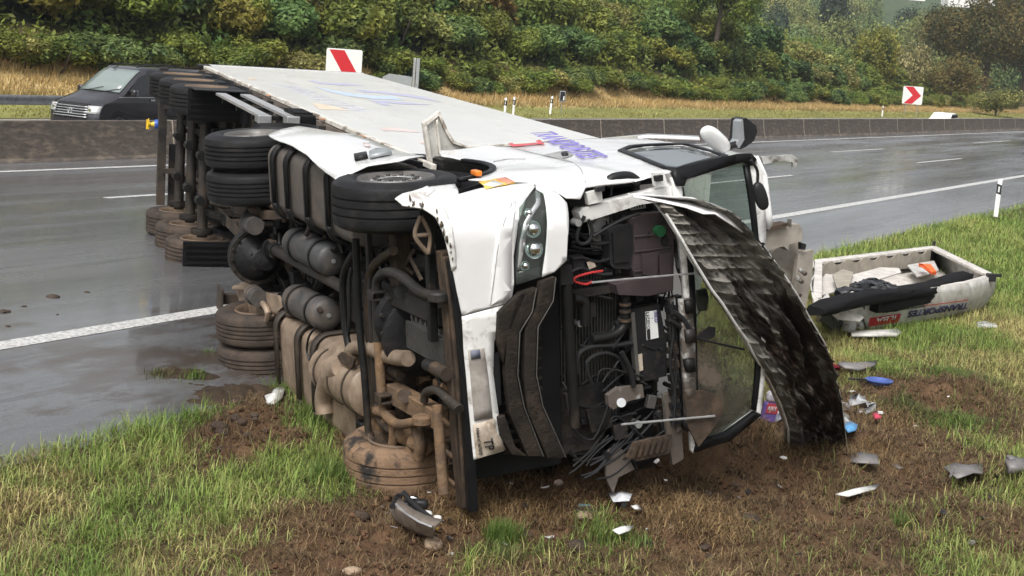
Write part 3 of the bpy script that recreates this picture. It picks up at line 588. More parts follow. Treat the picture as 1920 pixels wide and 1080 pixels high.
# ------------------------------------------------------------------ truck poses
def pose(M, o):                                                     # truck axes (x forward, y left, z roofward) in world
    M = CB @ np.array(M); o = CB @ np.array(o) + CAM
    return Matrix([[*M[0], o[0]], [*M[1], o[1]], [*M[2], o[2]], [0, 0, 0, 1]]), M, o
TRM, TRR, TRO = pose([[0.333464, -0.071635, 0.940037], [0.199839, 0.979821, 0.003777], [-0.921339, 0.186596, 0.341051]], [-2.5616, -0.2364, 14.3368])
TCM, TCR, TCO = pose([[0.443081, 0.020023, 0.896258], [0.18237, 0.976832, -0.111981], [-0.877736, 0.213067, 0.429165]], [-2.9674, -0.2877, 14.6327])
def onp(u, v, ax, val, R, O):
    d = R.T @ ray(u, v); c = R.T @ (CAM - O); return c + d * (val - c[ax]) / d[ax]
def TL(u, v, ax, val): return onp(u, v, ax, val, TRR, TRO)           # trailer coordinates of a point known to lie on one of its planes
def TD(u, v, ax, val): return onp(u, v, ax, val, TCR, TCO)           # the same for the tractor

M_rub = pm('tyre_rubber', (.014, .014, .015), .5, var=.3, dirt=(.55, .9), dcol=(.05, .045, .04), ds=5, bump=.25, bs=30, spec=0.18)
M_rubm = pm('muddy_tyre_rubber', (.03, .027, .025), .75, dirt=(.4, .5), dcol=(.2, .13, .082), ds=3.2, bump=.8, bs=18, spec=0.2)
M_rubb = pm('dusty_tyre_rubber', (.035, .03, .027), .75, dirt=(.36, .7), dcol=(.09, .066, .05), ds=4, bump=.4, bs=22, spec=0.2)
M_rim = pm('painted_steel_rim', (.13, .125, .12), .5, .4, var=.2, dirt=(.5, .75), dcol=(.1, .08, .07), ds=8)
M_rimm = pm('muddy_rim', (.12, .09, .07), .8, dirt=(.35, .55), dcol=(.14, .095, .06), ds=5, bump=.8, bs=20)
M_chas = pm('dark_chassis_steel', (.011, .011, .011), .42, .0, dirt=(.58, .95), dcol=(.055, .042, .031), ds=4, mudy=(-.1, 1.5), bump=.25, bs=25, spec=0.18)
M_fram = pm('grey_chassis_steel', (.035, .033, .031), .42, .3, dirt=(.5, .9), dcol=(.085, .064, .047), ds=4, mudy=(-.3, 1.2), bump=.25, bs=25, spec=0.25)
M_blk = pm('black_rubber_trim', (.009, .009, .01), .42, dirt=(.62, .95), dcol=(.04, .034, .028), ds=5, spec=0.15)
M_bright = pm('bright_galvanised', (.5, .5, .5), .4, .6, var=.15, dirt=(.6, .85), dcol=(.16, .13, .1), ds=4)
M_trw = pm('trailer_white', (.7, .7, .675), .28, var=.06, vs_=1.2, dirt=(.5, .85), dcol=(.34, .32, .28), ds=1.1, coat=.3, stretch=(.5, 1, 1.6))
M_hubs = pm('dark_hub', (.06, .058, .055), .5, .3); M_under = pm('brown_grey_floor', (.13, .11, .095), .8, dirt=(.45, .7), dcol=(.2, .16, .125), ds=3, stretch=(.4, 1, 1), spec=0.2)
M_railw = pm('chipped_white_rail', (.62, .59, .53), .5, dirt=(.5, .64), dcol=(.16, .12, .09), ds=5, stretch=(.6, 1, 1))
M_olens = pm('dusty_marker_lens', (.45, .2, .1), .4, dirt=(.4, .6), dcol=(.3, .22, .16), ds=20); M_orange = pm('orange_lens', (.75, .2, .02), .25); M_blue = pm('blue_plastic', (.03, .09, .36), .4); M_yellow = pm('yellow_plastic', (.75, .5, .03), .4)

def wheel(parent, x, y0, y1, z, mat, rmat, r=.5, side=-1, rim=True, grooves=4, deep=False, rr=.29, spin=0, name='wheel'):
    """tyre between y0 and y1 of the axle line (x, z); side: which y direction is the outer face"""
    W = y1 - y0; e = .055; pr = [(y0 + .03, rr)]
    pr += [(y0 + .0, rr + .05), (y0 - .008, rr + .12), (y0 + .004, r - .05), (y0 + .03, r - .012), (y0 + e, r)]
    n = grooves
    for k in range(n):
        g = y0 + e + (W - 2 * e) * (k + .5 + .0) / n if n < 5 else 0
        g = y0 + e + (W - 2 * e) * (k + 1) / (n + 1); pr += [(g - .009, r), (g - .006, r - .016), (g + .006, r - .016), (g + .009, r)]
    pr += [(y1 - e, r), (y1 - .03, r - .012), (y1 - .004, r - .05), (y1 + .008, rr + .12), (y1, rr + .05), (y1 - .03, rr)]
    t = MB().lathe(pr, (x, 0, z), 'y', 64, close=True).build(name, mat, parent, smooth=28)
    if rim:
        o = y0 if side < 0 else y1; s = 1 if side < 0 else -1         # s points inwards
        R = [(o + s * .012, rr + .015), (o - s * .004, rr + .006), (o + s * .01, rr - .012), (o + s * .03, rr - .03), (o + s * (.045 if not deep else .2), rr - .05), (o + s * (.045 if not deep else .3), rr - .07),
             (o + s * (.035 if not deep else .31), .17), (o + s * (.025 if not deep else .31), .14), (o + s * (.02 if not deep else .3), .11)]
        MB().lathe(R, (x, 0, z), 'y', 48).build('rim', rmat, t, smooth=40)
        q = MB(); f0 = o + s * (.03 if not deep else .31)
        for k in range(10): a = k * PI / 5; q.cyl((x + .165 * math.cos(a), f0 - s * .03, z + .165 * math.sin(a)), (x + .165 * math.cos(a), f0 + s * .02, z + .165 * math.sin(a)), .017, n=6)
        kk = .25 if rmat is M_rim else 1; q.lathe([(f0 - s * .0, .115), (f0 - s * .05 * kk, .105), (f0 - s * .07 * kk, .08), (f0 - s * .07 * kk, .0)], (x, 0, z), 'y', 24).build('hub', M_hubs if rmat is M_rim else rmat, t, smooth=40)
        if rmat is M_rim: MB().lathe([(f0 - s * .004, .2), (f0 - s * .014, .195), (f0 - s * .014, .125), (f0, .12)], (x, 0, z), 'y', 40).build('hub_ring', M_bright, t, smooth=40)
        if rmat is M_rim and r > .4:
            for k in range(10): a = (k + .5) * PI / 5; MB().cyl((x + .16 * math.cos(a), f0 - s * .016, z + .16 * math.sin(a)), (x + .16 * math.cos(a), f0 - s * .012, z + .16 * math.sin(a)), .02, n=12).build('hand_hole', M_hubs, t)
    return t

# ------------------------------------------------------------------ semi trailer
tr = empty('semi_trailer', mat=TRM, label='long white box semi trailer lying on its left side across the lanes', cat='trailer')
X0, X1, Z0, Z1, YH = -11.83, 1.77, 1.17, 4.0, 1.275
MB().box2((X0, -YH, Z0), (X1, -YH + .05, Z1)).build('side_panel', M_trw, tr, smooth=0, bevel=.012)
MB().box2((X0, YH - .05, Z0), (X1, YH, Z1)).build('side_panel', M_trw, tr, smooth=0, bevel=.012)
MB().box2((X0 + .003, -YH + .052, Z1 - .06), (X1 - .003, YH - .052, Z1 - .004)).build('roof', M_trw, tr, smooth=0)
MB().box2((X1 - .06, -YH + .052, Z0 + .003), (X1 - .004, YH - .052, Z1 - .062)).build('front_wall', M_trw, tr, smooth=0)
for y0, y1 in ((-YH + .055, -.005), (.005, YH - .055)):
    dr = MB().box2((X0 + .004, y0, Z0 + .1), (X0 + .06, y1, Z1 - .07)).build('rear_door', M_trw, tr, smooth=0, bevel=.006)
    for yy in (y0 + .3, y1 - .3): MB().cyl((X0 - .02, yy, Z0 + .12), (X0 - .02, yy, Z1 - .1), .018, n=8).build('lock_rod', M_bright, dr)
MB().box2((X0 + .01, -YH + .055, Z0 - .06), (X1 - .01, YH - .055, Z0 - .003)).build('floor', M_under, tr, smooth=0)
q = MB()
for i in range(3): q.box2((X0 + .4 + i * 4.6, -YH - .004, Z0 - .05), (X0 + .4 + i * 4.6 + 4.45, -YH + .045, Z0 - .004))
q.build('bottom_rail', M_railw, tr, smooth=0, bevel=.006)
q = MB()
for i in range(3): q.box2((X0 + .4 + i * 4.6, YH - .045, Z0 - .05), (X0 + .4 + i * 4.6 + 4.45, YH + .004, Z0 - .004))
q.build('bottom_rail', M_railw, tr, smooth=0)
MB().box2((X0 - .01, -YH - .008, Z0 - .12), (X0 + .38, -YH + .06, Z0 + .1)).build('rear_corner_casting', M_chas, tr, smooth=0, bevel=.01)
MB().box2((X0 - .03, -YH - .01, Z0 + .101), (X0 + .05, -YH + .12, Z1 + .004)).build('rear_post', M_bright, tr, smooth=0, bevel=.01)
MB().box2((X1 - .3, -YH - .012, Z0 - .16), (X1 + .02, -YH + .1, Z0 + .12)).build('front_corner_casting', M_blk, tr, smooth=0, bevel=.02)
for y in (-.5, .5):                                                   # main beams
    MB().box2((X0 + .3, y - .07, Z0 - .08), (X1 - .5, y + .07, Z0 - .062)).box2((X0 + .3, y - .012, .72), (X1 - 3.2, y + .012, Z0 - .08)).box2((X0 + .3, y - .07, .70), (X1 - 3.2, y + .07, .72)).build('main_beam', M_fram, tr, smooth=0)
for i in range(17): MB().box2((X0 + .6 + i * .78, -1.2, Z0 - .16), (X0 + .66 + i * .78, 1.2, Z0 - .062)).build('cross_member', M_fram, tr, smooth=0)
AX = (-6.65, -7.95, -9.25)
for i, x in enumerate(AX):
    wheel(tr, x, -1.25, -.87, .5, M_rub, M_rimm, side=-1, deep=True, grooves=4); wheel(tr, x, .87, 1.25, .5, M_rubb, M_rimm, side=-1, deep=True, grooves=4)
    MB().cyl((x, -.86, .5), (x, .86, .5), .075, n=20).build('axle_tube', M_fram, tr)
    for y in (-.62, .62):
        MB().lathe([(-.05, .08), (-.04, .15), (0, .16), (.04, .15), (.05, .08)], (x - .0, y * 1.26, .5), 'y', 24).build('brake_drum', M_chas, tr)
        MB().bar((x + .62, y * .82, .78), (x - .05, y * .82, .52), .09, .1).bar((x - .05, y * .82, .52), (x - .42, y * .82, .62), .09, .08).build('trailing_arm', M_chas, tr, bevel=.01)
        MB().lathe([(.62, .09), (.66, .13), (.72, .13), (.75, .11), (.80, .14), (.88, .14), (.92, .12)], (x - .38, y * .82, 0), 'z', 24).build('air_spring', M_blk, tr)
        MB().cyl((x - .1, y * .6, .5), (x + .3, y * .6, .95), .035, n=10).cyl((x + .1, y * .6, .72), (x + .3, y * .6, .95), .05, n=10).build('shock_absorber', M_fram, tr)
        MB().cyl((x + .1, y * .5, .42), (x + .32, y * .5, .42), .06, n=16).cyl((x + .0, y * .5, .42), (x + .1, y * .5, .42), .03, n=8).build('brake_chamber', M_chas, tr)
        MB().box2((x + .55, y * .82 - .07, .68), (x + .78, y * .82 + .07, .72)).box2((x + .55, y * .82 - .07, .62), (x + .7, y * .82 - .05, Z0 - .17)).build('hanger_bracket', M_chas, tr)
    for s_ in (-1, 1):
        A = [(x + .57 * math.cos(math.radians(t)), .5 + .57 * math.sin(math.radians(t))) for t in range(25, 160, 9)]
        MB().grid([[(a, s_ * .84, b) for a, b in A], [(a, s_ * 1.26, b) for a, b in A]]).build('mudguard', M_blk, tr, solid=.01)
for s_ in (-1, 1):
    MB().box2((-6.06, s_ * 1.26, .16), (-6.02, s_ * .82, .92)).box2((-6.02, s_ * 1.26, .86), (-5.62, s_ * .82, .92)).box2((-6.02, s_ * 1.27, .2), (-5.62, s_ * 1.25, .9)).build('mudflap_box', M_blk, tr, smooth=0, bevel=.01)
    for k in range(5): MB().box2((-6.01, s_ * (.86 + .08 * k), .2), (-5.995, s_ * (.89 + .08 * k), .85)).build('flap_rib', M_blk, tr, smooth=0)
    for zc in (.52, .84):                                            # side guard rails
        g = MB().prism([(-.065, 0), (.065, 0), (.065, .03), (.05, .03), (.05, .012), (-.05, .012), (-.05, .03), (-.065, .03)], lambda a, b, d: (d, s_ * (1.25 - b), zc + a), -5.5, -2.3).build('side_guard_rail', M_bright if s_ < 0 else M_fram, tr, smooth=0)
        MB().box2((-2.3, s_ * 1.255, zc - .075), (-2.26, s_ * 1.12, zc + .075)).box2((-2.5, s_ * 1.252, zc - .075), (-2.3, s_ * 1.16, zc + .075)).build('end_cap', M_galv, g, smooth=0, bevel=.01)
    for x in (-5.0, -3.9, -2.8): MB().box2((x, s_ * 1.21, .46), (x + .07, s_ * 1.16, Z0 - .06)).build('guard_bracket', M_chas, tr, smooth=0)
    MB().box2((-1.7, s_ * .62, .2), (-1.56, s_ * .76, Z0 - .062)).box2((-1.68, s_ * .635, -.0), (-1.58, s_ * .745, .2)).box2((-1.78, s_ * .56, -.02), (-1.48, s_ * .82, .01)).build('landing_leg', M_fram, tr, smooth=0, bevel=.006)
MB().cyl((-1.63, -.62, .75), (-1.63, .62, .75), .03, n=8).build('landing_leg_shaft', M_fram, tr)
MB().box2((-11.72, -1.2, .42), (-11.6, 1.15, .56)).build('underrun_bar', M_fram, tr, smooth=0, bevel=.01)
for y in (-.55, .55): MB().box2((-11.6, y - .04, .5), (-11.5, y + .04, Z0 - .06)).build('underrun_bracket', M_fram, tr, smooth=0)
lb = MB().box2((-11.75, .1, .62), (-11.68, 1.2, .8)).build('lamp_bar', M_chas, tr, smooth=0)
for y in (.8, .95, 1.1): MB().lathe([(-11.752, .055), (-11.77, .05), (-11.775, 0)], (0, y, .71), 'x', 16).build('tail_lamp', M_red, lb)
g0 = TL(300, 233, 0, -11.75); g1 = TL(289, 233, 0, -11.75); g2 = TL(277, 233, 0, -11.75); MB().tube([g0, g0 * .5 + g1 * .5, g1], [.07, .085, .07], 14).build('coupling_cap', M_blue, tr); MB().tube([g1, g1 * .5 + g2 * .5, g2], [.05, .03, .055], 10).tube([g2, TL(279, 222, 0, -11.75)], .012, 6).box((g2 + [0, 0, 0]), (.05, .16, .05)).build('coupling_head', M_yellow, tr)
for x in (-9.9, -8.7, -7.3, -5.4): MB().cyl((x, -.25, .82), (x, .3, .82), .13, n=18).build('air_reservoir', M_chas, tr)
p = TL(583, 215, 2, Z0 - .07); g = MB().box2((p[0] - .45, -1.27, Z0 - .3), (p[0] + .25, -.95, Z0 - .061)).build('support_bracket', M_blk, tr, smooth=0, bevel=.02)
for k in range(5): MB().box2((p[0] - .42 + .13 * k, -1.29, Z0 - .3), (p[0] - .37 + .13 * k, -1.271, Z0 - .08)).build('bracket_rib', M_blk, g, smooth=0)
for u, v in ((612, 222), (505, 178), (690, 255)):
    x = TL(u, v, 1, -YH)[0]; MB().box2((x - .05, -YH - .004, Z0 - .11), (x + .05, -YH + .02, Z0 - .052)).build('marker_lamp', M_olens, tr, smooth=0, bevel=.01)
# air and electric lines along the frame
for k in range(5):
    y = -.35 + k * .17; pts = [(x, y + .05 * math.sin(x * 2 + k), .9 + .06 * math.sin(x * 3 + k * 2)) for x in np.arange(-11, -1, .5)]
    MB().tube(pts, .014, 5).build('air_line', M_blk, tr)
# printed swooshes and faint lettering on the side
M_lil = pm('faded_violet_print', (.42, .42, .56), .4, var=.1); M_lbl = pm('faded_blue_print', (.45, .54, .66), .4, var=.1); M_pink = pm('faded_red_print', (.64, .52, .49), .4); M_ochre = pm('orange_reflective_strip', (.68, .56, .42), .4)
M_pale = pm('faded_grey_print', (.53, .54, .6), .4)
def decal(px, mat, name='print'):
    P = [TL(u, v, 1, -YH) for u, v in px]
    bm = MB().add([(p[0], -YH - .003, p[2]) for p in P], [tuple(range(len(P)))]); me = bpy.data.meshes.new(name); me.from_pydata(bm.v, [], bm.f)
    b2 = bmesh.new(); b2.from_mesh(me); bmesh.ops.triangulate(b2, faces=b2.faces); b2.to_mesh(me); b2.free(); me.materials.append(mat); o = bpy.data.objects.new(name, me); col.objects.link(o); o.parent = tr
decal([(576, 151), (592, 152), (603, 155), (655, 157), (688, 162), (640, 159), (655, 162), (625, 159), (598, 157)], M_lil)
decal([(588, 162), (610, 167), (650, 174), (700, 180), (735, 180), (758, 188), (700, 186), (650, 180), (612, 171)], M_lbl)
decal([(664, 168), (685, 169), (730, 173), (790, 181), (830, 193), (800, 187), (745, 179), (700, 174), (684, 174)], M_lil)
decal([(692, 188), (712, 189), (770, 193), (810, 197), (760, 196), (722, 193), (735, 199), (718, 197)], M_lil)
decal([(712, 240), (735, 239), (760, 243), (790, 249), (755, 247), (730, 245), (722, 247)], M_pink)
decal([(783, 262), (795, 266), (800, 270), (790, 270)], M_pink)
decal([(584, 193), (612, 197), (640, 203), (655, 207), (600, 205)], M_ochre); decal([(466, 146), (480, 148), (478, 150), (466, 149)], M_ochre)
pa, pb = TL(548, 158, 1, -YH), TL(735, 222, 1, -YH); dd = np.array([pb[0] - pa[0], 0, pb[2] - pa[2]]); LL = np.linalg.norm(dd); dd /= LL
text('faint_lettering', 'TRANSPORTES ILBA', .34, M_pale, tr, dd, np.cross(dd, (0, -1, 0)) * 1.0, (pa[0], -YH - .003, pa[2]), sx=LL / (.34 * 9.6) * .92, shear=.2, depth=.001)

# ------------------------------------------------------------------ tractor unit
tc = empty('truck_tractor', mat=TCM, label='wrecked white tractor unit lying on its left side with its nose torn open', cat='truck')
WB = 3.734
rw = random.Random(5)
M_cab = pm('cab_white_paint', (.74, .74, .735), .25, var=.03, dirt=(.58, .9), dcol=(.4, .38, .345), ds=5, coat=.6)
M_cabd = pm('scuffed_white_paint', (.7, .7, .68), .35, var=.04, dirt=(.5, .72), dcol=(.2, .165, .14), ds=7)
M_inn = pm('bare_white_structure', (.5, .5, .48), .45, dirt=(.46, .62), dcol=(.09, .075, .062), ds=8, mudy=(-.9, 1.3))
M_beige = pm('dusty_beige_metal', (.27, .205, .15), .5, .2, var=.3, dirt=(.45, .75), dcol=(.11, .072, .046), ds=3.5, bump=.15, bs=20)
M_tank = pm('dull_tank_metal', (.12, .11, .1), .45, .4, var=.2, dirt=(.4, .75), dcol=(.13, .1, .08), ds=3, mudy=(0, 1.2), bump=.15)
M_airt = pm('grey_air_tank', (.05, .052, .053), .5, .2, dirt=(.48, .8), dcol=(.14, .11, .09), ds=4, mudy=(-.2, 1.3))
M_mudm = pm('mud_caked_steel', (.11, .078, .055), .85, dirt=(.35, .6), dcol=(.19, .12, .068), ds=5, bump=.9, bs=18, spec=0.2)
M_brn = pm('brown_dusty_steel', (.045, .034, .026), .6, dirt=(.45, .75), dcol=(.12, .08, .052), ds=5, bump=.4, bs=22, spec=0.25)
M_eng = pm('dark_engine_casting', (.014, .014, .015), .42, .0, dirt=(.55, .95), dcol=(.06, .048, .038), ds=7, mudy=(-.1, 1.4), bump=.4, bs=30, spec=0.2)
M_fin = pm('ribbed_dark_aluminium', (.12, .118, .112), .42, .5, dirt=(.55, .9), dcol=(.12, .09, .07), ds=6)
M_hose = pm('black_hose', (.016, .016, .017), .42, dirt=(.6, .9), dcol=(.06, .05, .042), ds=8, spec=0.25)
M_tankp = pm('smoky_plastic_tank', (.055, .043, .045), .35, var=.3, vs_=3, dirt=(.6, .85), dcol=(.14, .11, .1), ds=4, spec=0.4)
M_mottle = pm('muddy_flaking_underside', (.04, .03, .024), .6, dirt=(.5, .6), dcol=(.3, .28, .25), ds=9, bump=1, bs=14, stretch=(1, 1, 1))
M_chrome = pm('chrome', (.75, .76, .77), .08, 1, var=.02)
M_glassd = pm('dark_lamp_housing', (.03, .03, .032), .2); M_silver = pm('silver_trim', (.5, .51, .52), .3, .6)
M_grill = pm('dusty_grille_plastic', (.02, .016, .013), .6, dirt=(.48, .85), dcol=(.055, .039, .028), ds=9, bump=.5, bs=40, spec=0.2)
M_purp = pm('violet_lettering', (.2, .17, .52), .4, var=.05); M_redp = pm('red_lettering', (.6, .08, .1), .4, var=.05)
M_sky = pm('tinted_side_glass', (.1, .12, .13), .05, 0, var=.02, spec=.8)
def glass(name, tint, alpha, crack=0, mud=None):
    m, t, b, N, L = nodes(name); b.inputs['Base Color'].default_value = (*tint, 1); b.inputs['Roughness'].default_value = .06; tr_ = N.new('ShaderNodeBsdfTransparent'); tr_.inputs[0].default_value = (.82, .88, .84, 1)
    mx = N.new('ShaderNodeMixShader'); f = None
    if crack:
        vo = N.new('ShaderNodeTexVoronoi'); vo.feature = 'DISTANCE_TO_EDGE'; vo.inputs['Scale'].default_value = crack; vo.inputs['Randomness'].default_value = 1
        tc_ = N.new('ShaderNodeTexCoord'); dn = N.new('ShaderNodeTexNoise'); dn.inputs['Scale'].default_value = 3; L.new(tc_.outputs['Object'], dn.inputs['Vector'])
        ad = N.new('ShaderNodeVectorMath'); ad.operation = 'ADD'; L.new(tc_.outputs['Object'], ad.inputs[0]); L.new(dn.outputs['Color'], ad.inputs[1]); L.new(ad.outputs[0], vo.inputs['Vector'])
        f = _ramp(t, vo.outputs['Distance'], 0, .012, .3, 0)
    a = _math(t, 'ADD', f, alpha) if f is not None else alpha
    if f is not None: L.new(_mix(t, f, tint, (.6, .62, .6)), b.inputs['Base Color'])
    if mud:
        mn = _ramp(t, _math(t, 'ADD', _noise(t, 2.2, 8, .65), mud), .5, .62); a = _math(t, 'MAXIMUM', a, mn); src = _mix(t, mn, (.05, .055, .05) if f is None else _mix(t, f, tint, (.6, .62, .6)), (.13, .1, .075)); L.new(src, b.inputs['Base Color'])
        L.new(_ramp(t, mn, 0, 1, .08, .8), b.inputs['Roughness'])
    if hasattr(a, 'is_output'): L.new(a, mx.inputs[0])
    else: mx.inputs[0].default_value = a
    L.new(tr_.outputs[0], mx.inputs[1]); L.new(b.outputs[0], mx.inputs[2]); L.new(mx.outputs[0], N['Material Output'].inputs[0]); return m
M_ws = glass('cracked_windscreen_glass', (.06, .08, .07), .2, 2.2); M_wsm = glass('mud_smeared_windscreen_glass', (.1, .1, .085), .3, 7, mud=-.01); M_lens = glass('clear_lamp_lens', (.2, .2, .2), .14)

# --- body surface: wraps from the front plane round a corner of radius .32 to the right side
XF, YC, RC, YS = 5.12, -.93, .32, -1.25; SC = RC * PI / 2
def surf(s, z, off=0):
    if s >= YC: return np.array([XF + off, s, z])
    if s >= YC - SC: a = (YC - s) / RC; return np.array([XF - RC + (RC + off) * math.cos(a), YC - (RC + off) * math.sin(a), z])
    return np.array([XF - RC + (s - (YC - SC)), YS - off, z])
def sz(u, v):                                    # picture -> (s, z) on that surface
    o = TCR.T @ (CAM - TCO); d = TCR.T @ ray(u, v)
    k = (XF - o[0]) / d[0]; p = o + d * k
    if p[1] >= YC: return (p[1], p[2])
    cx = XF - RC; ox, oy = o[0] - cx, o[1] - YC; a = d[0] ** 2 + d[1] ** 2; b = 2 * (ox * d[0] + oy * d[1]); c = ox * ox + oy * oy - RC * RC; D_ = b * b - 4 * a * c
    if D_ > 0:
        k = (-b - math.sqrt(D_)) / (2 * a); p = o + d * k
        if p[0] > cx - 1e-6 and p[1] < YC + 1e-6: return (YC - RC * math.atan2(YC - p[1], p[0] - cx), p[2])
    k = (YS - o[1]) / d[1]; p = o + d * k; return (YC - SC + (p[0] - cx), p[2])
def sx(x): return YC - SC + (x - (XF - RC))     # side position x -> s
def skin(name, px, mat, off=0, holes=(), thick=.006, bevel=0, jit=0, cuts=.09, parent=None, pre=(), post=()):
    P = list(pre) + [sz(u, v) for u, v in px] + list(post)
    return plate(name, P, [[sz(u, v) for u, v in h] for h in holes], lambda a, b: surf(a, b, off), mat, parent or tc, thick, cuts, 40, bevel, jit)
def T3(pts, ax, val): return [TD(u, v, ax, val) for u, v in pts]
def tubeD(name, px, ax, val, r, mat, n=8, parent=None, vals=None):
    P = [TD(u, v, ax, (vals[i] if vals else val)) for i, (u, v) in enumerate(px)]
    if len(P) > 2:                                # smooth the run
        Q = []
        for i in range(len(P) - 1):
            p0, p1, p2, p3 = P[max(i - 1, 0)], P[i], P[i + 1], P[min(i + 2, len(P) - 1)]
            for t in np.linspace(0, 1, 5)[:-1]: Q.append(.5 * (2 * p1 + (p2 - p0) * t + (2 * p0 - 5 * p1 + 4 * p2 - p3) * t * t + (3 * p1 - p0 - 3 * p2 + p3) * t ** 3))
        P = Q + [P[-1]]
    return MB().tube(P, r, n).build(name, mat, parent or tc)
def slab(name, px, ax, val, thick, mat, parent=None, bevel=.006, smooth=30):
    """outline seen in the picture, lying in plane ax = val, thickened away from the viewer"""
    P = [TD(u, v, ax, val) for u, v in px]; n = np.zeros(3); n[ax] = thick
    V = P + [p + n for p in P]; m = len(P); mb = MB().add(V, [tuple(range(m)), tuple(range(2 * m - 1, m - 1, -1))] + [(i, i + m, (i + 1) % m + m, (i + 1) % m) for i in range(m)])
    me = bpy.data.meshes.new(name); me.from_pydata(mb.v, [], mb.f); b2 = bmesh.new(); b2.from_mesh(me); bmesh.ops.triangulate(b2, faces=[f for f in b2.faces if len(f.verts) > 4]); b2.to_mesh(me); b2.free()
    return fin(me, name, mat, parent or tc, 0, 0)

# wheels
wf = wheel(tc, WB, -1.22, -.85, .5, M_rub, M_rim, side=-1, grooves=3); wheel(tc, WB, .85, 1.22, .5, M_rubm, M_rimm, side=-1, deep=True, grooves=3)
for y in (-1.22, -.87): wheel(tc, 0, y, y + .32, .5, M_rub, M_rim if y < -1 else M_rimm, side=-1, deep=True, grooves=4)
for y in (.55, .9): wheel(tc, 0, y, y + .32, .5, M_rubb, M_rimm, side=-1, deep=True, grooves=4)
# chassis
for y in (-.4, .4): MB().box2((-1.1, y - .008, .78), (4.75, y + .008, 1.05)).box2((-1.1, y - .04, .772), (4.75, y + .04, .78)).box2((-1.1, y - .04, 1.05), (4.75, y + .04, 1.058)).build('chassis_rail', M_fram, tc, smooth=0)
for x in (-1.0, -.55, .6, 1.3, 2.0, 2.7): MB().box2((x, -.39, .8), (x + .1, .39, 1.03)).build('cross_member', M_chas, tc, smooth=0, bevel=.008)
MB().box2((-.5, -.42, 1.07), (.5, .42, 1.14)).cyl((-.05, 0, 1.14), (-.05, 0, 1.2), .45, n=32).build('fifth_wheel', M_fram, tc, bevel=.01)
# drive axle
MB().cyl((0, -.55, .5), (0, .55, .5), .085, n=20).lathe([(-.5, .1), (-.42, .17), (-.36, .19), (-.34, .1)], (0, 0, .5)).lathe([(.34, .1), (.36, .19), (.42, .17), (.5, .1)], (0, 0, .5)).build('drive_axle', M_eng, tc)
df = MB().lathe([(-.16, .12), (-.12, .24), (-.02, .275), (.04, .27), (.08, .255), (.1, .25), (.14, .2), (.24, .17), (.3, .1), (.42, .085), (.44, 0)], (.02, 0, .42), 'x', 40).build('differential', M_eng, tc, smooth=35)
MB().lathe([(.085, .285), (.115, .285), (.115, .245), (.085, .245)], (.02, 0, .42), 'x', 40, close=True).build('flange_ring', M_fram, df)
for k in range(16): a = k * PI / 8; MB().cyl((.12, .265 * math.cos(a), .42 + .265 * math.sin(a)), (.165, .265 * math.cos(a), .42 + .265 * math.sin(a)), .014, n=6).build('flange_bolt', M_fram, df)
for k in range(9): a = k * 2 * PI / 9; MB().bar((.14, .19 * math.cos(a), .42 + .19 * math.sin(a)), (.3, .11 * math.cos(a), .42 + .11 * math.sin(a)), .02, .04, up=(0, math.cos(a), math.sin(a))).build('casting_rib', M_eng, df)
pa, pb = TD(515, 468, 2, .46), TD(650, 543, 2, .5)
ps = MB().cyl(pa, pb, .052, n=20).build('propeller_shaft', M_fram, tc)
dv = (pb - pa) / np.linalg.norm(pb - pa)
MB().cyl(pa - dv * .13, pa - dv * .09, .085, n=20).cyl(pa - dv * .09, pa, .055, n=12).cyl(pa, pa + dv * .05, .068, n=16).build('universal_joint', M_eng, ps)
MB().bar(pa - dv * .12 + [0, -.07, 0], pa - dv * .0 + [0, -.07, 0], .03, .06).bar(pa - dv * .12 + [0, .07, 0], pa + [0, .07, 0], .03, .06).build('yoke', M_brn, ps, bevel=.006)
for s_ in (-1, 1):                                 # rear air suspension
    y = s_ * .45
    MB().bar((.62, y, .6), (.05, y, .4), .1, .07).bar((.05, y, .4), (-.5, y, .52), .1, .06).build('spring_arm', M_brn, tc, bevel=.01)
    for x in (-.45, .45): MB().lathe([(.5, .09), (.53, .13), (.6, .135), (.63, .11), (.68, .14), (.74, .13), (.78, .08)], (x, y * 1.0, 0), 'z', 20).build('air_spring', M_blk, tc)
    MB().cyl((.3, y * .8, .35), (.55, y * .8, .95), .035, n=10).cyl((.42, y * .8, .62), (.55, y * .8, .95), .052, n=12).build('shock_absorber', M_fram, tc)
    MB().cyl((.16, s_ * .36, .33), (.42, s_ * .36, .33), .088, n=18).cyl((.2, s_ * .36, .33), (.24, s_ * .36, .33), .1, n=18).build('brake_chamber', M_airt, tc)
MB().bar((.7, -.32, .7), (.0, -.05, .72), .07, .06).bar((.7, .32, .7), (.0, .05, .72), .07, .06).build('v_stay', M_brn, tc, bevel=.01)
tubeD('stabiliser_bar', [(530, 388), (560, 400), (580, 420), (575, 440)], 2, .42, .024, M_fram); tubeD('control_rod', [(455, 355), (520, 390), (575, 385), (610, 410)], 2, .5, .03, M_brn)
tubeD('stabiliser_bar', [(470, 560), (510, 585), (560, 590), (600, 580)], 2, .42, .026, M_brn); tubeD('control_rod', [(440, 540), (470, 545), (500, 580), (500, 600)], 2, .36, .03, M_beige)
slab('linkage_plate', [(440, 535), (465, 525), (480, 545), (520, 555), (530, 575), (505, 600), (470, 590), (450, 570)], 2, .4, .03, M_beige)
slab('linkage_plate', [(438, 378), (475, 375), (490, 395), (540, 395), (545, 410), (480, 412), (440, 400)], 2, .42, .03, M_brn)
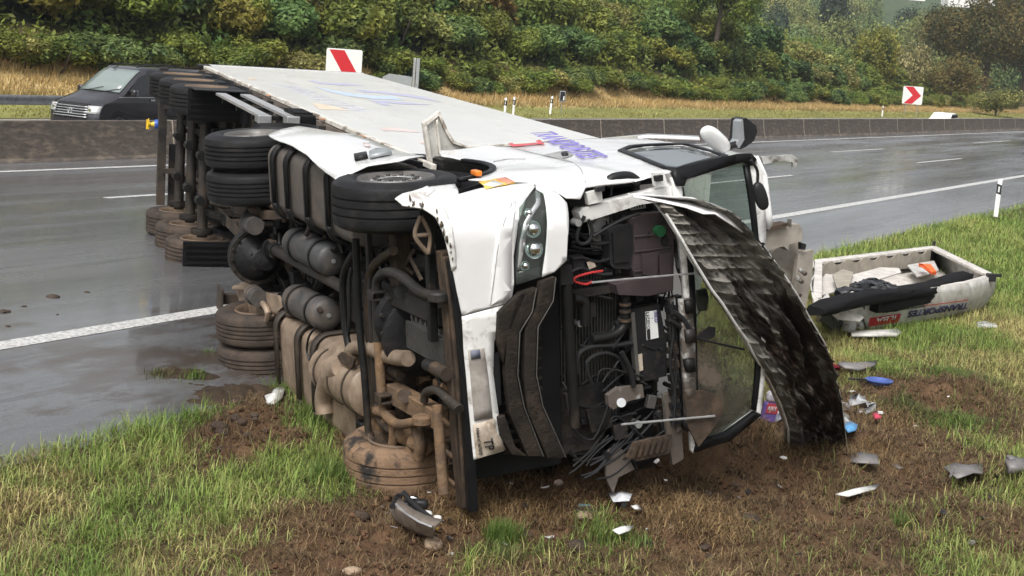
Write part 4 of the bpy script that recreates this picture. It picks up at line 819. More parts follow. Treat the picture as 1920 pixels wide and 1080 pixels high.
# air reservoirs
def rtank(px0, px1, zc, r, mat):
    a, b = TD(*px0, 2, zc), TD(*px1, 2, zc); d = (b - a) / np.linalg.norm(b - a); L_ = np.linalg.norm(b - a)
    P = [a - d * r * .28, a - d * r * .2, a, b, b + d * r * .2, b + d * r * .3]; t = MB().tube(P, [r * .45, r * .8, r, r, r * .8, r * .4], 28).build('air_reservoir', mat, tc, smooth=50)
    for f_ in (.2, .8): c = a + d * L_ * f_; MB().tube([c - d * .02, c + d * .02], r * 1.04, 28, caps=False).build('tank_strap', M_chas, t, solid=.006)
    MB().cyl(b + d * r * .2, b + d * r * .38, .02, n=8).build('drain_valve', M_silver, t)
rtank((556, 455), (622, 488), .5, .145, M_airt); rtank((556, 562), (613, 590), .5, .15, M_airt)
# fuel tank (upper side) and twin tank (lower side)
def boxtank(x0, x1, y0, y1, z0, z1, mat, r=.13, name='fuel_tank'):
    return MB().prism(rrect(y0, z0, y1, z1, r, 6), lambda a, b, d: (d, a, b), x0, x1).build(name, mat, tc, smooth=40, bevel=.015)
ft = boxtank(.85, 3.05, -1.2, -.56, .36, 1.02, M_tank)
for x in (1.05, 1.45, 2.0, 2.55):
    A = rrect(-1.215, .335, -.535, 1.035, .15, 7); MB().grid([[(x, a, b) for a, b in A + A[:1]], [(x + .1, a, b) for a, b in A + A[:1]]]).build('tank_strap', M_chas, ft, solid=.018)
    MB().grid([[(x + .03, a, b) for a, b in A + A[:1]], [(x + .07, a, b) for a, b in A + A[:1]]]).build('strap_pad', M_blk, ft, solid=.026)
lt_ = boxtank(.95, 1.95, .42, 1.2, .35, 1.0, M_beige, .12, 'lower_tank'); lt2 = boxtank(2.02, 2.95, .4, 1.2, .35, 1.0, M_beige, .12, 'lower_tank')
for x, o in ((.92, lt_), (1.55, lt_), (2.0, lt2)):
    A = rrect(.39, .32, 1.23, 1.03, .15, 7); MB().grid([[(x, a, b) for a, b in A + A[:1]], [(x + .1, a, b) for a, b in A + A[:1]]]).build('tank_strap', M_fram, o, solid=.02)
tubeD('tank_cable', [(595, 610), (580, 630), (575, 655), (580, 675)], 2, .34, .01, M_hose)
# silencer and exhaust
sa, sb = TD(622, 690, 2, .45), TD(700, 735, 2, .42); dd = (sb - sa) / np.linalg.norm(sb - sa)
sil = MB().tube([sa - dd * .06, sa, sb, sb + dd * .06], [.15, .215, .215, .14], 28).build('silencer', M_beige, tc, smooth=45)
for f_ in (.15, .5, .85): c = sa + (sb - sa) * f_; MB().tube([c - dd * .012, c + dd * .012], .219, 28, caps=False).build('silencer_band', M_brn, sil, solid=.008)
tubeD('tail_pipe', [(640, 690), (618, 710), (608, 745), (610, 775)], 2, .3, .085, M_beige, 18)
tubeD('exhaust_pipe', [(668, 700), (655, 678), (662, 655), (690, 652), (730, 668), (765, 672)], 2, .36, .062, M_beige, 18)
MB().tube([TD(662, 655, 2, .36) + np.array([0, .03, 0]), TD(668, 700, 2, .36)], [.075, .07], 18).build('pipe_lagging', M_mudm, tc)
slab('exhaust_bracket', [(632, 668), (640, 660), (665, 672), (660, 690), (640, 682)], 2, .28, .02, M_brn)
# engine, gearbox, sump
MB().box2((2.0, -.26, .62), (3.3, .26, 1.15)).lathe([(3.3, .27), (3.42, .3), (3.5, .38), (3.72, .4), (3.74, .3)], (0, -.03, .82), 'x', 36).build('gearbox', M_eng, tc, bevel=.03)
en = MB().box2((3.75, -.36, .72), (4.72, .36, 1.5)).build('engine_block', M_eng, tc, bevel=.02)
MB().lathe([(0, .27), (.02, .33), (.07, .335), (.09, .3), (.1, .12), (.14, .1), (.16, 0)], (3.86, .0, .6), 'x', 30).build('flywheel_housing', M_eng, en)
q = TD(742, 600, 2, .42); MB().lathe([(0, .24), (.05, .26), (.1, .24), (.13, .12)], (q[0] - .05, q[1], .5), 'x', 28).build('bell_housing', M_eng, en)
for k in range(10):
    a = k * PI / 5; MB().cyl((q[0] + .06, q[1] + .235 * math.cos(a), .5 + .235 * math.sin(a)), (q[0] + .1, q[1] + .235 * math.cos(a), .5 + .235 * math.sin(a)), .015, n=6).build('housing_bolt', M_fram, en)
p0, p1 = TD(762, 600, 2, .38), TD(833, 690, 2, .38)
sump = MB().box2((p0[0] + .02, p0[1] - .02, .4), (p1[0], p1[1], .75)).build('oil_sump', M_fin, tc, bevel=.02)
ny = 13
for k in range(ny): y = p0[1] + (p1[1] - p0[1]) * (k + .3) / ny; MB().box2((p0[0], y, .372), (p1[0] + .015, y + (p1[1] - p0[1]) / ny * .45, .399)).build('sump_rib', M_fin, sump, smooth=0)
for k in range(8): x = p0[0] + .06 + (p1[0] - p0[0]) * k / 8; MB().box2((x, p0[1] - .055, .39), (x + .035, p0[1] - .021, .62)).build('sump_rib', M_fin, sump, smooth=0)
MB().cyl(TD(815, 690, 2, .34), TD(838, 702, 2, .34), -.0+.05, n=20).build('oil_filter', M_brn, tc); MB().cyl(TD(800, 683, 2, .36), TD(815, 690, 2, .36), .045, n=16).build('filter_head', M_eng, tc)
MB().cyl(TD(735, 695, 2, .42), TD(752, 703, 2, .42), .045, n=16).cyl(TD(715, 690, 2, .42), TD(735, 697, 2, .42), .07, n=16).build('pulley', M_brn, tc)
# front axle and steering
MB().box2((WB - .07, -.86, .44), (WB + .07, .86, .58)).build('front_axle_beam', M_brn, tc, bevel=.02)
MB().bar((WB - .28, -.75, .36), (WB - .28, .75, .36), .05, .05).build('track_rod', M_fram, tc, bevel=.01)
U1 = [(822, 556), (790, 548), (755, 520), (728, 510), (710, 520), (706, 548), (709, 640), (716, 740), (722, 775), (745, 795), (775, 792), (795, 785)]
sb_ = tubeD('stabiliser_bar', U1[:7], 2, .3, .038, M_fram, 14); tubeD('stabiliser_bar', U1[6:], 2, .3, .038, M_mudm, 14)
tubeD('suspension_link', [(738, 470), (715, 485), (697, 505), (690, 545), (693, 640), (700, 740), (715, 790), (745, 812)], 2, .36, .036, M_brn, 12)
tubeD('drag_link', [(667, 448), (673, 600), (683, 700), (691, 815)], 2, .26, .03, M_chas, 12)
tubeD('air_pipe', [(663, 475), (645, 510), (643, 560), (648, 620), (655, 655)], 2, .4, .03, M_chas, 10); tubeD('air_pipe', [(660, 500), (655, 530), (655, 600), (650, 650)], 2, .42, .018, M_hose, 8)
MB().cyl(TD(691, 812, 2, .26), TD(693, 826, 2, .26), .045, n=14).build('ball_joint', M_brn, tc)
for (u, v) in ((707, 553), (721, 746)):
    c = TD(u, v, 2, .3); cl = MB().box((c[0], c[1] - .03, .3), (.13, .018, .11)).box((c[0], c[1] + .03, .3), (.13, .018, .11)).box((c[0], c[1], .245), (.12, .07, .012)).build('clamp', M_brn if v > 600 else M_fram, tc, bevel=.004)
for (u, v), m in (((822, 556), M_fram), ((792, 787), M_mudm)): c = TD(u, v, 2, .3); MB().cyl(c + [0, -.035, 0], c + [0, .035, 0], .06, n=18).cyl(c + [-.0, -.03, 0], c + [.0, .03, 0], .075, n=18).build('bush_eye', m, tc, bevel=.006)
def beam(name, a, b, zc, w_, h_, mat): return MB().bar(TD(*a, 2, zc), TD(*b, 2, zc), w_, h_).build(name, mat, tc, bevel=.01)
bm_ = beam('subframe_beam', (737, 735), (828, 786), .4, .15, .12, M_mudm); MB().cyl(TD(759, 742, 2, .335), TD(759, 742, 2, .32), .055, n=16).build('tow_eye', M_brn, bm_)
bm_ = beam('subframe_beam', (742, 552), (835, 592), .42, .15, .12, M_fram); MB().cyl(TD(752, 546, 2, .355), TD(752, 546, 2, .34), .055, n=16).build('tow_eye', M_chas, bm_)
tubeD('coolant_pipe', [(795, 752), (800, 735), (820, 732), (838, 748), (848, 762)], 2, .34, .032, M_fram, 14)
for k in range(7): a = TD(840 + k * 3.2, 750 + k * 2.6, 2, .34); MB().tube([a, a + np.array([.014, .006, 0])], .04, 14).build('corrugation', M_fram, tc)
# knuckle and mud inside the lower front wheel
for (u, v, r_) in ((700, 770, .07), (715, 800, .09), (735, 790, .08), (745, 830, .07), (765, 815, .09), (790, 830, .1), (720, 835, .06), (778, 850, .09), (700, 800, .06)):
    c = TD(u, v, 2, .42); bmx = bmesh.new(); bmesh.ops.create_icosphere(bmx, subdivisions=3, radius=r_)
    for vv in bmx.verts: n_ = .75 + .6 * float(fbm(vv.co.x * 14 + u, vv.co.y * 14 + vv.co.z * 9, 5)); vv.co = vv.co * n_ + Vector(c)
    me = bpy.data.meshes.new('mud_lump'); bmx.to_mesh(me); bmx.free(); fin(me, 'mud_lump', M_mudm, tc, 60)
tubeD('steering_arm', [(693, 770), (720, 775), (738, 800), (735, 850)], 2, .34, .04, M_mudm, 12); tubeD('steering_arm', [(780, 800), (788, 830), (785, 860)], 2, .36, .045, M_mudm, 12)
MB().box2((WB - .62, .86, .3), (WB - .5, 1.2, 1.0)).build('mudguard_flap', M_blk, tc, bevel=.02)
for s_ in (1,):
    A = [(WB + .62 * math.cos(math.radians(t)), .5 + .62 * math.sin(math.radians(t))) for t in range(20, 200, 9)]; MB().grid([[(a, s_ * .8, b) for a, b in A], [(a, s_ * 1.24, b) for a, b in A]]).build('wheel_arch_liner', M_blk, tc, solid=.01)
A = [(WB + .66 * math.cos(math.radians(t)), .5 + .66 * math.sin(math.radians(t))) for t in range(20, 170, 8)]; MB().grid([[(a, -.75, b) for a, b in A], [(a, -1.18, b) for a, b in A]]).build('wheel_arch_liner', M_blk, tc, solid=.01)
# front underrun beam, struts and the black lower lip of the bumper
beam('underrun_strut', (803, 400), (812, 640), .33, .07, .06, M_chas); tubeD('underrun_strut', [(820, 760), (826, 850), (832, 925)], 2, .32, .04, M_mudm, 12)
P1 = [(832, 470), (842, 560), (852, 700), (862, 850), (872, 950)]; P2 = [(848, 490), (862, 590), (872, 700), (880, 850), (886, 958)]
def ribbon(name, px, ax, val, w_, h_, mat, bev=.008, vals=None):
    P = [TD(u, v, ax, vals[i] if vals else val) for i, (u, v) in enumerate(px)]; mb = MB(); q = []
    for i, p in enumerate(P):
        for a, b in ((-1, -1), (1, -1), (1, 1), (-1, 1)): q.append(p + np.array([a * w_ / 2, 0, b * h_ / 2]))
    F_ = [(4 * i + k, 4 * i + (k + 1) % 4, 4 * i + 4 + (k + 1) % 4, 4 * i + 4 + k) for i in range(len(P) - 1) for k in range(4)] + [(0, 1, 2, 3), tuple(4 * (len(P) - 1) + k for k in range(4))]
    return mb.add(q, F_).build(name, mat, tc, smooth=30, bevel=bev)
ribbon('underrun_beam', P1, 0, 4.92, .1, .09, M_brn); ribbon('bumper_lip', P2, 0, 5.08, .07, .07, M_blk); ribbon('bumper_lip', [(842, 480), (856, 590), (866, 700), (875, 850), (880, 950)], 0, 5.02, .03, .1, M_brn)
slab('lattice_bracket', [(786, 392), (800, 388), (815, 420), (812, 470), (800, 482), (775, 448), (775, 440)], 0, 4.85, .03, M_chas)
for a in ([(789, 405), (778, 442), (803, 475)], [(789, 405), (806, 440), (803, 475)], [(778, 442), (806, 440)]): tubeD('bracket_web', a, 0, 4.88, .016, M_beige, 8)
for k in range(20):
    v = 620 + k * 17; p = TD(850 + k * .9, v, 0, 4.86); MB().box(p, (.03, .02, .05)).build('lip_clip', M_brn, tc, smooth=0)
for v in (735, 800, 855, 905): tubeD('lip_stay', [(828, v - 14), (858, v + 8)], 0, 4.86, .02, M_mudm, 8)
# skirt over the upper tank
def skf(px, name, mat, off=0, th=.012, **k): return plate(name, [(TD(u, v, 1, -1.27)[0], TD(u, v, 1, -1.27)[2]) for u, v in px], [], lambda a, b: (a, -1.3 - off + .03 * ((b - .75) / .3) ** 2 + .015 * math.sin(a * 3), b), mat, tc, th, **k)
sk = skf([(503, 251), (525, 246), (560, 240), (597, 241), (640, 251), (700, 268), (796, 300), (750, 312), (690, 312), (642, 317), (628, 316), (575, 283), (515, 259)], 'side_skirt', M_cab, jit=.008, cuts=.15)
for px in ([(664, 297), (688, 296), (690, 302), (665, 303)], [(693, 296), (706, 291), (730, 292), (735, 300), (693, 304)]): skf(px, 'skirt_handle', M_black if px[0][0] < 690 else M_grey, off=.03, th=.03)
skf([(681, 277), (693, 278), (694, 282), (684, 281)], 'red_reflector', M_pink, off=.02, th=.006)
MB().box2((.0, -1.2, 1.05), (2.9, -.9, 1.08)).build('skirt_shelf', M_blk, tc, smooth=0, bevel=.01)
A = [(.62 * math.cos(math.radians(t)), .5 + .62 * math.sin(math.radians(t))) for t in range(30, 170, 9)]
for s_ in (-1, 1): MB().grid([[(a, s_ * .52, b) for a, b in A], [(a, s_ * 1.25, b) for a, b in A]]).build('rear_mudguard', M_blk, tc, solid=.012)

# --- cab body
arch = lambda a0, a1, r=.77, n=12: [(sx(WB + r * math.cos(math.radians(a0 + (a1 - a0) * i / n))), .5 + r * math.sin(math.radians(a0 + (a1 - a0) * i / n))) for i in range(n + 1)]
win = [(1170, 283), (1186, 277), (1280, 262), (1292, 263), (1352, 287), (1350, 291), (1268, 318), (1250, 316)]
side = [(1000, 346), (1040, 359), (1062, 372), (1088, 373), (1098, 352), (1188, 341), (1252, 316), (1266, 322), (1330, 306), (1400, 291), (1422, 291), (1412, 278), (1380, 268), (1310, 256), (1215, 252), (1120, 257), (1010, 270), (932, 281)]
def bulge(s, z):
    x = XF - RC + (s - (YC - SC)); return .03 * math.exp(-((x - 4.5) ** 2 + (z - 1.35) ** 2) / .12) + .02 * math.exp(-((z - 1.75) / .12) ** 2) * (1 if x < 4.9 else 0) - .05 * max(0, z - 2.4) ** 2
P = [sz(u, v) for u, v in side]; rearz = P[-1]
P += [(sx(2.72), 1.75), (sx(2.72), 1.3), (sx(3.0), 1.2)] + arch(105, 22)[1:]
cab = plate('cab_side', P, [[sz(u, v) for u, v in win]], lambda a, b: surf(a, b, bulge(a, b)), M_cab, tc, .012, .08, 40, 0, .006)
wf_ = [(1158, 285), (1180, 274), (1284, 258), (1298, 260), (1366, 287), (1356, 294), (1266, 323), (1246, 320)]
plate('window_frame', [sz(u, v) for u, v in wf_], [[sz(u, v) for u, v in win]], lambda a, b: surf(a, b, bulge(a, b) + .012), M_blk, cab, .016, .2)
plate('side_window', [sz(u, v) for u, v in win], [], lambda a, b: surf(a, b, bulge(a, b) - .01), M_sky, cab, .006, .2)
# arch trim, orange marker
A = [(x_, z_) for x_, z_ in arch(16, 112, .77, 16)]; A2 = [(x_, z_) for x_, z_ in arch(112, 16, .72, 16)]
plate('arch_trim', A + A2, [], lambda a, b: surf(a, b, .012), M_blk, tc, .03, .1)
c = TD(893, 324, 1, -1.3); MB().box(c, (.11, .04, .05)).build('side_marker', M_orange, tc, bevel=.01)
# door shut lines and recess
def line(px, w_=.006, mat=M_blk, off=.012, nm='shut_line'):
    Q = [surf(*sz(u, v), .0) for u, v in px]; Q = [surf(*sz(u, v), bulge(*sz(u, v)) + off) for u, v in px]; MB().tube(Q, w_, 5).build(nm, mat, cab)
M_seaml = pm('grey_shut_line', (.3, .3, .3), .6)
line([(1050, 303), (1075, 312), (1090, 326), (1097, 345)], .004, M_seaml); line([(965, 283), (1005, 293), (1050, 303)], .004, M_seaml); line([(925, 306), (950, 301), (985, 302)], .004, M_seaml)
skin('handle_recess', [(1010, 296), (1048, 288), (1066, 286), (1074, 294), (1050, 303)], M_seaml, off=.014, parent=cab); skin('door_handle', [(1052, 293), (1063, 291), (1066, 296), (1055, 297)], M_black, off=.025, parent=cab, thick=.02)
# lettering on the door: TRANSPORTES runs forward, letter tops towards the roof
def vec(a, b): d = TD(*b, 1, YS) - TD(*a, 1, YS); return d
a0 = TD(952, 262, 1, YS); 
o1 = TD(1115, 312, 1, YS); o0 = TD(1020, 266, 1, YS); dX = (o1 - o0); LX = np.linalg.norm(dX); dX /= LX; dY = TD(1172, 309, 1, YS) - o1; dY = dY - dX * (dY @ dX); hgt = np.linalg.norm(dY); dY /= hgt
xs = o0 - dX * .35 + np.array([0, -.028, 0])
def onside(p):
    s_ = YC - SC + (p[0] - (XF - RC)); return surf(s_, p[2], bulge(s_, p[2]) + .02)
tdx = np.array([1.46, 0, -.38]); tdx /= np.linalg.norm(tdx); Ht = .235
text('door_lettering', 'TRANSPORTES', Ht, M_purp, cab, tdx, (0.1, 0, .995), np.array([4.2, YS, 1.955]) - tdx * 2.28, bold=.012, sx=2.28 / (Ht * 7.45), depth=.002, fn=onside)
skin('red_emblem', [(952, 274), (962, 279), (1012, 274), (1022, 275), (1012, 266), (1005, 268), (1008, 272), (965, 275), (960, 272)], M_redp, off=.02, parent=cab, thick=.002)
M_ylab = pm('yellow_sticker', (.75, .5, .08), .4); M_olab = pm('orange_sticker', (.65, .25, .15), .4)
skin('sticker', [(897, 345), (948, 336), (967, 347), (910, 358)], M_ylab, off=.016, parent=cab, thick=.002); skin('sticker', [(930, 341), (948, 337), (966, 346), (950, 350)], M_olab, off=.019, parent=cab, thick=.002)
skin('sticker', [(905, 352), (925, 343), (945, 350), (925, 355)], M_signw, off=.0195, parent=cab, thick=.002)

# bumper corner, headlamp and lower bumper
bp = [(757, 370), (800, 352), (853, 346), (860, 366), (935, 348), (1000, 345), (1003, 352), (985, 375), (970, 420), (962, 480), (963, 530), (958, 566), (866, 591), (850, 515), (842, 480), (832, 440), (815, 405), (790, 390), (760, 380)]
bu = skin('bumper_corner', bp, M_cab, off=.0, thick=.014, jit=.004, cuts=.06)
skin('torn_edge', [(742, 374), (757, 366), (800, 352), (815, 360), (800, 372), (835, 395), (850, 430), (855, 500), (845, 505), (836, 450), (820, 412), (790, 392), (755, 386)], M_cabd, off=.012, parent=bu, jit=.02, thick=.01, cuts=.04)
skin('contour_panel', [(938, 398), (948, 386), (966, 378), (964, 400), (958, 440), (957, 500), (956, 545), (952, 562), (918, 572), (922, 500), (930, 430)], M_cab, off=.012, parent=bu, thick=.012)
lowb = skin('lower_bumper', [(866, 593), (958, 568), (940, 606), (926, 640), (924, 700), (935, 780), (945, 845), (888, 862), (878, 760), (870, 660)], M_cabd, off=.0, thick=.014, jit=.003)
npl = skin('number_plate', [(876, 655), (906, 652), (913, 700), (922, 783), (888, 788), (880, 700)], pm('dirty_plate', (.36, .33, .3), .6, dirt=(.4, .7), dcol=(.22, .19, .165), ds=7), off=.014, thick=.006)
skin('blue_band', [(879, 656), (897, 654), (899, 670), (881, 673)], pm('plate_blue', (.09, .13, .24), .6, dirt=(.45, .7), dcol=(.2, .18, .16)), off=.021, parent=npl, thick=.003)
M_card = pm('dirty_beige_card', (.42, .36, .29), .7, dirt=(.45, .65), dcol=(.25, .19, .14), ds=12)
st = skin('tp_sticker', [(884, 796), (925, 783), (928, 805), (947, 842), (892, 860)], M_card, off=.016, thick=.006, jit=.004)
M_ink = pm('black_print', (.012, .012, .012), .6)
p0_, p1_ = surf(*sz(908, 822), .028), surf(*sz(914, 850), .028); dXt = (p1_ - p0_) / np.linalg.norm(p1_ - p0_)
text('tp_lettering', 'TP', .072, M_ink, st, dXt, (0, 0, 1), surf(*sz(903, 822), .03), bold=.02, sx=1.1)
p0_, p1_ = surf(*sz(889, 800), .028), surf(*sz(896, 855), .028); dXt = (p1_ - p0_) / np.linalg.norm(p1_ - p0_); text('alvara_lettering', 'Alvará nº 667675', .026, M_ink, st, dXt, (0, 0, 1), p0_, sx=1.15, bold=.01)
skin('corner_panel', [(1003, 347), (1042, 362), (1062, 382), (1064, 440), (1061, 488), (1038, 510), (1015, 519), (1022, 470), (1024, 400), (1018, 364), (1005, 357)], M_cab, off=.004, thick=.014, cuts=.05)
hl = skin('headlamp', [(972, 392), (985, 375), (1003, 357), (1018, 364), (1023, 400), (1021, 470), (1012, 519), (966, 534), (965, 500), (970, 430)], M_glassd, off=-.03, thick=.02, cuts=.06)
skin('light_strip', [(1003, 360), (1012, 366), (1012, 385), (1000, 402), (988, 425), (980, 470), (974, 505), (969, 505), (973, 455), (980, 420), (994, 395), (1004, 380)], M_silver, off=.004, parent=hl, thick=.02)
for (u, v, r_) in ((1000, 430, .062), (1002, 468, .07), (992, 398, .035), (985, 500, .035)):
    c = surf(*sz(u, v), -.02); N_ = np.array([1, -.35, 0]) / np.linalg.norm([1, -.35, 0]); MB().tube([c - N_ * .05, c + N_ * .005, c + N_ * .012], [r_ * .55, r_, r_ * 1.03], 20).build('reflector', M_chrome, hl, smooth=50)
    bmx = bmesh.new(); bmesh.ops.create_uvsphere(bmx, u_segments=16, v_segments=10, radius=r_ * .72); me = bpy.data.meshes.new('projector_lens'); 
    for vv in bmx.verts: vv.co += Vector(c + N_ * .02)
    bmx.to_mesh(me); bmx.free(); fin(me, 'projector_lens', M_chrome, hl, 60)
skin('lamp_trim', [(968, 510), (1012, 500), (1010, 518), (967, 532)], M_glassd, off=.0, parent=hl, thick=.02)
skin('lamp_lens', [(972, 392), (985, 375), (1003, 357), (1018, 364), (1023, 400), (1021, 470), (1012, 519), (966, 534), (965, 500), (970, 430)], M_lens, off=.012, thick=.003, parent=hl)
for k in range(14):
    u, v = (rw.uniform(755, 812), rw.uniform(374, 392)) if k < 6 else (818 + (k - 6) * 4.2 + rw.uniform(-4, 4), 400 + (k - 6) * 12); u = u if k < 6 else min(u, 846); r1 = rw.uniform(2, 4.5)
    skin('paint_chip', [(u + r1 * rw.uniform(.2, 1) * math.cos(q_), v + r1 * rw.uniform(.4, 2.4) * math.sin(q_)) for q_ in np.linspace(0, 5.4, 7)], M_brn, off=.022, parent=bu, thick=.003)
line([(958, 384), (942, 420), (930, 470), (924, 520), (917, 572)], .003, M_seaml, .02, 'crease_line')
# grille bars, mesh
MB().box2((4.93, -.6, .55), (4.96, .85, 1.25)).build('grille_backing', M_blk, tc, smooth=0)
for px in ([(930, 585), (962, 553), (985, 542), (960, 600), (945, 640), (940, 680), (928, 640)], [(968, 548), (1000, 537), (992, 580), (968, 620), (963, 700), (975, 760), (1012, 852), (985, 852), (950, 772), (942, 700), (946, 618)], [(1008, 527), (1036, 517), (1030, 562), (1002, 610), (998, 700), (1010, 758), (1054, 855), (1022, 856), (985, 770), (977, 700), (980, 615), (1000, 575)], [(930, 780), (942, 775), (962, 835), (985, 853), (955, 850), (935, 815)]):
    skin('grille_bar', px, M_grill, off=.02, thick=.05, bevel=.008)
for px in ([(1000, 538), (992, 582), (969, 620), (965, 700), (977, 760), (1013, 852)], [(1036, 518), (1031, 562), (1003, 610), (1000, 700), (1012, 758), (1055, 854)]):
    MB().tube([surf(*sz(u, v), .05) for u, v in px], .0045, 6).build('bar_edge', M_fin, tc)
q = MB()
for k in range(16):
    for z0 in (.78, .96): y = -.45 + k * .075; q.box2((4.965, y, z0), (4.985, y + .02, z0 + .13))
q.build('grille_mesh', M_grill, tc, smooth=0)
skin('fog_lamp_cover', [(918, 668), (938, 662), (942, 760), (926, 765)], M_hose, off=-.03, thick=.03, bevel=.01)

# --- the opened nose
MB().box2((4.3, -1.18, 1.25), (4.4, 1.15, 2.22)).build('firewall', M_blk, tc, smooth=0)
MB().box2((2.7, -1.2, 1.25), (4.3, 1.2, 1.3)).build('cab_floor', M_chas, tc, smooth=0)
MB().box2((2.62, -1.2, 1.3), (2.66, 1.2, 2.7)).build('cab_rear_wall', pm('dark_trim_fabric', (.05, .052, .045), .8), tc, smooth=0)
slab('structure_panel', [(1110, 402), (1180, 388), (1275, 378), (1278, 420), (1235, 560), (1170, 560), (1140, 470), (1112, 470)], 0, 4.8, -.03, M_inn)
slab('front_header', [(1086, 400), (1092, 391), (1270, 346), (1275, 372), (1200, 384), (1092, 418)], 0, 4.98, -.12, M_cabd)
slab('hinge_bracket', [(1100, 362), (1128, 356), (1130, 378), (1104, 384)], 0, 5.0, -.06, M_cabd); slab('hinge_bracket', [(1228, 325), (1245, 322), (1252, 345), (1232, 350)], 0, 5.02, -.06, M_cabd)
slab('black_latch', [(1118, 352), (1133, 349), (1134, 358), (1120, 360)], 0, 5.05, -.04, M_black); slab('black_latch', [(1230, 331), (1243, 328), (1244, 339), (1232, 341)], 0, 5.06, -.04, M_black)
tubeD('dark_duct', [(1135, 346), (1150, 333), (1178, 330), (1196, 340)], 0, 4.9, .035, M_hose, 12)
slab('fender_edge', [(1062, 372), (1090, 372), (1098, 352), (1104, 362), (1098, 385), (1070, 388)], 0, 4.95, -.08, M_blk)
# inner black void side walls
MB().box2((4.4, -1.19, 1.0), (4.75, -1.15, 2.2)).build('inner_wing', M_chas, tc, smooth=0)
# washer tank
tk = slab('washer_tank', [(1188, 410), (1200, 402), (1240, 398), (1262, 412), (1264, 480), (1262, 545), (1218, 548), (1196, 540), (1186, 505), (1190, 470)], 0, 5.0, -.25, M_tankp)
slab('tank_lower_part', [(1155, 535), (1185, 526), (1262, 520), (1260, 545), (1215, 555), (1160, 553)], 0, 5.06, -.28, M_tankp)
for v in (440, 468, 505): tubeD('tank_seam', [(1189, v + 4), (1225, v), (1262, v - 6)], 0, 5.005, .008, M_tankp, 6)
slab('tank_relief', [(1205, 478), (1235, 472), (1232, 520), (1206, 515)], 0, 5.03, -.03, M_tankp); slab('tank_relief', [(1236, 478), (1260, 472), (1259, 515), (1238, 520)], 0, 5.025, -.03, M_tankp)
c = TD(1233, 432, 0, 5.0); MB().cyl(c - [.02, 0, 0], c + [.05, 0, 0], .042, n=18).build('filler_cap', pm('green_cap', (.02, .13, .05), .4), tk); MB().cyl(TD(1246, 453, 0, 5.0) - [.02, 0, 0], TD(1246, 453, 0, 5.0) + [.01, 0, 0], .035, n=16).build('tank_hole', M_black, tk)
MB().cyl(TD(1248, 403, 0, 5.0) - [.02, 0, 0], TD(1248, 403, 0, 5.0) + [.03, 0, 0], .025, n=12).build('tank_bolt', M_black, tk)
# control box and connectors
slab('control_box', [(1142, 432), (1152, 424), (1182, 420), (1186, 428), (1187, 498), (1178, 505), (1150, 503), (1144, 495)], 0, 4.98, -.12, M_black); slab('control_box_lid', [(1149, 437), (1178, 431), (1180, 490), (1152, 494)], 0, 5.0, -.02, M_hose)
slab('connector_block', [(1102, 382), (1130, 376), (1134, 400), (1105, 404)], 0, 4.92, -.08, M_black); slab('connector_block', [(1152, 398), (1183, 393), (1184, 408), (1154, 414)], 0, 4.9, -.05, M_black)
slab('relay_box', [(1072, 483), (1094, 478), (1096, 500), (1076, 507)], 0, 4.95, -.08, M_black); slab('id_plate', [(1180, 383), (1210, 378), (1211, 390), (1182, 395)], 0, 4.86, -.01, M_signw)
for k in range(5): slab('plate_mark', [(1183 + k * 5, 383.5 - k * .8), (1185 + k * 5, 383.2 - k * .8), (1186 + k * 5, 392 - k * .8), (1184 + k * 5, 392.4 - k * .8)], 0, 4.864, -.002, M_ink)
slab('paper_tag', [(1100, 492), (1113, 489), (1118, 500), (1105, 505)], 0, 4.97, -.004, M_card)
slab('structure_panel', [(1262, 402), (1280, 398), (1300, 520), (1290, 560), (1270, 500)], 0, 4.9, -.03, M_inn)
# wiring looms
for k in range(16):
    v0 = 430 + k * 8; pts = [(1066 + rw.uniform(-4, 8), v0), (1090 + rw.uniform(-6, 6), v0 + rw.uniform(-8, 14)), (1120, v0 + rw.uniform(0, 18)), (1147, v0 + rw.uniform(-5, 14))]
    tubeD('wiring', pts, 0, 4.85 + rw.uniform(-.05, .12), rw.uniform(.008, .016), M_hose, 6)
tubeD('cable_loop', [(1096, 405), (1085, 430), (1082, 450), (1092, 458), (1106, 450), (1110, 430), (1103, 412)], 0, 5.0, .014, M_hose, 8)
tubeD('pale_cable', [(1103, 385), (1098, 400), (1104, 420), (1108, 445)], 0, 4.97, .008, M_inn, 6)
tubeD('red_cable', [(1130, 508), (1105, 512), (1080, 520), (1078, 528), (1098, 533), (1110, 528)], 0, 5.0, .009, pm('red_insulation', (.4, .03, .03), .4), 6)
tubeD('stay_rod', [(1112, 443), (1160, 415), (1200, 400)], 0, 5.03, .012, M_hose, 6)
# radiator pack
rd_ = MB().box2((4.72, -.62, 1.22), (4.8, .62, 1.85)).build('radiator', M_chas, tc, smooth=0)
for k in range(22): MB().box2((4.8, -.6, 1.26 + k * .026), (4.812, .6, 1.268 + k * .026)).build('radiator_fin', M_fin, rd_, smooth=0)
slab('cross_panel', [(1062, 548), (1190, 528), (1192, 542), (1064, 562)], 0, 4.95, -.05, M_fram)
tubeD('upright_strut', [(1062, 520), (1068, 640), (1078, 800)], 0, 5.02, .04, M_chas, 12); slab('strut_block', [(1050, 500), (1072, 496), (1076, 532), (1052, 535)], 0, 5.06, -.08, M_hose)
tubeD('coolant_hose', [(1075, 560), (1095, 565), (1098, 590), (1098, 610)], 0, 4.98, .04, M_chas, 12)
tubeD('charge_pipe', [(1172, 555), (1172, 590), (1170, 612), (1150, 628), (1110, 636)], 0, 5.0, .035, M_chas, 12)
for v in (570, 583, 600): a = TD(1172, v, 0, 5.0); MB().tube([a - [0, .01, 0], a + [0, .01, 0]], .045, 16).build('hose_clip', M_brn, tc)
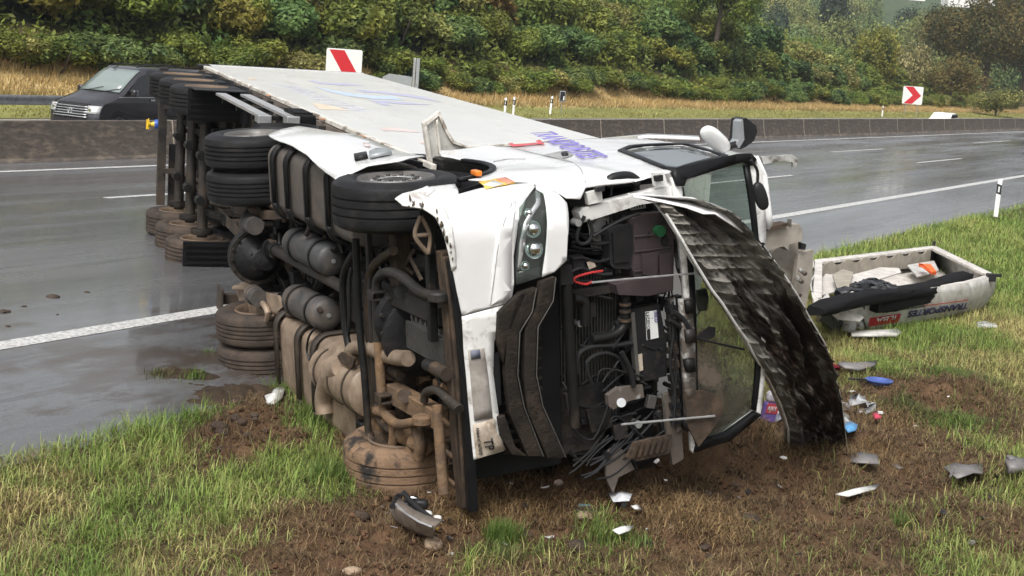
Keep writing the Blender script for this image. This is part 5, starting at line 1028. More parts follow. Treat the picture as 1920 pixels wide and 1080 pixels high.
tubeD('hose', [(1082, 700), (1085, 665), (1110, 650), (1150, 648), (1190, 642)], 0, 5.0, .02, M_hose, 8); tubeD('hose', [(1110, 720), (1100, 680), (1130, 662), (1160, 672), (1175, 700)], 0, 5.0, .016, M_hose, 8)
tubeD('hose', [(1165, 660), (1180, 690), (1188, 725)], 0, 5.04, .02, M_hose, 8)
# panel with maker's label
pn = slab('dark_cover', [(1185, 580), (1236, 570), (1250, 640), (1250, 705), (1205, 716), (1190, 660)], 0, 5.0, -.08, M_eng)
slab('cover_edge', [(1183, 588), (1190, 586), (1200, 712), (1194, 713)], 0, 5.02, -.05, M_fin)
lb_ = slab('maker_label', [(1210, 585), (1231, 582), (1235, 633), (1213, 638)], 0, 5.006, -.004, M_signw, pn); slab('label_dark_column', [(1210.5, 586), (1217, 585), (1220, 636), (1214, 637.5)], 0, 5.009, -.002, M_ink, pn)
a, b = TD(1226, 584, 0, 5.01), TD(1227.5, 607, 0, 5.01); dXt = (b - a) / np.linalg.norm(b - a); text('maker_lettering', 'IVECO', .03, pm('violet_ink', (.1, .08, .25), .5), pn, dXt, (0, 0, 1), a, bold=.01, sx=1.0)
a = TD(1211.5, 587, 0, 5.012); text('label_lettering', '92410X', .024, M_signw, pn, dXt, (0, 0, 1), a, bold=.012, sx=1.7)
slab('pale_label', [(1196, 665), (1204, 663), (1206, 694), (1198, 697)], 0, 5.01, -.004, M_card)
# lower bracket and clutter near the ground
slab('cast_bracket', [(1140, 742), (1160, 728), (1205, 722), (1208, 745), (1180, 752), (1150, 768), (1142, 762)], 0, 5.02, -.05, M_inn); MB().cyl(TD(1165, 755, 0, 5.03), TD(1165, 755, 0, 5.06), .035, n=16).build('bracket_boss', M_silver, tc)
slab('crushed_tray', [(1190, 830), (1260, 815), (1255, 850), (1195, 865), (1175, 858)], 0, 5.03, -.03, M_brn)
for k in range(6): slab('tray_rib', [(1195 + k * 11, 832 - k * 2), (1199 + k * 11, 831 - k * 2), (1190 + k * 11, 858 - k * 2), (1186 + k * 11, 859 - k * 2)], 0, 5.06, -.03, M_brn)
slab('bent_plate', [(1135, 850), (1160, 835), (1180, 860), (1190, 880), (1160, 895), (1150, 925), (1138, 900)], 0, 4.95, -.03, M_inn)
slab('bent_plate', [(1245, 740), (1262, 735), (1278, 800), (1282, 860), (1262, 872), (1252, 820)], 0, 4.98, -.04, M_inn)
slab('mounting_plate', [(1100, 770), (1140, 760), (1150, 800), (1110, 812)], 0, 4.98, -.04, M_chas); slab('mounting_plate', [(1150, 800), (1175, 792), (1178, 820), (1154, 826)], 0, 4.98, -.05, M_eng)
for k in range(26):
    u0 = rw.uniform(1065, 1170); v0 = rw.uniform(640, 860); pts = [(u0, v0), (u0 + rw.uniform(10, 45), v0 + rw.uniform(-30, 25)), (u0 + rw.uniform(50, 90), v0 + rw.uniform(-60, 40))]
    tubeD('loose_cable', pts, 0, 4.9 + rw.uniform(-.05, .14), rw.uniform(.006, .014), M_hose, 6)
for k in range(12):
    u0 = rw.uniform(1060, 1170); v0 = rw.uniform(860, 900); tubeD('loose_cable', [(u0, v0), (u0 + rw.uniform(20, 50), v0 - rw.uniform(10, 40)), (u0 + rw.uniform(60, 110), v0 - rw.uniform(50, 110))], 0, 4.95, rw.uniform(.007, .012), M_hose, 6)
MB().box2((4.4, .3, 1.3), (4.85, .85, 1.7)).build('lower_unit', M_eng, tc, bevel=.03)
slab('small_fittings', [(1060, 740), (1085, 735), (1090, 760), (1065, 770)], 0, 5.02, -.05, M_eng)
slab('cowl_rail', [(1254, 560), (1270, 556), (1276, 640), (1282, 800), (1270, 812), (1264, 700)], 0, 5.0, -.06, M_inn); slab('cowl_black_rail', [(1270, 556), (1278, 554), (1290, 800), (1281, 804)], 0, 5.03, -.06, M_blk)  # dirty white cowl rail with a black rail along its roofward edge
for k in range(9): v = 575 + k * 26; slab('rail_clip', [(1250 + k * 1.2, v), (1268 + k * 1.2, v - 3), (1270 + k * 1.2, v + 10), (1252 + k * 1.2, v + 12)], 0, 5.03, -.04, rw.choice([M_chas, M_black, M_brn]))
tubeD('rail_cable', [(1252, 560), (1262, 620), (1256, 680), (1266, 740), (1262, 800)], 0, 5.06, .012, M_hose, 6); tubeD('rail_cable', [(1262, 565), (1256, 620), (1268, 690), (1262, 760)], 0, 5.06, .009, M_hose, 6)
tubeD('wiper_linkage', [(1262, 585), (1282, 600), (1300, 632)], 0, 5.1, .022, M_black, 8); tubeD('wiper_linkage', [(1255, 600), (1275, 612), (1300, 632)], 0, 5.08, .018, M_hose, 8)
# wipers
tubeD('wiper_arm', [(1110, 530), (1190, 522), (1310, 512)], 0, 5.16, .008, M_silver, 6); tubeD('wiper_arm', [(1165, 796), (1250, 788), (1340, 780)], 0, 5.16, .009, M_silver, 6)
# windscreen and its frame
WS = [(1284, 352), (1300, 340), (1402, 307), (1414, 312), (1420, 460), (1422, 600), (1421, 700), (1415, 770), (1360, 812), (1308, 832), (1300, 700), (1296, 540), (1290, 440)]
def wsx(u, v): p = TD(u, v, 0, 5.05); return 5.05 - .12 * max(0, p[2] - 2.3)
def wplate(name, px, holes, mat, off=0, th=.006, par=None, jit=0):
    K = lambda u, v: (TD(u, v, 0, wsx(u, v))[1], TD(u, v, 0, wsx(u, v))[2])
    return plate(name, [K(u, v) for u, v in px], [[K(u, v) for u, v in h] for h in holes], lambda a, b: (5.05 - .12 * max(0, b - 2.3) - .1 * abs(a) ** 3 / 2 + off, a, b), mat, par or tc, th, .15, 40, 0, jit)
wplate('windscreen', [(1284, 352), (1300, 340), (1402, 307), (1414, 312), (1420, 460), (1422, 560), (1296, 555), (1290, 440)], [], M_ws)
wplate('windscreen_lower', [(1296, 556), (1422, 561), (1422, 600), (1421, 700), (1415, 770), (1360, 812), (1308, 832), (1300, 700)], [], M_wsm, jit=.02)
FR = [(1268, 335), (1290, 326), (1400, 292), (1428, 295), (1438, 320), (1434, 460), (1432, 600), (1430, 720), (1424, 782), (1365, 826), (1300, 850), (1284, 700), (1280, 540), (1272, 430)]
wplate('windscreen_frame', FR, [WS], M_cabd, off=.01, th=.05)
wplate('black_pillar', [(1266, 324), (1275, 318), (1390, 291), (1416, 290), (1425, 300), (1418, 312), (1402, 305), (1290, 338), (1285, 350), (1272, 350)], [], M_blk, off=.05, th=.04)
wplate('screen_seal', [(1414, 312), (1420, 460), (1422, 600), (1421, 700), (1415, 770), (1409, 768), (1414, 690), (1415, 560), (1412, 440), (1405, 312)], [], M_blk, off=.03, th=.03)
wplate('screen_seal', [(1286, 352), (1292, 440), (1298, 540), (1302, 700), (1310, 830), (1302, 832), (1292, 700), (1288, 540), (1280, 400)], [], M_blk, off=.03, th=.03)
wplate('screen_seal', [(1305, 832), (1360, 810), (1415, 770), (1424, 776), (1366, 824), (1302, 848)], [], M_blk, off=.04, th=.05, jit=.02)
for px in ([(1270, 560), (1290, 556), (1296, 640), (1300, 790), (1284, 795), (1276, 690)],): wplate('cowl_strip', px, [], M_inn, off=.03, th=.05)
wplate('roof_edge', [(1428, 295), (1440, 330), (1443, 420), (1436, 430), (1437, 330), (1424, 300)], [], M_cab, off=.03, th=.08)
for (u, v) in ((1423, 458), (1429, 457)): c = TD(u, v, 0, 5.05); MB().cyl(c, c + [.02, 0, 0], .012, n=8).build('frame_bolt', M_black, tc)
for k in range(5):
    v = 560 + k * 55; wplate('cowl_fitting', [(1274, v), (1290, v - 3), (1292, v + 22), (1277, v + 24)], [], rw.choice([M_chas, M_hose, M_fram]), off=.07, th=.05)
# cab interior glimpsed through the screen
def ib(name, a, b, mat, bev=.03): return MB().box2(a, b).build(name, mat, tc, bevel=bev)
M_seat = pm('dark_seat_fabric', (.035, .037, .035), .85); M_curt = pm('beige_liner', (.3, .27, .22), .8)
ib('dashboard', (4.3, -1.1, 1.9), (4.84, 1.1, 2.2), M_blk, .08)
for y in (-.75, .7): ib('seat_back', (3.3, y - .25, 1.9), (3.5, y + .25, 2.85), M_seat, .07); ib('seat_cushion', (3.5, y - .25, 1.75), (4.0, y + .25, 1.92), M_seat, .05)
ib('bunk', (2.68, -1.1, 2.0), (3.15, 1.1, 2.15), M_curt, .04); ib('left_inner_trim', (2.8, 1.0, 1.4), (4.2, 1.05, 3.0), M_brn, 0)
# remaining roof edge, upper locker, sun visor
MB().add([tuple(TD(u, v, 1, -1.2)) for u, v in ((1100, 262), (1215, 250), (1310, 254), (1312, 260), (1215, 256), (1105, 268))], [(0, 1, 2, 3, 4, 5)]).build('torn_roof_edge', M_cab, tc, solid=.02)
# mirrors
def blob(name, c, rx, ry, rz, R, mat, par=None, sq=2.6):
    bmx = bmesh.new(); bmesh.ops.create_uvsphere(bmx, u_segments=24, v_segments=14, radius=1)
    for v in bmx.verts:
        p = v.co; q = Vector([math.copysign(abs(t) ** (2 / sq), t) for t in p]); v.co = Vector(c) + Vector(np.array(R) @ np.array([q.x * rx, q.y * ry, q.z * rz]))
    me = bpy.data.meshes.new(name); bmx.to_mesh(me); bmx.free(); return fin(me, name, mat, par or tc, 60)
def span(name, a, b, w_, t_, ax, val, mat, par=None, sq=2.6, nv=None):
    """flattened rounded body whose long axis runs between two picture points"""
    A_, B_ = TD(*a, ax, val), TD(*b, ax, val); d = B_ - A_; L_ = np.linalg.norm(d); d /= L_; n_ = np.array(nv if nv is not None else ([1, 0, 0] if ax == 0 else [0, 1, 0]), float); n_ -= d * (n_ @ d); n_ /= np.linalg.norm(n_); s_ = np.cross(d, n_)
    return blob(name, (A_ + B_) / 2, L_ / 2, w_ / 2, t_ / 2, np.c_[d, s_, n_], mat, par, sq)
span('white_mirror', (1318, 240), (1364, 283), .15, .09, 0, 4.35, M_cab, nv=(.4, .5, 0)); 
mr = slab('mirror_housing', [(1390, 224), (1399, 221), (1418, 236), (1420, 247), (1414, 264), (1398, 276), (1388, 280), (1380, 270), (1386, 260)], 0, 4.3, -.14, M_black)
slab('mirror_edge', [(1388, 228), (1393, 224), (1396, 262), (1386, 278), (1380, 270), (1386, 262)], 0, 4.33, -.1, M_grey, mr)
tubeD('mirror_arm', [(1390, 270), (1372, 273), (1355, 282)], 0, 4.3, .03, M_black, 10)
span('front_mirror', (1418, 342), (1434, 393), .1, .08, 0, 5.15, M_black); tubeD('mirror_arm', [(1408, 300), (1420, 320), (1420, 345)], 0, 5.1, .012, M_black, 8)
slab('sun_visor', [(1428, 294), (1486, 290), (1497, 298), (1494, 312), (1488, 316), (1487, 305), (1470, 301), (1432, 308)], 0, 4.75, -.03, M_inn)
slab('interior_mirror', [(1309, 545), (1325, 541), (1329, 558), (1326, 582), (1312, 584), (1309, 570)], 0, 5.0, -.03, M_black); tubeD('mirror_stalk', [(1312, 584), (1300, 600)], 0, 5.02, .006, M_black, 6)
slab('wiper_blade', [(1302, 636), (1330, 612), (1342, 614), (1340, 632), (1320, 640)], 0, 5.08, -.01, M_black); tubeD('wiper_arm', [(1300, 632), (1350, 645), (1395, 655)], 0, 5.08, .01, M_black, 6)
slab('muddy_sheet', [(1283, 735), (1320, 732), (1352, 745), (1358, 770), (1340, 800), (1310, 838), (1290, 800)], 0, 5.14, -.02, M_brn)
# torn side deflector standing behind the cab
YD = -1.32
def fl(px): return [TD(u, v, 0, 2.5) for u, v in px]
def panel3(name, px, mat, par=None, th=.02, ax=0, val=2.5, jit=0): return slab(name, px, ax, val, -th, mat, par)
df_ = panel3('side_deflector', [(794, 232), (825, 208), (838, 240), (852, 264), (878, 275), (940, 271), (1120, 260), (1196, 254), (1197, 262), (1120, 269), (930, 286), (905, 292), (828, 292), (823, 314), (806, 313)], pm('deflector_inner', (.5, .49, .45), .5, dirt=(.55, .8), dcol=(.25, .22, .19), ds=5), th=.02)
for px in ([(794, 232), (825, 208), (827, 214), (799, 236)], [(825, 208), (838, 240), (852, 264), (878, 275), (1120, 260), (1120, 263), (878, 279), (848, 268), (833, 242), (822, 214)], [(794, 232), (800, 234), (812, 312), (806, 313)], [(818, 226), (821, 224), (828, 292), (825, 300)]): panel3('deflector_rim', px, M_railw, df_, .05, val=2.53)
MB().box2((2.4, -1.1, 1.3), (2.44, 1.1, 1.34)).build('rear_cross_tube', M_chas, tc, smooth=0)
MB().box2((2.3, -.4, 1.06), (2.9, .4, 1.3)).build('rear_cab_mount', M_chas, tc, bevel=.02)
# torn bonnet panel
ROW = [((1185, 368), (1192, 366), 5.16), ((1230, 382), (1308, 373), 5.2), ((1252, 412), (1366, 396), 5.24), ((1276, 450), (1414, 450), 5.27), ((1302, 496), (1452, 500), 5.28), ((1333, 545), (1485, 548), 5.26), ((1366, 592), (1513, 598), 5.2),
       ((1398, 642), (1541, 648), 5.08), ((1428, 695), (1558, 700), 4.9), ((1452, 742), (1570, 750), 4.65), ((1472, 790), (1577, 800), 4.3), ((1476, 826), (1581, 835), 4.0), ((1468, 860), (1586, 872), 3.8)]
nr, nc = 150, 48; G = []; HC = []
for i in range(nr + 1):
    t = i / nr * (len(ROW) - 1); k = min(int(t), len(ROW) - 2); f_ = t - k; L0, R0, xv = [np.array(q, float) for q in ROW[k]]; L1, R1_, xv1 = [np.array(q, float) for q in ROW[k + 1]]
    l = L0 + (L1 - L0) * f_; r = R0 + (R1_ - R0) * f_; xx = xv + (xv1 - xv) * f_; row = []
    l = l + np.array([5 * (float(fbm(i * .25, 1, 77)) - .5), 0]) * min(1, t); r = r + np.array([4 * (float(fbm(i * .3, 5, 78)) - .5), 0]) * min(1, t)
    if t > 10: l = l + np.array([0, 10 * (float(vn(i * .7, 3, 2)) - .5)])
    for j in range(nc + 1):
        s = j / nc; uv = l + (r - l) * s; p = TD(uv[0], uv[1], 0, xx + .03 - .2 * math.sin(PI * s) * min(1, t / 2)); wv = min(1, t / 1.5)
        groove = abs(math.sin(s * PI * 4 + .6 * math.sin(t * .9))) ** .5                       # long channels
        u_ = s * 9 + .5 * ((i // 6) % 2); brick = max(0, 1 - min(abs((i % 6) - 3) / 1.2, 9)) * .8 + max(0, 1 - abs((u_ % 1) - .5) / .12) * .6
        up_ = max(0, min(1, (4.9 - t + 2 * (float(vn(t * 1.3, s * 5, 66)) - .5)) / 1.2)) * (1 if s < .8 else .5) + max(0, 1 - s / .24) * 1.1 + (.9 if s > .93 and t < 9 else 0) + (.8 if groove > .97 and vn(i * .12, s * 9, 61) > .45 else 0)
        d_ = .075 * groove * (1 - .5 * min(1, up_)) + .045 * min(1, brick) * min(1, up_) + (float(fbm(i * .05, j * .11, 9)) - .5) * .3 + (float(fbm(i * .33, j * .6, 19)) - .5) * .07
        if j in (0, nc): d_ = .03
        row.append(p + np.array([d_ * wv, 0, 0]))
        lt_c = min(1, max(0, up_ * 1.1 + (float(fbm(i * .15, j * .3, 29)) - .5) * 2.2 - .15)); flake = 1 if fbm(i * .5, j * .5, 39) > .58 else 0
        c_ = np.array([.016, .011, .009]) * (1 - lt_c) + np.array([.25, .235, .21]) * lt_c; c_ = c_ * (1 - .45 * (1 - min(1, brick * 1.5)) * (fbm(i * .4, j * .4, 49) > .5)) * (.55 + .9 * float(fbm(i * .12, j * .25, 53))) if lt_c > .4 else c_ * (1 + 5 * flake * (t > 7))
        if t > 11: c_ = np.array([.17, .13, .1]) * (.5 + float(fbm(i * .4, j * .5, 7)))
        HC.append(c_)
    G.append(row)
hood = MB().grid(G).build('bonnet_panel', None, tc, smooth=45); setcol(hood.data, np.array(HC)); hood.data.materials.append(attr_mat('muddy_flaking_underside', rough=.55, bump=.9, bs=26, spec=.2))
MB().grid([[p + np.array([-.1, 0, .02]) for p in r] for r in [[row[j] for j in (0, 12, 24, 36, nc)] for row in G[::6]]]).build('outer_skin', M_cab, hood, solid=.008)
MB().tube([row[nc] + np.array([.0, 0, .01]) for row in G[30::6]], .013, 8).build('panel_edge', M_blk, hood); MB().tube([row[nc] + np.array([.02, -.01, 0]) for row in G[44::6]], .006, 6).build('chipped_edge', M_cabd, hood); MB().tube([row[0] for row in G[20::6]], .011, 8).build('panel_edge', M_cabd, hood)
MB().grid([[TD(1185, 366, 0, 5.2), TD(1188, 370, 0, 5.22)], [TD(1235, 368, 0, 5.14), TD(1240, 380, 0, 5.26)], [TD(1290, 372, 0, 5.12), TD(1285, 390, 0, 5.3)], [TD(1335, 382, 0, 5.12), TD(1318, 402, 0, 5.32)], [TD(1372, 398, 0, 5.16), TD(1340, 402, 0, 5.34)], [TD(1400, 430, 0, 5.2), TD(1392, 436, 0, 5.3)]]).build('folded_lip', M_cab, hood, solid=.006)
# assorted fittings under the chassis
for k in range(150):
    x = rw.uniform(.4, 4.8); y = rw.uniform(-.6, .75); z = rw.uniform(.52, .78); t_ = rw.random(); m = rw.choice([M_chas, M_eng, M_fram, M_hose, M_brn] if y < .3 else [M_chas, M_fram, M_brn, M_mudm])
    if t_ < .45:
        p = np.array([x, y, z]); pts = [p]; 
        for _ in range(4): p = p + np.array([rw.uniform(-.12, .2), rw.uniform(-.16, .16), rw.uniform(-.05, .05)]); pts.append(p)
        MB().tube(pts, rw.uniform(.008, .022), 6).build('hose', M_hose if m is M_fram else m, tc)
    elif t_ < .75: MB().box((x, y, z), (rw.uniform(.05, .16), rw.uniform(.04, .14), rw.uniform(.04, .12)), np.array(Matrix.Rotation(rw.uniform(-.5, .5), 3, 'Z'))).build('bracket', m, tc, bevel=.006)
    else: MB().cyl((x, y, z), (x + rw.uniform(-.1, .1), y + rw.uniform(-.1, .1), z - rw.uniform(.03, .08)), rw.uniform(.02, .05), n=12).build('fitting', m, tc)
# assorted fittings in the open nose
for k in range(90):
    y = rw.uniform(-1.0, .9); z = rw.uniform(1.28, 2.15) if k % 3 else rw.uniform(2.05, 2.25); x = 4.86 + rw.uniform(-.08, .1); t_ = rw.random(); m = rw.choice([M_chas, M_eng, M_hose, M_black, M_black, M_fin, M_fram])
    if t_ < .5: MB().box((x, y, z), (.05, rw.uniform(.03, .12), rw.uniform(.02, .09)), np.array(Matrix.Rotation(rw.uniform(-.3, .3), 3, 'X'))).build('bracket', m, tc, bevel=.004)
    elif t_ < .7: MB().cyl((x, y, z), (x + .08, y, z), rw.uniform(.01, .03), n=10).build('connector', rw.choice([M_silver, M_black, M_hose]), tc)
    else: MB().tube([(x, y, z), (x + .06, y + rw.uniform(-.1, .1), z + rw.uniform(-.06, .06)), (x + rw.uniform(0, .1), y + rw.uniform(-.3, .3), z + rw.uniform(-.12, .12))], rw.uniform(.005, .012), 6).build('cable', M_hose, tc)
# broken roof structure behind the windscreen frame
M_bei = pm('beige_moulded_plastic', (.33, .3, .255), .6, dirt=(.5, .8), dcol=(.2, .17, .14), ds=5)
br = empty('roof_structure', label='broken beige roof bracing sticking out between the cab and the torn off roof', cat='truck wreckage', mat=TCM)
def bslab(name, px, val, th, mat=M_bei): return slab(name, px, 0, val, th, mat, br)
bslab('cross_beam', [(1433, 432), (1475, 422), (1498, 420), (1505, 432), (1503, 452), (1480, 458), (1478, 470), (1470, 462), (1433, 470)], 3.9, -.1); bslab('top_lip', [(1433, 428), (1478, 418), (1480, 423), (1434, 434)], 3.95, -.12, M_brn)
bslab('brace_plate', [(1462, 462), (1500, 450), (1510, 470), (1508, 530), (1500, 590), (1485, 590), (1450, 545), (1436, 500), (1450, 470)], 3.7, -.06); bslab('brace_plate', [(1497, 476), (1526, 468), (1522, 520), (1508, 590), (1500, 595), (1488, 560)], 3.85, -.05)
for (u, v) in ((1494, 520), (1490, 545), (1500, 505)): c = TD(u, v, 0, 3.9); MB().cyl(c, c + np.array([.08, .03, 0]), .02, n=8).build('bracket_pin', M_inn, br)
MB().cyl(TD(1480, 421, 0, 3.9), TD(1480, 411, 0, 3.9), .02, n=8).build('stud', M_inn, br); bslab('dark_clip', [(1503, 455), (1512, 458), (1510, 468), (1503, 468)], 3.9, -.05, M_black); bslab('slot', [(1462, 512), (1470, 518), (1468, 528), (1460, 522)], 3.72, -.01, M_black)

# ------------------------------------------------------------------ passing van
px_, py_ = on_lat(180, 31.0)
lat_, al_ = la(px_, py_)
Mv = Matrix.Translation((px_, py_, -.02)) @ Matrix(((-SA, CA, 0, 0), (-CA, -SA, 0, 0), (0, 0, 1, 0), (0, 0, 0, 1)))   # x heads down the far carriageway, y towards the median
van = empty('van', mat=Mv, label='dark grey van driving past behind the concrete barrier', cat='van')
M_van = pm('dark_metallic_paint', (.035, .033, .04), .25, .4, var=.05, coat=.8); M_vgl = pm('windscreen_glass', (.2, .24, .23), .08, 0, var=.03, spec=.9); M_vsg = pm('privacy_glass', (.012, .013, .015), .06, 0, var=.02, spec=.8)
VW_, VT = 1.94, 2.02
def ty(y, z): c = -VW_ / 2; k = 1 - .15 * max(0, (z - .95)) ** 1.3; return c + (y) * k                      # y measured from the middle
prof = [(0, .28), (.03, .45), (.02, .62), (-.06, .82), (-.16, .93), (-.5, 1.08), (-1.0, 1.24), (-1.35, 1.5), (-1.75, 1.8), (-1.98, 1.92), (-2.15, 1.99), (-3.4, VT), (-4.9, 1.99), (-5.1, 1.9), (-5.22, 1.2), (-5.25, .5), (-5.2, .28)]
ys = [-.97, -.94, -.86, -.6, -.3, 0, .3, .6, .86, .94, .97]
def vp(x, z, y):
    e = max(0, abs(y) - .6) / .37; xo = x - (.16 * e ** 2.2 if x > -1 else 0) - (.1 * e ** 2 if -2 < x <= -1 else 0); zo = z - (.06 * max(0, (abs(y) - .86)) / .11 if z > 1.5 else 0) - (.05 * e ** 2 if z > 1 and x > -1.3 else 0)
    return (xo, ty(y, z), zo)
V = [[vp(x, z, y) for y in ys] for x, z in prof]; b_ = MB().grid(V)
for s_ in (0, -1):
    loop = [r[s_] for r in V]; c = (-2.6, loop[0][1], 1.0); b_.add([c] + loop, [(0, i + 1, i + 2) for i in range(len(loop) - 1)] + [(0, len(loop), 1)])
body = b_.build('body', M_van, van, smooth=32)
def vq(name, pts, mat, off=.012, th=.012, par=None):      # patch on the nose: (y, t) with t along the profile
    pass
def front_patch(name, i0, f0, i1, f1, y0, y1, mat, off, n=6, par=None):
    def pr(i, f): a, b = prof[i], prof[i + 1]; return (a[0] + (b[0] - a[0]) * f, a[1] + (b[1] - a[1]) * f)
    A, B_ = pr(i0, f0), pr(i1, f1); mid = [prof[k] for k in range(i0 + 1, i1 + 1)]; L_ = [A] + mid + [B_]
    nx, nz = (.0, 1.0) if False else (B_[1] - A[1], -(B_[0] - A[0])); l = math.hypot(nx, nz); nx, nz = nx / l, nz / l
    return MB().grid([[tuple(np.array(vp(x, z, y0 + (y1 - y0) * k / n)) + np.array([nx * off, 0, nz * off])) for k in range(n + 1)] for x, z in L_]).build(name, mat, par or body, solid=.01)
ws = front_patch('windscreen', 6, .12, 8, .85, -.82, .82, M_vgl, .012)
gl = front_patch('grille', 1, .3, 3, .9, -.62, .62, M_black, .01)
for f_ in (.1, .3, .5, .7, .9): z = .5 + f_ * .36; MB().grid([[tuple(np.array(vp(.02 if z < .62 else -.02, z + dz, y)) + np.array([.028, 0, 0])) for y in np.linspace(-.66, .66, 9)] for dz in (0, .028)]).build('grille_bar', M_silver, gl, solid=.012)
c = np.array(vp(0, .7, 0)) + np.array([.045, 0, 0]); em = MB().tube([c + np.array([0, .085 * math.cos(a), .085 * math.sin(a)]) for a in np.linspace(0, 2 * PI, 25)], .009, 6).build('emblem_ring', M_silver, gl)
MB().tube([c + np.array([0, a, b]) for a, b in ((-.035, .07), (0, .005), (.035, .07))], .007, 5).tube([c + np.array([0, a, b]) for a, b in ((-.07, .03), (-.035, -.065), (0, -.005), (.035, -.065), (.07, .03))], .007, 5).build('emblem_letters', M_silver, gl)
for s_ in (-1, 1):
    P = [(.5, .74), (.62, .72), (.9, .78), (.95, .9), (.93, .98), (.8, .95), (.6, .88)]
    hl_ = MB().grid([[tuple(np.array(vp(.0 - .4 * max(0, z - .66), z, s_ * y)) + np.array([.02, s_ * .01, 0])) for y in np.linspace(.6, .96, 5)] for z in (.66, .74, .82, .88)]).build('headlight', pm('headlamp_glass', (.5, .51, .5), .1, .2, var=.05), van, solid=.015)
    MB().cyl(np.array(vp(-.03, .76, s_ * .72)) + [.0, 0, 0], np.array(vp(-.03, .76, s_ * .72)) + [.045, 0, 0], .045, n=14).build('lamp_reflector', M_chrome, hl_)
ysd = ty(.97, 1.4)
def sidep(name, pts, mat, par, off=.008): 
    return MB().prism(pts, lambda a, b, d: (a, ty(.97, b) + off + d, b), 0, .012).build(name, mat, par, smooth=0)
sidep('driver_window', [(-1.28, 1.3), (-1.7, 1.72), (-1.95, 1.8), (-2.35, 1.82), (-2.35, 1.24), (-1.5, 1.22)], M_vsg, body); sidep('side_window', [(-2.45, 1.82), (-3.5, 1.83), (-3.5, 1.24), (-2.45, 1.24)], M_vsg, body); sidep('side_window', [(-3.6, 1.83), (-4.85, 1.8), (-4.95, 1.24), (-3.6, 1.24)], M_vsg, body)
sidep('side_moulding', [(-1.2, .62), (-4.2, .62), (-4.2, .68), (-1.2, .68)], M_black, body); sidep('waist_line', [(-.9, 1.14), (-5.0, 1.16), (-5.0, 1.175), (-.9, 1.155)], M_silver, body, .0)
for x in (-1.05, -2.4, -3.55): sidep('door_gap', [(x, .4), (x - .012, .4), (x - .012, 1.22), (x, 1.22)], M_black, body, -.006)
MB().box((-2.2, ysd + .1, 1.08), (.14, .03, .035)).build('door_handle', M_silver, body)
mr = MB().box((-1.35, ty(.97, 1.25) + .14, 1.28), (.14, .2, .2)).build('wing_mirror', M_van, van, bevel=.05); MB().box((-1.43, ty(.97, 1.25) + .14, 1.28), (.012, .16, .16)).build('mirror_glass', M_silver, mr)
MB().box((-1.35, -VW_ - .08, 1.28), (.14, .2, .2)).build('wing_mirror', M_van, van, bevel=.05)
for x in (-.92, -4.2):
    for s_ in (-1, 1): 
        y = -VW_ / 2 + s_ * .86; wheel(van, x, y - .11, y + .11, .34, M_rub, M_rim, r=.34, side=s_, rr=.22, grooves=3)
        MB().lathe([(y + s_ * .105, .36), (y + s_ * .115, .4), (y + s_ * .12, .42)], (x, 0, .34), 'y', 32).build('arch_edge', M_black, van)
for y in (-.62, .62): MB().tube([(-2.0, ty(y, 1.99), 2.0), (-2.2, ty(y, 1.99), 2.05), (-4.6, ty(y, 1.99), 2.06), (-4.8, ty(y, 1.99), 2.0)], .018, 8).build('roof_rail', M_black, van)
for y in (-.35, .35): MB().tube([vp(-.95, 1.28, y), vp(-1.12, 1.4, y + .45)], .012, 6).build('wiper', M_black, van)
MB().box((-1.2, ty(.1, 1.3), 1.3), (.03, .3, .12)).build('paper_on_dash', M_white, van)
# far car, only its roof shows
x, y = on_lat(1772, 28.4); e = empty('car', mat=Matrix.Translation((x, y, 0)) @ Matrix.Diagonal((.9, .9, .78, 1)) @ Matrix(((-SA, CA, 0, 0), (-CA, -SA, 0, 0), (0, 0, 1, 0), (0, 0, 0, 1))), label='distant white car whose roof just shows above the far barrier', cat='car')
pr_ = [(2.1, .3), (2.15, .7), (1.2, .95), (.5, 1.45), (-.9, 1.5), (-1.7, 1.1), (-2.1, 1.05), (-2.15, .3)]
bd = MB().prism(pr_, lambda a, b, d: (a, d * (1 - .2 * max(0, b - .8)), b), -.9, .9).build('body', M_white, e, bevel=.05); MB().prism([(1.1, .98), (.5, 1.38), (-.85, 1.42), (-1.5, 1.1)], lambda a, b, d: (a, d, b), .82, .86).build('window', M_vsg, bd, smooth=0)
MB().box((-1.2, .0, 1.44), (.5, 1.1, .03)).build('red_stripe', M_red, bd, smooth=0)
for xx in (1.35, -1.35):
    for s_ in (-1, 1): wheel(e, xx, s_ * .8 - .1, s_ * .8 + .1, .31, M_rub, M_rim, r=.31, side=s_, rr=.2, grooves=2)

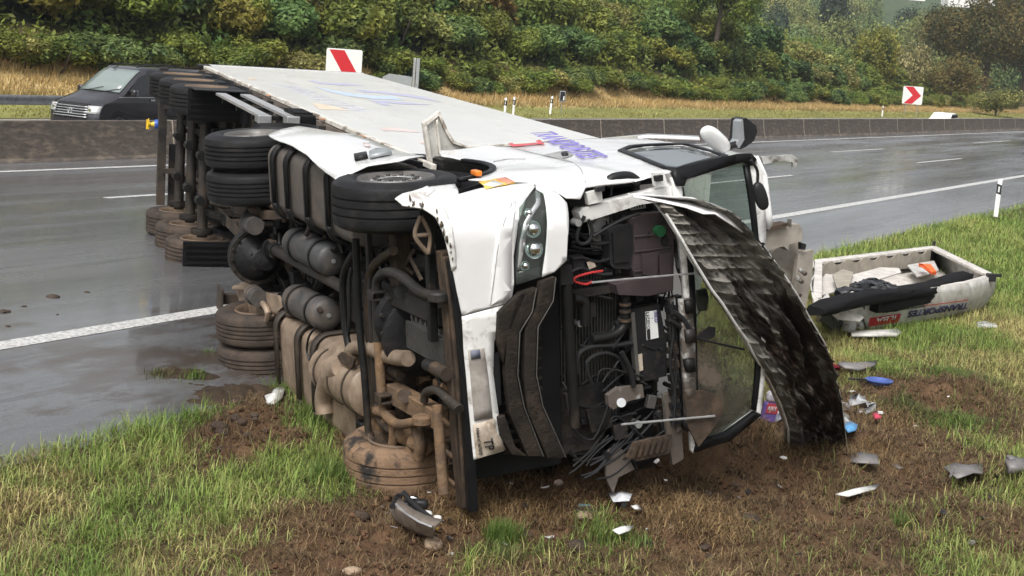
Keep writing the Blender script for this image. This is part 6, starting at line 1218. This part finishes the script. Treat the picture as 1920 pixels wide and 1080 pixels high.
# ------------------------------------------------------------------ torn off roof cap lying upside down on the grass
GZ = -.2
cap = empty('torn_off_roof', tuple(gp(1690, 560, GZ)), label='torn off white cab roof lying upside down on the grass with inverted lettering', cat='truck roof'); O_ = gp(1690, 560, GZ)
def W(u, v, z): return gp(u, v, z) - O_
M_capw = pm('grey_white_fibreglass', (.5, .49, .46), .45, dirt=(.5, .75), dcol=(.24, .22, .18), ds=4, bump=.1); M_capl = pm('light_liner', (.55, .52, .48), .6, dirt=(.55, .85), dcol=(.3, .27, .23), ds=5)
top = [W(1524, 562, .36), W(1612, 556, .34), W(1815, 530, .36), W(1866, 516, .36), W(1752, 462, .36), W(1528, 489, .36)]
bot = [W(1560, 622, GZ), W(1626, 623, GZ), W(1800, 592, GZ), W(1836, 582, GZ), W(1752, 505, GZ), W(1540, 520, GZ)]
def wall(i, j, name='shell_wall', n=10, crump=0.0, a=0, b=1, mat=M_capw):
    R_ = []
    for r in range(7):
        t = a + (b - a) * r / 6; row = []
        for k in range(n + 1):
            s = k / n; p = (bot[i] * (1 - s) + bot[j] * s) * (1 - t) + (top[i] * (1 - s) + top[j] * s) * t; c = (top[2] + top[5]) / 2; o = p - c; o[2] = 0; o /= np.linalg.norm(o) + 1e-9
            p = p + o * .09 * math.sin(PI * t) + crump * (np.array([vn(k * .9, r * .8 + i, 3), vn(k * .8, r * .9, 5), vn(k * .7, r, 8)]) - .5); row.append(p)
        R_.append(row)
    return MB().grid(R_).build(name, mat, cap, smooth=30, solid=.02)
near = wall(1, 2); wall(2, 3); wall(3, 4); wall(4, 5); wall(0, 1, 'crumpled_wall', crump=.2); wall(5, 0, 'crumpled_wall', crump=.12)
rim = [p + np.array([0, 0, .01]) for p in top]; cc = sum(top) / 6
for i in range(6):
    j = (i + 1) % 6
    if i == 0: continue
    a_, b_2 = rim[i], rim[j]; ia, ib_ = a_ + (cc - a_) * .09, b_2 + (cc - b_2) * .09; MB().add([a_, b_2, ib_, ia, a_ - [0, 0, .05], b_2 - [0, 0, .05], ib_ - [0, 0, .05], ia - [0, 0, .05]], [(0, 1, 2, 3), (4, 5, 6, 7), (0, 1, 5, 4), (1, 2, 6, 5), (2, 3, 7, 6), (3, 0, 4, 7)]).build('rim_flange', M_capl, cap, smooth=0, bevel=.01)
ins = [c_ + (sum(bot) / 6 - c_) * .1 + np.array([0, 0, .16]) for c_ in bot]; MB().add(ins, [tuple(range(6))]).build('ceiling_lining', M_capl, cap, solid=.02, smooth=0)
# ragged inner liner along the far wall
t4, t5 = rim[4] + (cc - rim[4]) * .1, rim[5] + (cc - rim[5]) * .1; n_ = 26; P = []
for k in range(n_ + 1): s = k / n_; p = t4 * (1 - s) + t5 * s; P.append((p - [0, 0, .02 + (.06 if (k // 2) % 2 else 0)], p - [0, 0, .3]))
MB().grid([[a, b] for a, b in P]).build('ragged_liner', M_curt, cap, solid=.015, smooth=0)
def lay(name, px, z, mat, th=.02, par=cap, jit=.03, zs=None):
    P = [W(u, v, zs[i] if zs else z) + jit * (np.array([vn(u * .1, v * .1, 1), vn(u * .13, v * .1, 2), vn(u * .1, v * .17, 3)]) - .5) for i, (u, v) in enumerate(px)]
    mb = MB().add(P, [tuple(range(len(P)))]); me = bpy.data.meshes.new(name); me.from_pydata(mb.v, [], mb.f); b2 = bmesh.new(); b2.from_mesh(me); bmesh.ops.triangulate(b2, faces=b2.faces); b2.to_mesh(me); b2.free()
    return fin(me, name, mat, par, 0, 0, th)
lay('loose_lining', [(1578, 535), (1590, 520), (1650, 505), (1685, 505), (1690, 512), (1640, 530), (1600, 540)], .3, M_capl); lay('loose_lining', [(1530, 535), (1548, 515), (1580, 520), (1580, 545), (1540, 555)], .22, M_capl)
lay('loose_lining', [(1700, 498), (1750, 490), (1760, 510), (1720, 522)], .15, M_capw); lay('overhead_locker', [(1560, 518), (1580, 510), (1600, 515), (1590, 545), (1570, 545)], .34, M_curt, .03)
lay('broken_edge', [(1548, 580), (1575, 575), (1620, 596), (1612, 606), (1570, 598)], .1, M_capl, .02, zs=[.25, .25, .1, .05, .1]); lay('broken_edge', [(1535, 600), (1552, 585), (1580, 605), (1560, 618)], 0, M_black, .03, zs=[.1, .15, -.02, -.1]); lay('broken_edge', [(1523, 540), (1540, 560), (1545, 570), (1525, 575)], .3, M_capl)
MB().box(W(1858, 520, .36), (.14, .1, .12)).box(W(1866, 516, .4), (.2, .04, .05)).box(W(1853, 526, .3), (.06, .06, .16)).build('black_hinge', M_black, cap, bevel=.01); MB().box(W(1751, 458, .38), (.05, .05, .12)).build('black_hinge', M_black, cap, bevel=.01)
# lettering on the near wall (upside down as the roof lies)
def nw(s, t): p = (bot[1] * (1 - s) + bot[2] * s) * (1 - t) + (top[1] * (1 - s) + top[2] * s) * t; c = (top[2] + top[5]) / 2; o = p - c; o[2] = 0; o /= np.linalg.norm(o); return p + o * (.09 * math.sin(PI * t) + .05)
def nwpl(name, s0, s1, t0, t1, mat, sh=0): return MB().grid([[nw(s0 + (s1 - s0) * k / 6 + sh * (t - t0), t) for k in range(7)] for t in np.linspace(t0, t1, 4)]).build(name, mat, near, solid=.004, smooth=0)
nwpl('red_box', .03, .31, .17, .42, M_redp2 if 'M_redp2' in globals() else pm('red_print', (.42, .02, .03), .5), .12); nwpl('red_line', .54, .94, .545, .565, pm('red_print', (.42, .02, .03), .5))
M_navy = pm('navy_print', (.02, .02, .09), .5)
dX = nw(.0, .3) - nw(.9, .3); dX /= np.linalg.norm(dX); dY = nw(.5, .15) - nw(.5, .45); hh = np.linalg.norm(dY); dY /= hh
L1 = np.linalg.norm(nw(.95, .44) - nw(.34, .44)); sz_ = .145
text('company_lettering', 'TRANSPORTES', sz_, M_navy, near, dX, dY, nw(.955, .455) + np.array([0, 0, 0]), shear=.25, bold=.035, sx=L1 / (sz_ * 7.3)); L2 = np.linalg.norm(nw(.29, .4) - nw(.05, .4))
text('name_lettering', 'ILBA', sz_ * .85, M_signw, near, dX, dY, nw(.3, .4) + np.cross(dX, dY) * .012, shear=.25, bold=.015, sx=L2 / (sz_ * .85 * 2.6))
text('subtitle_lettering', 'Transportes Nacionais e Internacionais', .05, M_ink, near, dX, dY, nw(.56, .56), shear=.2, bold=.0, sx=.9)
# mattress, jacket, orange cloth (things lying in or on the roof)
def soft(name, path, w_, h_, mat, parent=None, n=20, label=None, cat=None, wr=.02, sd=1):
    P = [np.array(p) for p in path]; rows = []
    for i, p in enumerate(P):
        d = P[min(i + 1, len(P) - 1)] - P[max(i - 1, 0)]; d /= np.linalg.norm(d); s_ = np.cross(d, (0, 0, 1)); s_ /= np.linalg.norm(s_); u_ = np.cross(s_, d); e_ = .75 if i in (0, len(P) - 1) else 1; row = []
        for k in range(n): a = 2 * PI * k / n; ca, sa = math.cos(a), math.sin(a); q = p + s_ * w_ / 2 * e_ * math.copysign(abs(ca) ** .5, ca) + u_ * h_ / 2 * e_ * math.copysign(abs(sa) ** .5, sa); q = q + wr * (np.array([vn(i * .9, k * .8, sd), vn(i, k, sd + 1), vn(i * 1.1, k * .9, sd + 2)]) - .5) * 2; row.append(q)
        rows.append(row)
    mb = MB(); V = [p for r in rows for p in r]; m = len(rows); Fs = [(i * n + k, i * n + (k + 1) % n, (i + 1) * n + (k + 1) % n, (i + 1) * n + k) for i in range(m - 1) for k in range(n)] + [tuple(range(n)), tuple((m - 1) * n + k for k in range(n))]
    o = mb.add(V, Fs).build(name, mat, parent, smooth=60); 
    if label: tag(o, label, cat)
    return o
M_matt = pm('black_foam_cover', (.012, .012, .013), .85, bump=.3, bs=40, spec=0.1); M_jack = pm('black_quilted_nylon', (.022, .023, .026), .38, bump=.5, bs=18)
a_, b_2 = gp(1528, 584, .3), gp(1812, 520, .36); soft('mattress', [a_ + (b_2 - a_) * t + np.array([0, 0, .04 * math.sin(t * 7) + (.1 if t < .1 else 0) * 0]) for t in np.linspace(0, 1, 16)], .3, .16, M_matt, label='long black foam mattress hanging over the near edge of the torn off roof', cat='mattress', wr=.02)
a_, b_2 = gp(1640, 576, .2), gp(1812, 541, .22); soft('black_cover', [a_ + (b_2 - a_) * t for t in np.linspace(0, 1, 12)], .16, .2, M_matt, label='black cover draped down the lettered wall under the mattress', cat='cover', wr=.015, sd=5)
jk = empty('jacket', tuple(gp(1640, 545, .42)), label='black padded jacket crumpled on the mattress of the torn off roof', cat='jacket'); O2 = gp(1640, 545, .42)
for k, (u, v, z, L_, w_, h_, an) in enumerate(((1598, 548, .36, .42, .26, .15, .5), (1630, 538, .42, .45, .22, .14, .1), (1660, 540, .38, .36, .2, .14, -.4), (1668, 552, .26, .3, .16, .14, -1.0), (1640, 530, .44, .5, .2, .1, .7))):
    c = gp(u, v, z) - O2; d = np.array([math.cos(an), math.sin(an), 0]) * L_ / 2; path = [c - d + d * 2 * t for t in np.linspace(0, 1, 10)]; path = [p + np.array([0, 0, -.06 * abs(t - .5)]) for p, t in zip(path, np.linspace(0, 1, 10))]
    soft('sleeve' if k in (0, 2, 3) else 'jacket_body', path, w_, h_, M_jack, jk, wr=.035, sd=20 + k)
soft('orange_cloth', [gp(1728, 497, .3), gp(1738, 500, .33), gp(1750, 512, .27)], .14, .06, pm('orange_cloth', (.75, .13, .03), .7), label='bright orange cloth inside the torn off roof', cat='cloth', wr=.02, sd=9)

# ------------------------------------------------------------------ debris on the verge
def gz_at(u, v):
    z = -.2
    for _ in range(3): p = gp(u, v, z); z = float(ground_z(np.array([p[0]]), np.array([p[1]]))[0])
    return gp(u, v, z)
def shard(name, px, mat, label, cat, lift=.02, th=.008, tilt=.05, jit=.02, sub=None):
    P = []
    for i, (u, v) in enumerate(px): p = gp(u, v, -.17 + lift + tilt * vn(u * .07, v * .05, i)); P.append(p)
    c = sum(P) / len(P); e = empty(name, tuple(c), label=label, cat=cat)
    Q = [p - c for p in P]; mb = MB().add([np.array([0, 0, .02])] + Q, [(0, i + 1, (i + 1) % len(Q) + 1) for i in range(len(Q))]); mb.build(sub or 'sheet', mat, e, smooth=20, solid=th, bevel=0)
    return e, c
M_pl = pm('grey_plastic_shard', (.16, .15, .15), .45, dirt=(.5, .8), dcol=(.1, .075, .055), ds=12); M_wh = pm('white_plastic_shard', (.6, .6, .58), .5, dirt=(.55, .75), dcol=(.2, .16, .12), ds=12); M_clr = pm('crumpled_clear_film', (.5, .51, .53), .2, var=.3, vs_=20)
M_blueb = pm('light_blue_plastic', (.1, .3, .55), .4); M_pinkc = pm('pink_cloth', (.5, .06, .1), .7); M_rc = pm('red_cloth', (.5, .03, .03), .7); M_pur = pm('violet_liquid_bottle', (.2, .13, .42), .25)
e, c = shard('plastic_shard', [(1595, 857), (1612, 850), (1645, 856), (1648, 872), (1620, 870), (1596, 868)], M_pl, 'dark curved plastic plate just right of the foot of the bonnet panel', 'plastic shard', .05, .015)
e, c = shard('plastic_shard', [(1566, 928), (1600, 918), (1648, 909), (1640, 918), (1590, 932)], M_wh, 'long narrow white shard lying on the brown straw at lower right', 'plastic shard', .03)
e, c = shard('plastic_shard', [(1769, 878), (1790, 870), (1815, 874), (1842, 870), (1842, 890), (1825, 888), (1795, 899)], M_pl, 'grey ribbed plastic shard beside the green grass at lower right', 'plastic shard', .05, .012)
for k in range(4): a_ = gp(1782 + k * 14, 893 - k * 3, -.09) - c; b_2 = gp(1792 + k * 13, 874, -.09) - c; MB().tube([a_, b_2], .012, 5).build('rib', M_pl, e)
e, c = shard('plastic_shard', [(1884, 872), (1900, 868), (1922, 872), (1922, 885), (1890, 890)], M_pl, 'dark grey broken casing at the right edge of the mud', 'plastic shard', .08, .06); MB().box((-.05, .0, .06), (.06, .1, .08)).build('broken_tab', M_pl, e, bevel=.01)
shard('plastic_shard', [(1148, 995), (1165, 988), (1188, 987), (1180, 996), (1160, 1003)], M_wh, 'small white shard nearest the bottom on the mud', 'plastic shard', .03)
shard('plastic_shard', [(1183, 950), (1197, 949), (1202, 956), (1190, 956)], M_wh, 'tiny white chip on the mud below the open nose', 'plastic shard', .03)
shard('plastic_shard', [(1140, 925), (1160, 920), (1185, 928), (1180, 940), (1150, 942)], M_clr, 'crumpled clear lamp fragment on the mud under the nose', 'plastic shard', .05)
shard('board', [(1595, 624), (1680, 620), (1690, 626), (1680, 632), (1597, 632)], M_capw, 'long pale strip lying on the grass in front of the torn off roof', 'board', .02, .03)
e, c = shard('plastic_shard', [(1570, 684), (1583, 693), (1610, 696), (1640, 688), (1645, 680), (1615, 688), (1590, 688), (1580, 682)], M_pl, 'curved black and grey trim piece on the dry grass below the torn off roof', 'plastic shard', .05, .03)
e, c = shard('broken_bracket', [(497, 745), (510, 742), (515, 733), (527, 727), (533, 733), (528, 748), (512, 761), (500, 758)], M_wh, 'white broken bracket lying in the mud beside the drive wheels', 'bracket', .05, .02); MB().tube([gp(505, 750, -.1) - c, gp(527, 735, -.08) - c], .015, 6).build('rib', M_wh, e)
soft('red_cloth', [gp(1392, 812, -.13), gp(1405, 805, -.12), gp(1422, 798, -.13)], .12, .06, M_rc, label='red cloth on the straw under the windscreen edge', cat='cloth', wr=.03, sd=3)
soft('paper', [gp(1376, 820, -.14), gp(1395, 818, -.13), gp(1418, 812, -.14)], .1, .03, M_wh, label='crumpled white paper below the red cloth', cat='paper', wr=.03, sd=6)
soft('plastic_bag', [gp(1424, 782, -.14), gp(1445, 776, -.1), gp(1475, 770, -.14)], .16, .09, pm('thin_white_bag', (.6, .62, .72), .35), label='crumpled white and blue plastic bag at the foot of the cleaner bottle', cat='plastic bag', wr=.05, sd=8)
soft('plastic_bag', [gp(1592, 762, -.14), gp(1610, 756, -.08), gp(1628, 758, -.13)], .2, .12, M_clr, label='crumpled clear plastic bag on the churned straw', cat='plastic bag', wr=.06, sd=12)
soft('pink_cloth', [gp(1543, 690, -.14), gp(1556, 687, -.12), gp(1568, 688, -.14)], .14, .06, M_pinkc, label='pink cloth beside the curved black trim piece', cat='cloth', wr=.03, sd=14)
soft('plastic_bottle', [gp(1833, 608, -.12), gp(1848, 609, -.12), gp(1866, 611, -.13)], .1, .08, M_clr, label='squashed clear plastic bottle on the green grass at right', cat='bottle', wr=.015, sd=15)
soft('packaging', [gp(1574, 782, -.1), gp(1582, 790, -.06), gp(1590, 796, -.1)], .14, .08, M_wh, label='white torn packaging right of the bonnet panel', cat='packaging', wr=.04, sd=17)
e, c = shard('packaging', [(1580, 800), (1592, 790), (1608, 798), (1604, 808), (1590, 812)], M_blueb, 'light blue folded packaging right of the bonnet panel', 'packaging', .06, .01, .1)
e, c = shard('packaging', [(1636, 776), (1648, 774), (1652, 784), (1640, 787)], M_pinkc, 'small red and white wrapper on the straw', 'packaging', .04, .01); MB().box((.03, 0, .04), (.05, .04, .02)).build('white_part', M_wh, e, smooth=0)
# frying pan
c = gp(1648, 718, -.12); e = empty('frying_pan', tuple(c), label='blue frying pan with black handle on the dry grass', cat='frying pan')
MB().lathe([(-.01, 0), (-.01, .12), (.03, .155), (.036, .155), (.0, .115), (0, 0)], (0, 0, 0), 'z', 32).build('bowl', pm('blue_enamel', (.06, .1, .3), .3), e); MB().bar((-.15, -.02, .03), (-.36, -.06, .035), .03, .02).build('handle', M_black, e, bevel=.006)
# cleaner bottle
c = gp(1437, 790, -.15); e = empty('cleaner_bottle', tuple(c), label='violet and white cleaner bottle with red cap standing behind the bonnet panel', cat='bottle'); e.rotation_euler = (.1, .12, .3)
MB().add([(0, 0, 0)], []); pb_ = MB().prism(rrect(-.075, -.045, .075, .045, .035, 5), lambda a, b, d: (a, b, d), 0, .2).build('bottle', M_pur, e, bevel=.02)
MB().prism(rrect(-.07, -.042, .07, .042, .035, 5), lambda a, b, d: (a, b, d), .2, .31).build('upper_body', pm('milky_bottle', (.62, .6, .66), .3), e, bevel=.03); MB().tube([(0, 0, .3), (0, 0, .34), (0, 0, .37)], [.05, .03, .025], 16).build('neck', M_wh, e); MB().cyl((0, 0, .355), (0, 0, .41), .032, n=16).build('cap', M_rc, e)
MB().box((0, -.05, .15), (.125, .006, .1)).build('label', M_redp, e, smooth=0); text('bottle_lettering', 'AJAX', .05, M_signw, e, (1, 0, 0), (0, 0, 1), (-.055, -.0545, .125), bold=.02, sx=.85)
# headlamp shell torn off
c = gp(785, 975, -.15); e = empty('headlamp_shell', tuple(c), label='torn off muddy headlamp shell lying in front of the lower wheel', cat='headlamp')
def hw(u, v, z): return gp(u, v, z) - c
rows_ = []
for (u, v) in ((733, 955), (742, 970), (760, 982), (780, 992), (800, 999), (812, 1002)):
    d = (u - 733) / 80; rows_.append([hw(u + 18 * 1, v - 22 - 3 * d, .05), hw(u + 6, v - 14, .04), hw(u, v, -.05), hw(u + 3, v + 8, -.16), hw(u + 10, v + 8, -.17)])
MB().grid(rows_).build('lens_cover', pm('muddy_lens', (.2, .17, .145), .45, dirt=(.45, .7), dcol=(.13, .095, .07), ds=8), e, smooth=60, solid=.012)
MB().tube([hw(735, 950, .04), hw(745, 930, .05), hw(757, 924, .06), hw(770, 940, .05), hw(790, 958, .05), hw(812, 975, .04), hw(815, 990, .0)], .02, 8).build('black_frame', M_black, e); MB().tube([hw(742, 945, .05), hw(760, 962, .05), hw(785, 978, .05), hw(810, 988, .04)], .008, 6).build('silver_trim', M_silver, e)
for (u, v, m, r_) in ((775, 935, M_chrome, .035), (790, 945, M_black, .05), (762, 948, M_hose, .05), (800, 965, M_wh, .04), (812, 978, M_chrome, .03), (820, 972, M_wh, .03), (785, 962, M_black, .045), (770, 958, M_black, .05), (818, 990, M_ylab, .015)):
    blob('lamp_insides', hw(u, v, 0), r_, r_ * .8, r_ * .7, np.eye(3), m, e, 3)
# stones and clods
def rock(name, u, v, r_, mat, label, cat='stone', group=None, sq=.7, lift=.3):
    p = gz_at(u, v); bmx = bmesh.new(); bmesh.ops.create_icosphere(bmx, subdivisions=3, radius=1)
    for vv in bmx.verts: n_ = .7 + .6 * float(fbm(vv.co.x * 1.4 + u, vv.co.y * 1.4 + vv.co.z * 1.1 + v, 5)); vv.co = Vector((vv.co.x * n_ * r_ * 1.25, vv.co.y * n_ * r_, vv.co.z * n_ * r_ * sq))
    me = bpy.data.meshes.new(name); bmx.to_mesh(me); bmx.free(); o = fin(me, name, mat, None, 40); o.location = (p[0], p[1], p[2] + r_ * lift); o.rotation_euler = (0, 0, u); return tag(o, label, cat, group)
M_stone = pm('tan_stone', (.3, .22, .15), .85, bump=.6, bs=20); M_clod = pm('dark_soil_clod', (.05, .034, .024), .95, var=.4, bump=1, bs=25)
rock('stone', 812, 1026, .065, M_stone, 'tan stone below the torn off headlamp shell'); rock('stone', 1096, 974, .05, M_stone, 'tan stone with a teal edge on the mud', lift=.5); rock('stone', 845, 1040, .02, M_wh, 'little white pebble by the tuft of grass'); rock('stone', 660, 1075, .05, M_stone, 'pale stone at the bottom edge of the mud')
c = gz_at(1094, 965); MB().box((c[0], c[1], c[2] + .07), (.09, .03, .02)).build('teal_chip', pm('teal_plastic', (.12, .19, .2), .5), None); tag(bpy.data.objects['teal_chip'], 'teal chip stuck on the tan stone', 'plastic chip')
def heap(name, u, v, ra, rb, h, z0, label, seed=0, rot=0, n=46):
    c = gp(u, v, z0); V = []; C_ = []
    for i in range(n + 1):
        for j in range(n + 1):
            a = (i / n * 2 - 1); b = (j / n * 2 - 1); x = a * ra; y = b * rb; xr = x * math.cos(rot) - y * math.sin(rot); yr = x * math.sin(rot) + y * math.cos(rot); X, Y = c[0] + xr, c[1] + yr
            r = math.hypot(a, b) + .7 * (float(fbm(X * 3, Y * 3, seed)) - .5); hh = max(0, 1 - r) ** .7 * h * (.3 + 1.4 * float(fbm(X * 9, Y * 9, seed + 3)))
            V.append((X, Y, z0 + hh - (.03 if r > .98 else 0))); C_.append(np.array([.05, .034, .022]) * (.5 + float(fbm(X * 20, Y * 20, seed + 7))))
    idx = np.arange((n + 1) ** 2).reshape(n + 1, n + 1); Fq = np.stack([idx[:-1, :-1], idx[1:, :-1], idx[1:, 1:], idx[:-1, 1:]], -1).reshape(-1, 4)
    tag(fast_mesh(name, V, Fq, 4, np.array(C_), bpy.data.materials['verge_soil']), label, 'soil heap', kind='stuff')
heap('soil_heap', 340, 708, .42, .2, .1, -.13, 'dark heap of torn soil dropped on the shoulder beside the drive wheels', 3, .2)
heap('soil_heap', 455, 745, .75, .5, .1, -.17, 'mud smeared from the verge onto the asphalt in front of the drive wheels', 8, .5)
lumps = [(100, 557, .11), (45, 575, .05), (8, 585, .1), (163, 548, .05), (300, 703, .1), (318, 712, .1), (345, 702, .12), (370, 712, .1), (335, 718, .08), (388, 705, .09), (285, 709, .05), (15, 612, .04), (108, 590, .03), (190, 725, .04)]
for i, (u, v, r_) in enumerate(lumps):
    r_ *= .62
    p = gp(u, v, 0)
    o = rock('soil_clod', u, v, r_, M_clod, 'dark soil clod dropped on the wet asphalt left of the wheels', 'soil clod', 'soil clods on the asphalt', .4); z = float(road_z(la(p[0], p[1])[0])); p = gp(u, v, z); o.location = (p[0], p[1], z + r_ * .1)
for i in range(26):
    u = random.choice([random.uniform(620, 1650), random.uniform(400, 520)]); v = random.uniform(880, 1060) if u > 620 else random.uniform(735, 850)
    rock('soil_lump', u, v, random.uniform(.02, .07), M_clod, 'crumbly brown soil lump on the churned mud', 'soil lump', 'soil lumps on the churned mud', .7)

for i in range(70):
    u = random.uniform(680, 1880); v = random.uniform(700, 1050) if u > 1430 else random.uniform(870, 1050); p = gz_at(u, v); r_ = random.uniform(.012, .05); m_ = random.choice([M_pl, M_pl, M_black, M_wh, M_black]); mb = MB(); n_ = random.randint(4, 6)
    Q = [(r_ * random.uniform(.5, 1.3) * math.cos(k * 6.28 / n_), r_ * random.uniform(.3, 1) * math.sin(k * 6.28 / n_), random.uniform(0, .02)) for k in range(n_)]
    mb.add([(0, 0, .008)] + Q, [(0, k + 1, (k + 1) % n_ + 1) for k in range(n_)]); o = mb.build('fragment', m_, None, smooth=0, solid=.004); o.location = (p[0], p[1], p[2] + .02); o.rotation_euler = (random.uniform(-.4, .4), random.uniform(-.4, .4), random.uniform(0, 6))
    tag(o, 'small broken plastic fragment lying on the churned mud', 'fragment', 'small plastic fragments around the wreck')
def tuft(u, v, n, L_, spread, cols, z=None, sd=0, name='grass_tuft', label=None, lean=.8):
    n = int(n * (2 if lean > 1.4 else 1.4)); r = np.random.default_rng(sd); p = gz_at(u, v) if z is None else gp(u, v, z); b = p + np.stack([r.normal(0, spread, n), r.normal(0, spread, n), np.zeros(n)], 1)
    if z is None: b[:, 2] = ground_z(b[:, 0], b[:, 1])
    az = r.uniform(0, 2 * PI, n); le = r.uniform(.05 if lean < 1.4 else .85, lean + (.2 if lean > 1.4 else 0), n); ln = L_ * r.uniform(.5, 1.2, n)
    d = np.stack([np.cos(az), np.sin(az), 0 * az], 1); s_ = np.stack([-np.sin(az), np.cos(az), 0 * az], 1) * .0034; up = np.array([0, 0, 1.]); m = b + d * (ln * .5 * np.sin(le * .6))[:, None] + up * (ln * .5 * np.cos(le * .6))[:, None]; t = m + d * (ln * .5 * np.sin(le * 1.6))[:, None] + up * (ln * .5 * np.cos(le * 1.6))[:, None]
    V = np.stack([b - s_, b + s_, m - s_ * .8, m + s_ * .8, t], 1).reshape(-1, 3); i = np.arange(n)[:, None] * 5; Fq = np.concatenate([i + [0, 1, 3], i + [0, 3, 2], i + [2, 3, 4]], 0)
    q = r.uniform(0, 1, (n, 1)); c = (np.array(cols[0]) * (1 - q) + np.array(cols[1]) * q) * r.uniform(.7, 1.3, (n, 1)); o = fast_mesh(name, V, Fq, 3, np.repeat(c, 5, 0), M_blade); return tag(o, label, 'grass tuft', kind='stuff')
GC = ((.06, .12, .02), (.18, .24, .06)); DC = ((.11, .062, .032), (.36, .25, .12)); DG = ((.05, .07, .02), (.16, .17, .06))
tuft(943, 1020, 520, .17, .05, GC, sd=1, label='dark green grass tuft in the mud at bottom centre'); tuft(930, 1045, 300, .16, .09, DG, sd=2, label='darker drooping tuft hanging from the green tuft at bottom centre', lean=1.5); tuft(1130, 1010, 160, .13, .09, GC, sd=3, label='small green tuft on the mud right of bottom centre')
tuft(1205, 1025, 70, .12, .06, GC, sd=4, label='thin pale green tuft near the small white shard'); tuft(1690, 995, 60, .17, .06, GC, sd=5, label='sparse upright green blades on straw at lower right'); tuft(300, 706, 90, .1, .07, DG, z=-.1, sd=6, label='torn grass on the left end of the soil heap on the road'); tuft(365, 708, 110, .11, .07, GC, z=-.1, sd=7, label='torn grass on the middle of the soil heap on the road'); tuft(388, 668, 60, .1, .03, GC, z=-.12, sd=8, label='grass wisp against the drive wheels')
tuft(1790, 712, 520, .24, .16, GC, sd=9, label='long green grass on the upturned sod at right', lean=1.4); tuft(1840, 725, 500, .24, .18, DG, sd=10, label='dark matted roots on the upturned sod at right', lean=1.5); tuft(1700, 745, 260, .2, .13, DG, sd=11, label='matted dark tuft at the left end of the upturned sod', lean=1.5); tuft(1790, 790, 300, .22, .2, GC, sd=12, label='green grass flattened below the upturned sod', lean=1.5)
tuft(1450, 845, 300, .17, .16, DC, sd=13, label='dry straw heap below the muddy windscreen', lean=1.5); tuft(890, 950, 500, .16, .15, DC, sd=14, label='straw and roots pushed up by the bumper lip', lean=1.5); tuft(1250, 890, 600, .18, .25, DC, sd=15, label='straw heap pushed up under the open nose', lean=1.5); tuft(1330, 870, 500, .18, .22, DC, sd=16, label='straw heap under the lower corner of the windscreen', lean=1.5); tuft(1000, 950, 500, .16, .25, DC, sd=17, label='matted straw in front of the grille', lean=1.5)
tuft(620, 900, 400, .19, .1, GC, sd=18, label='tall green grass left of the muddy front wheel'); tuft(560, 740, 260, .17, .14, GC, sd=19, label='green grass under the lower tanks'); tuft(590, 790, 300, .17, .14, GC, sd=20, label='green grass below the silencer')
tuft(1650, 790, 400, .2, .25, DC, sd=21, label='loose straw strewn right of the packaging', lean=1.5); tuft(1620, 850, 400, .2, .3, DC, sd=22, label='loose straw around the dark plastic plate', lean=1.5)
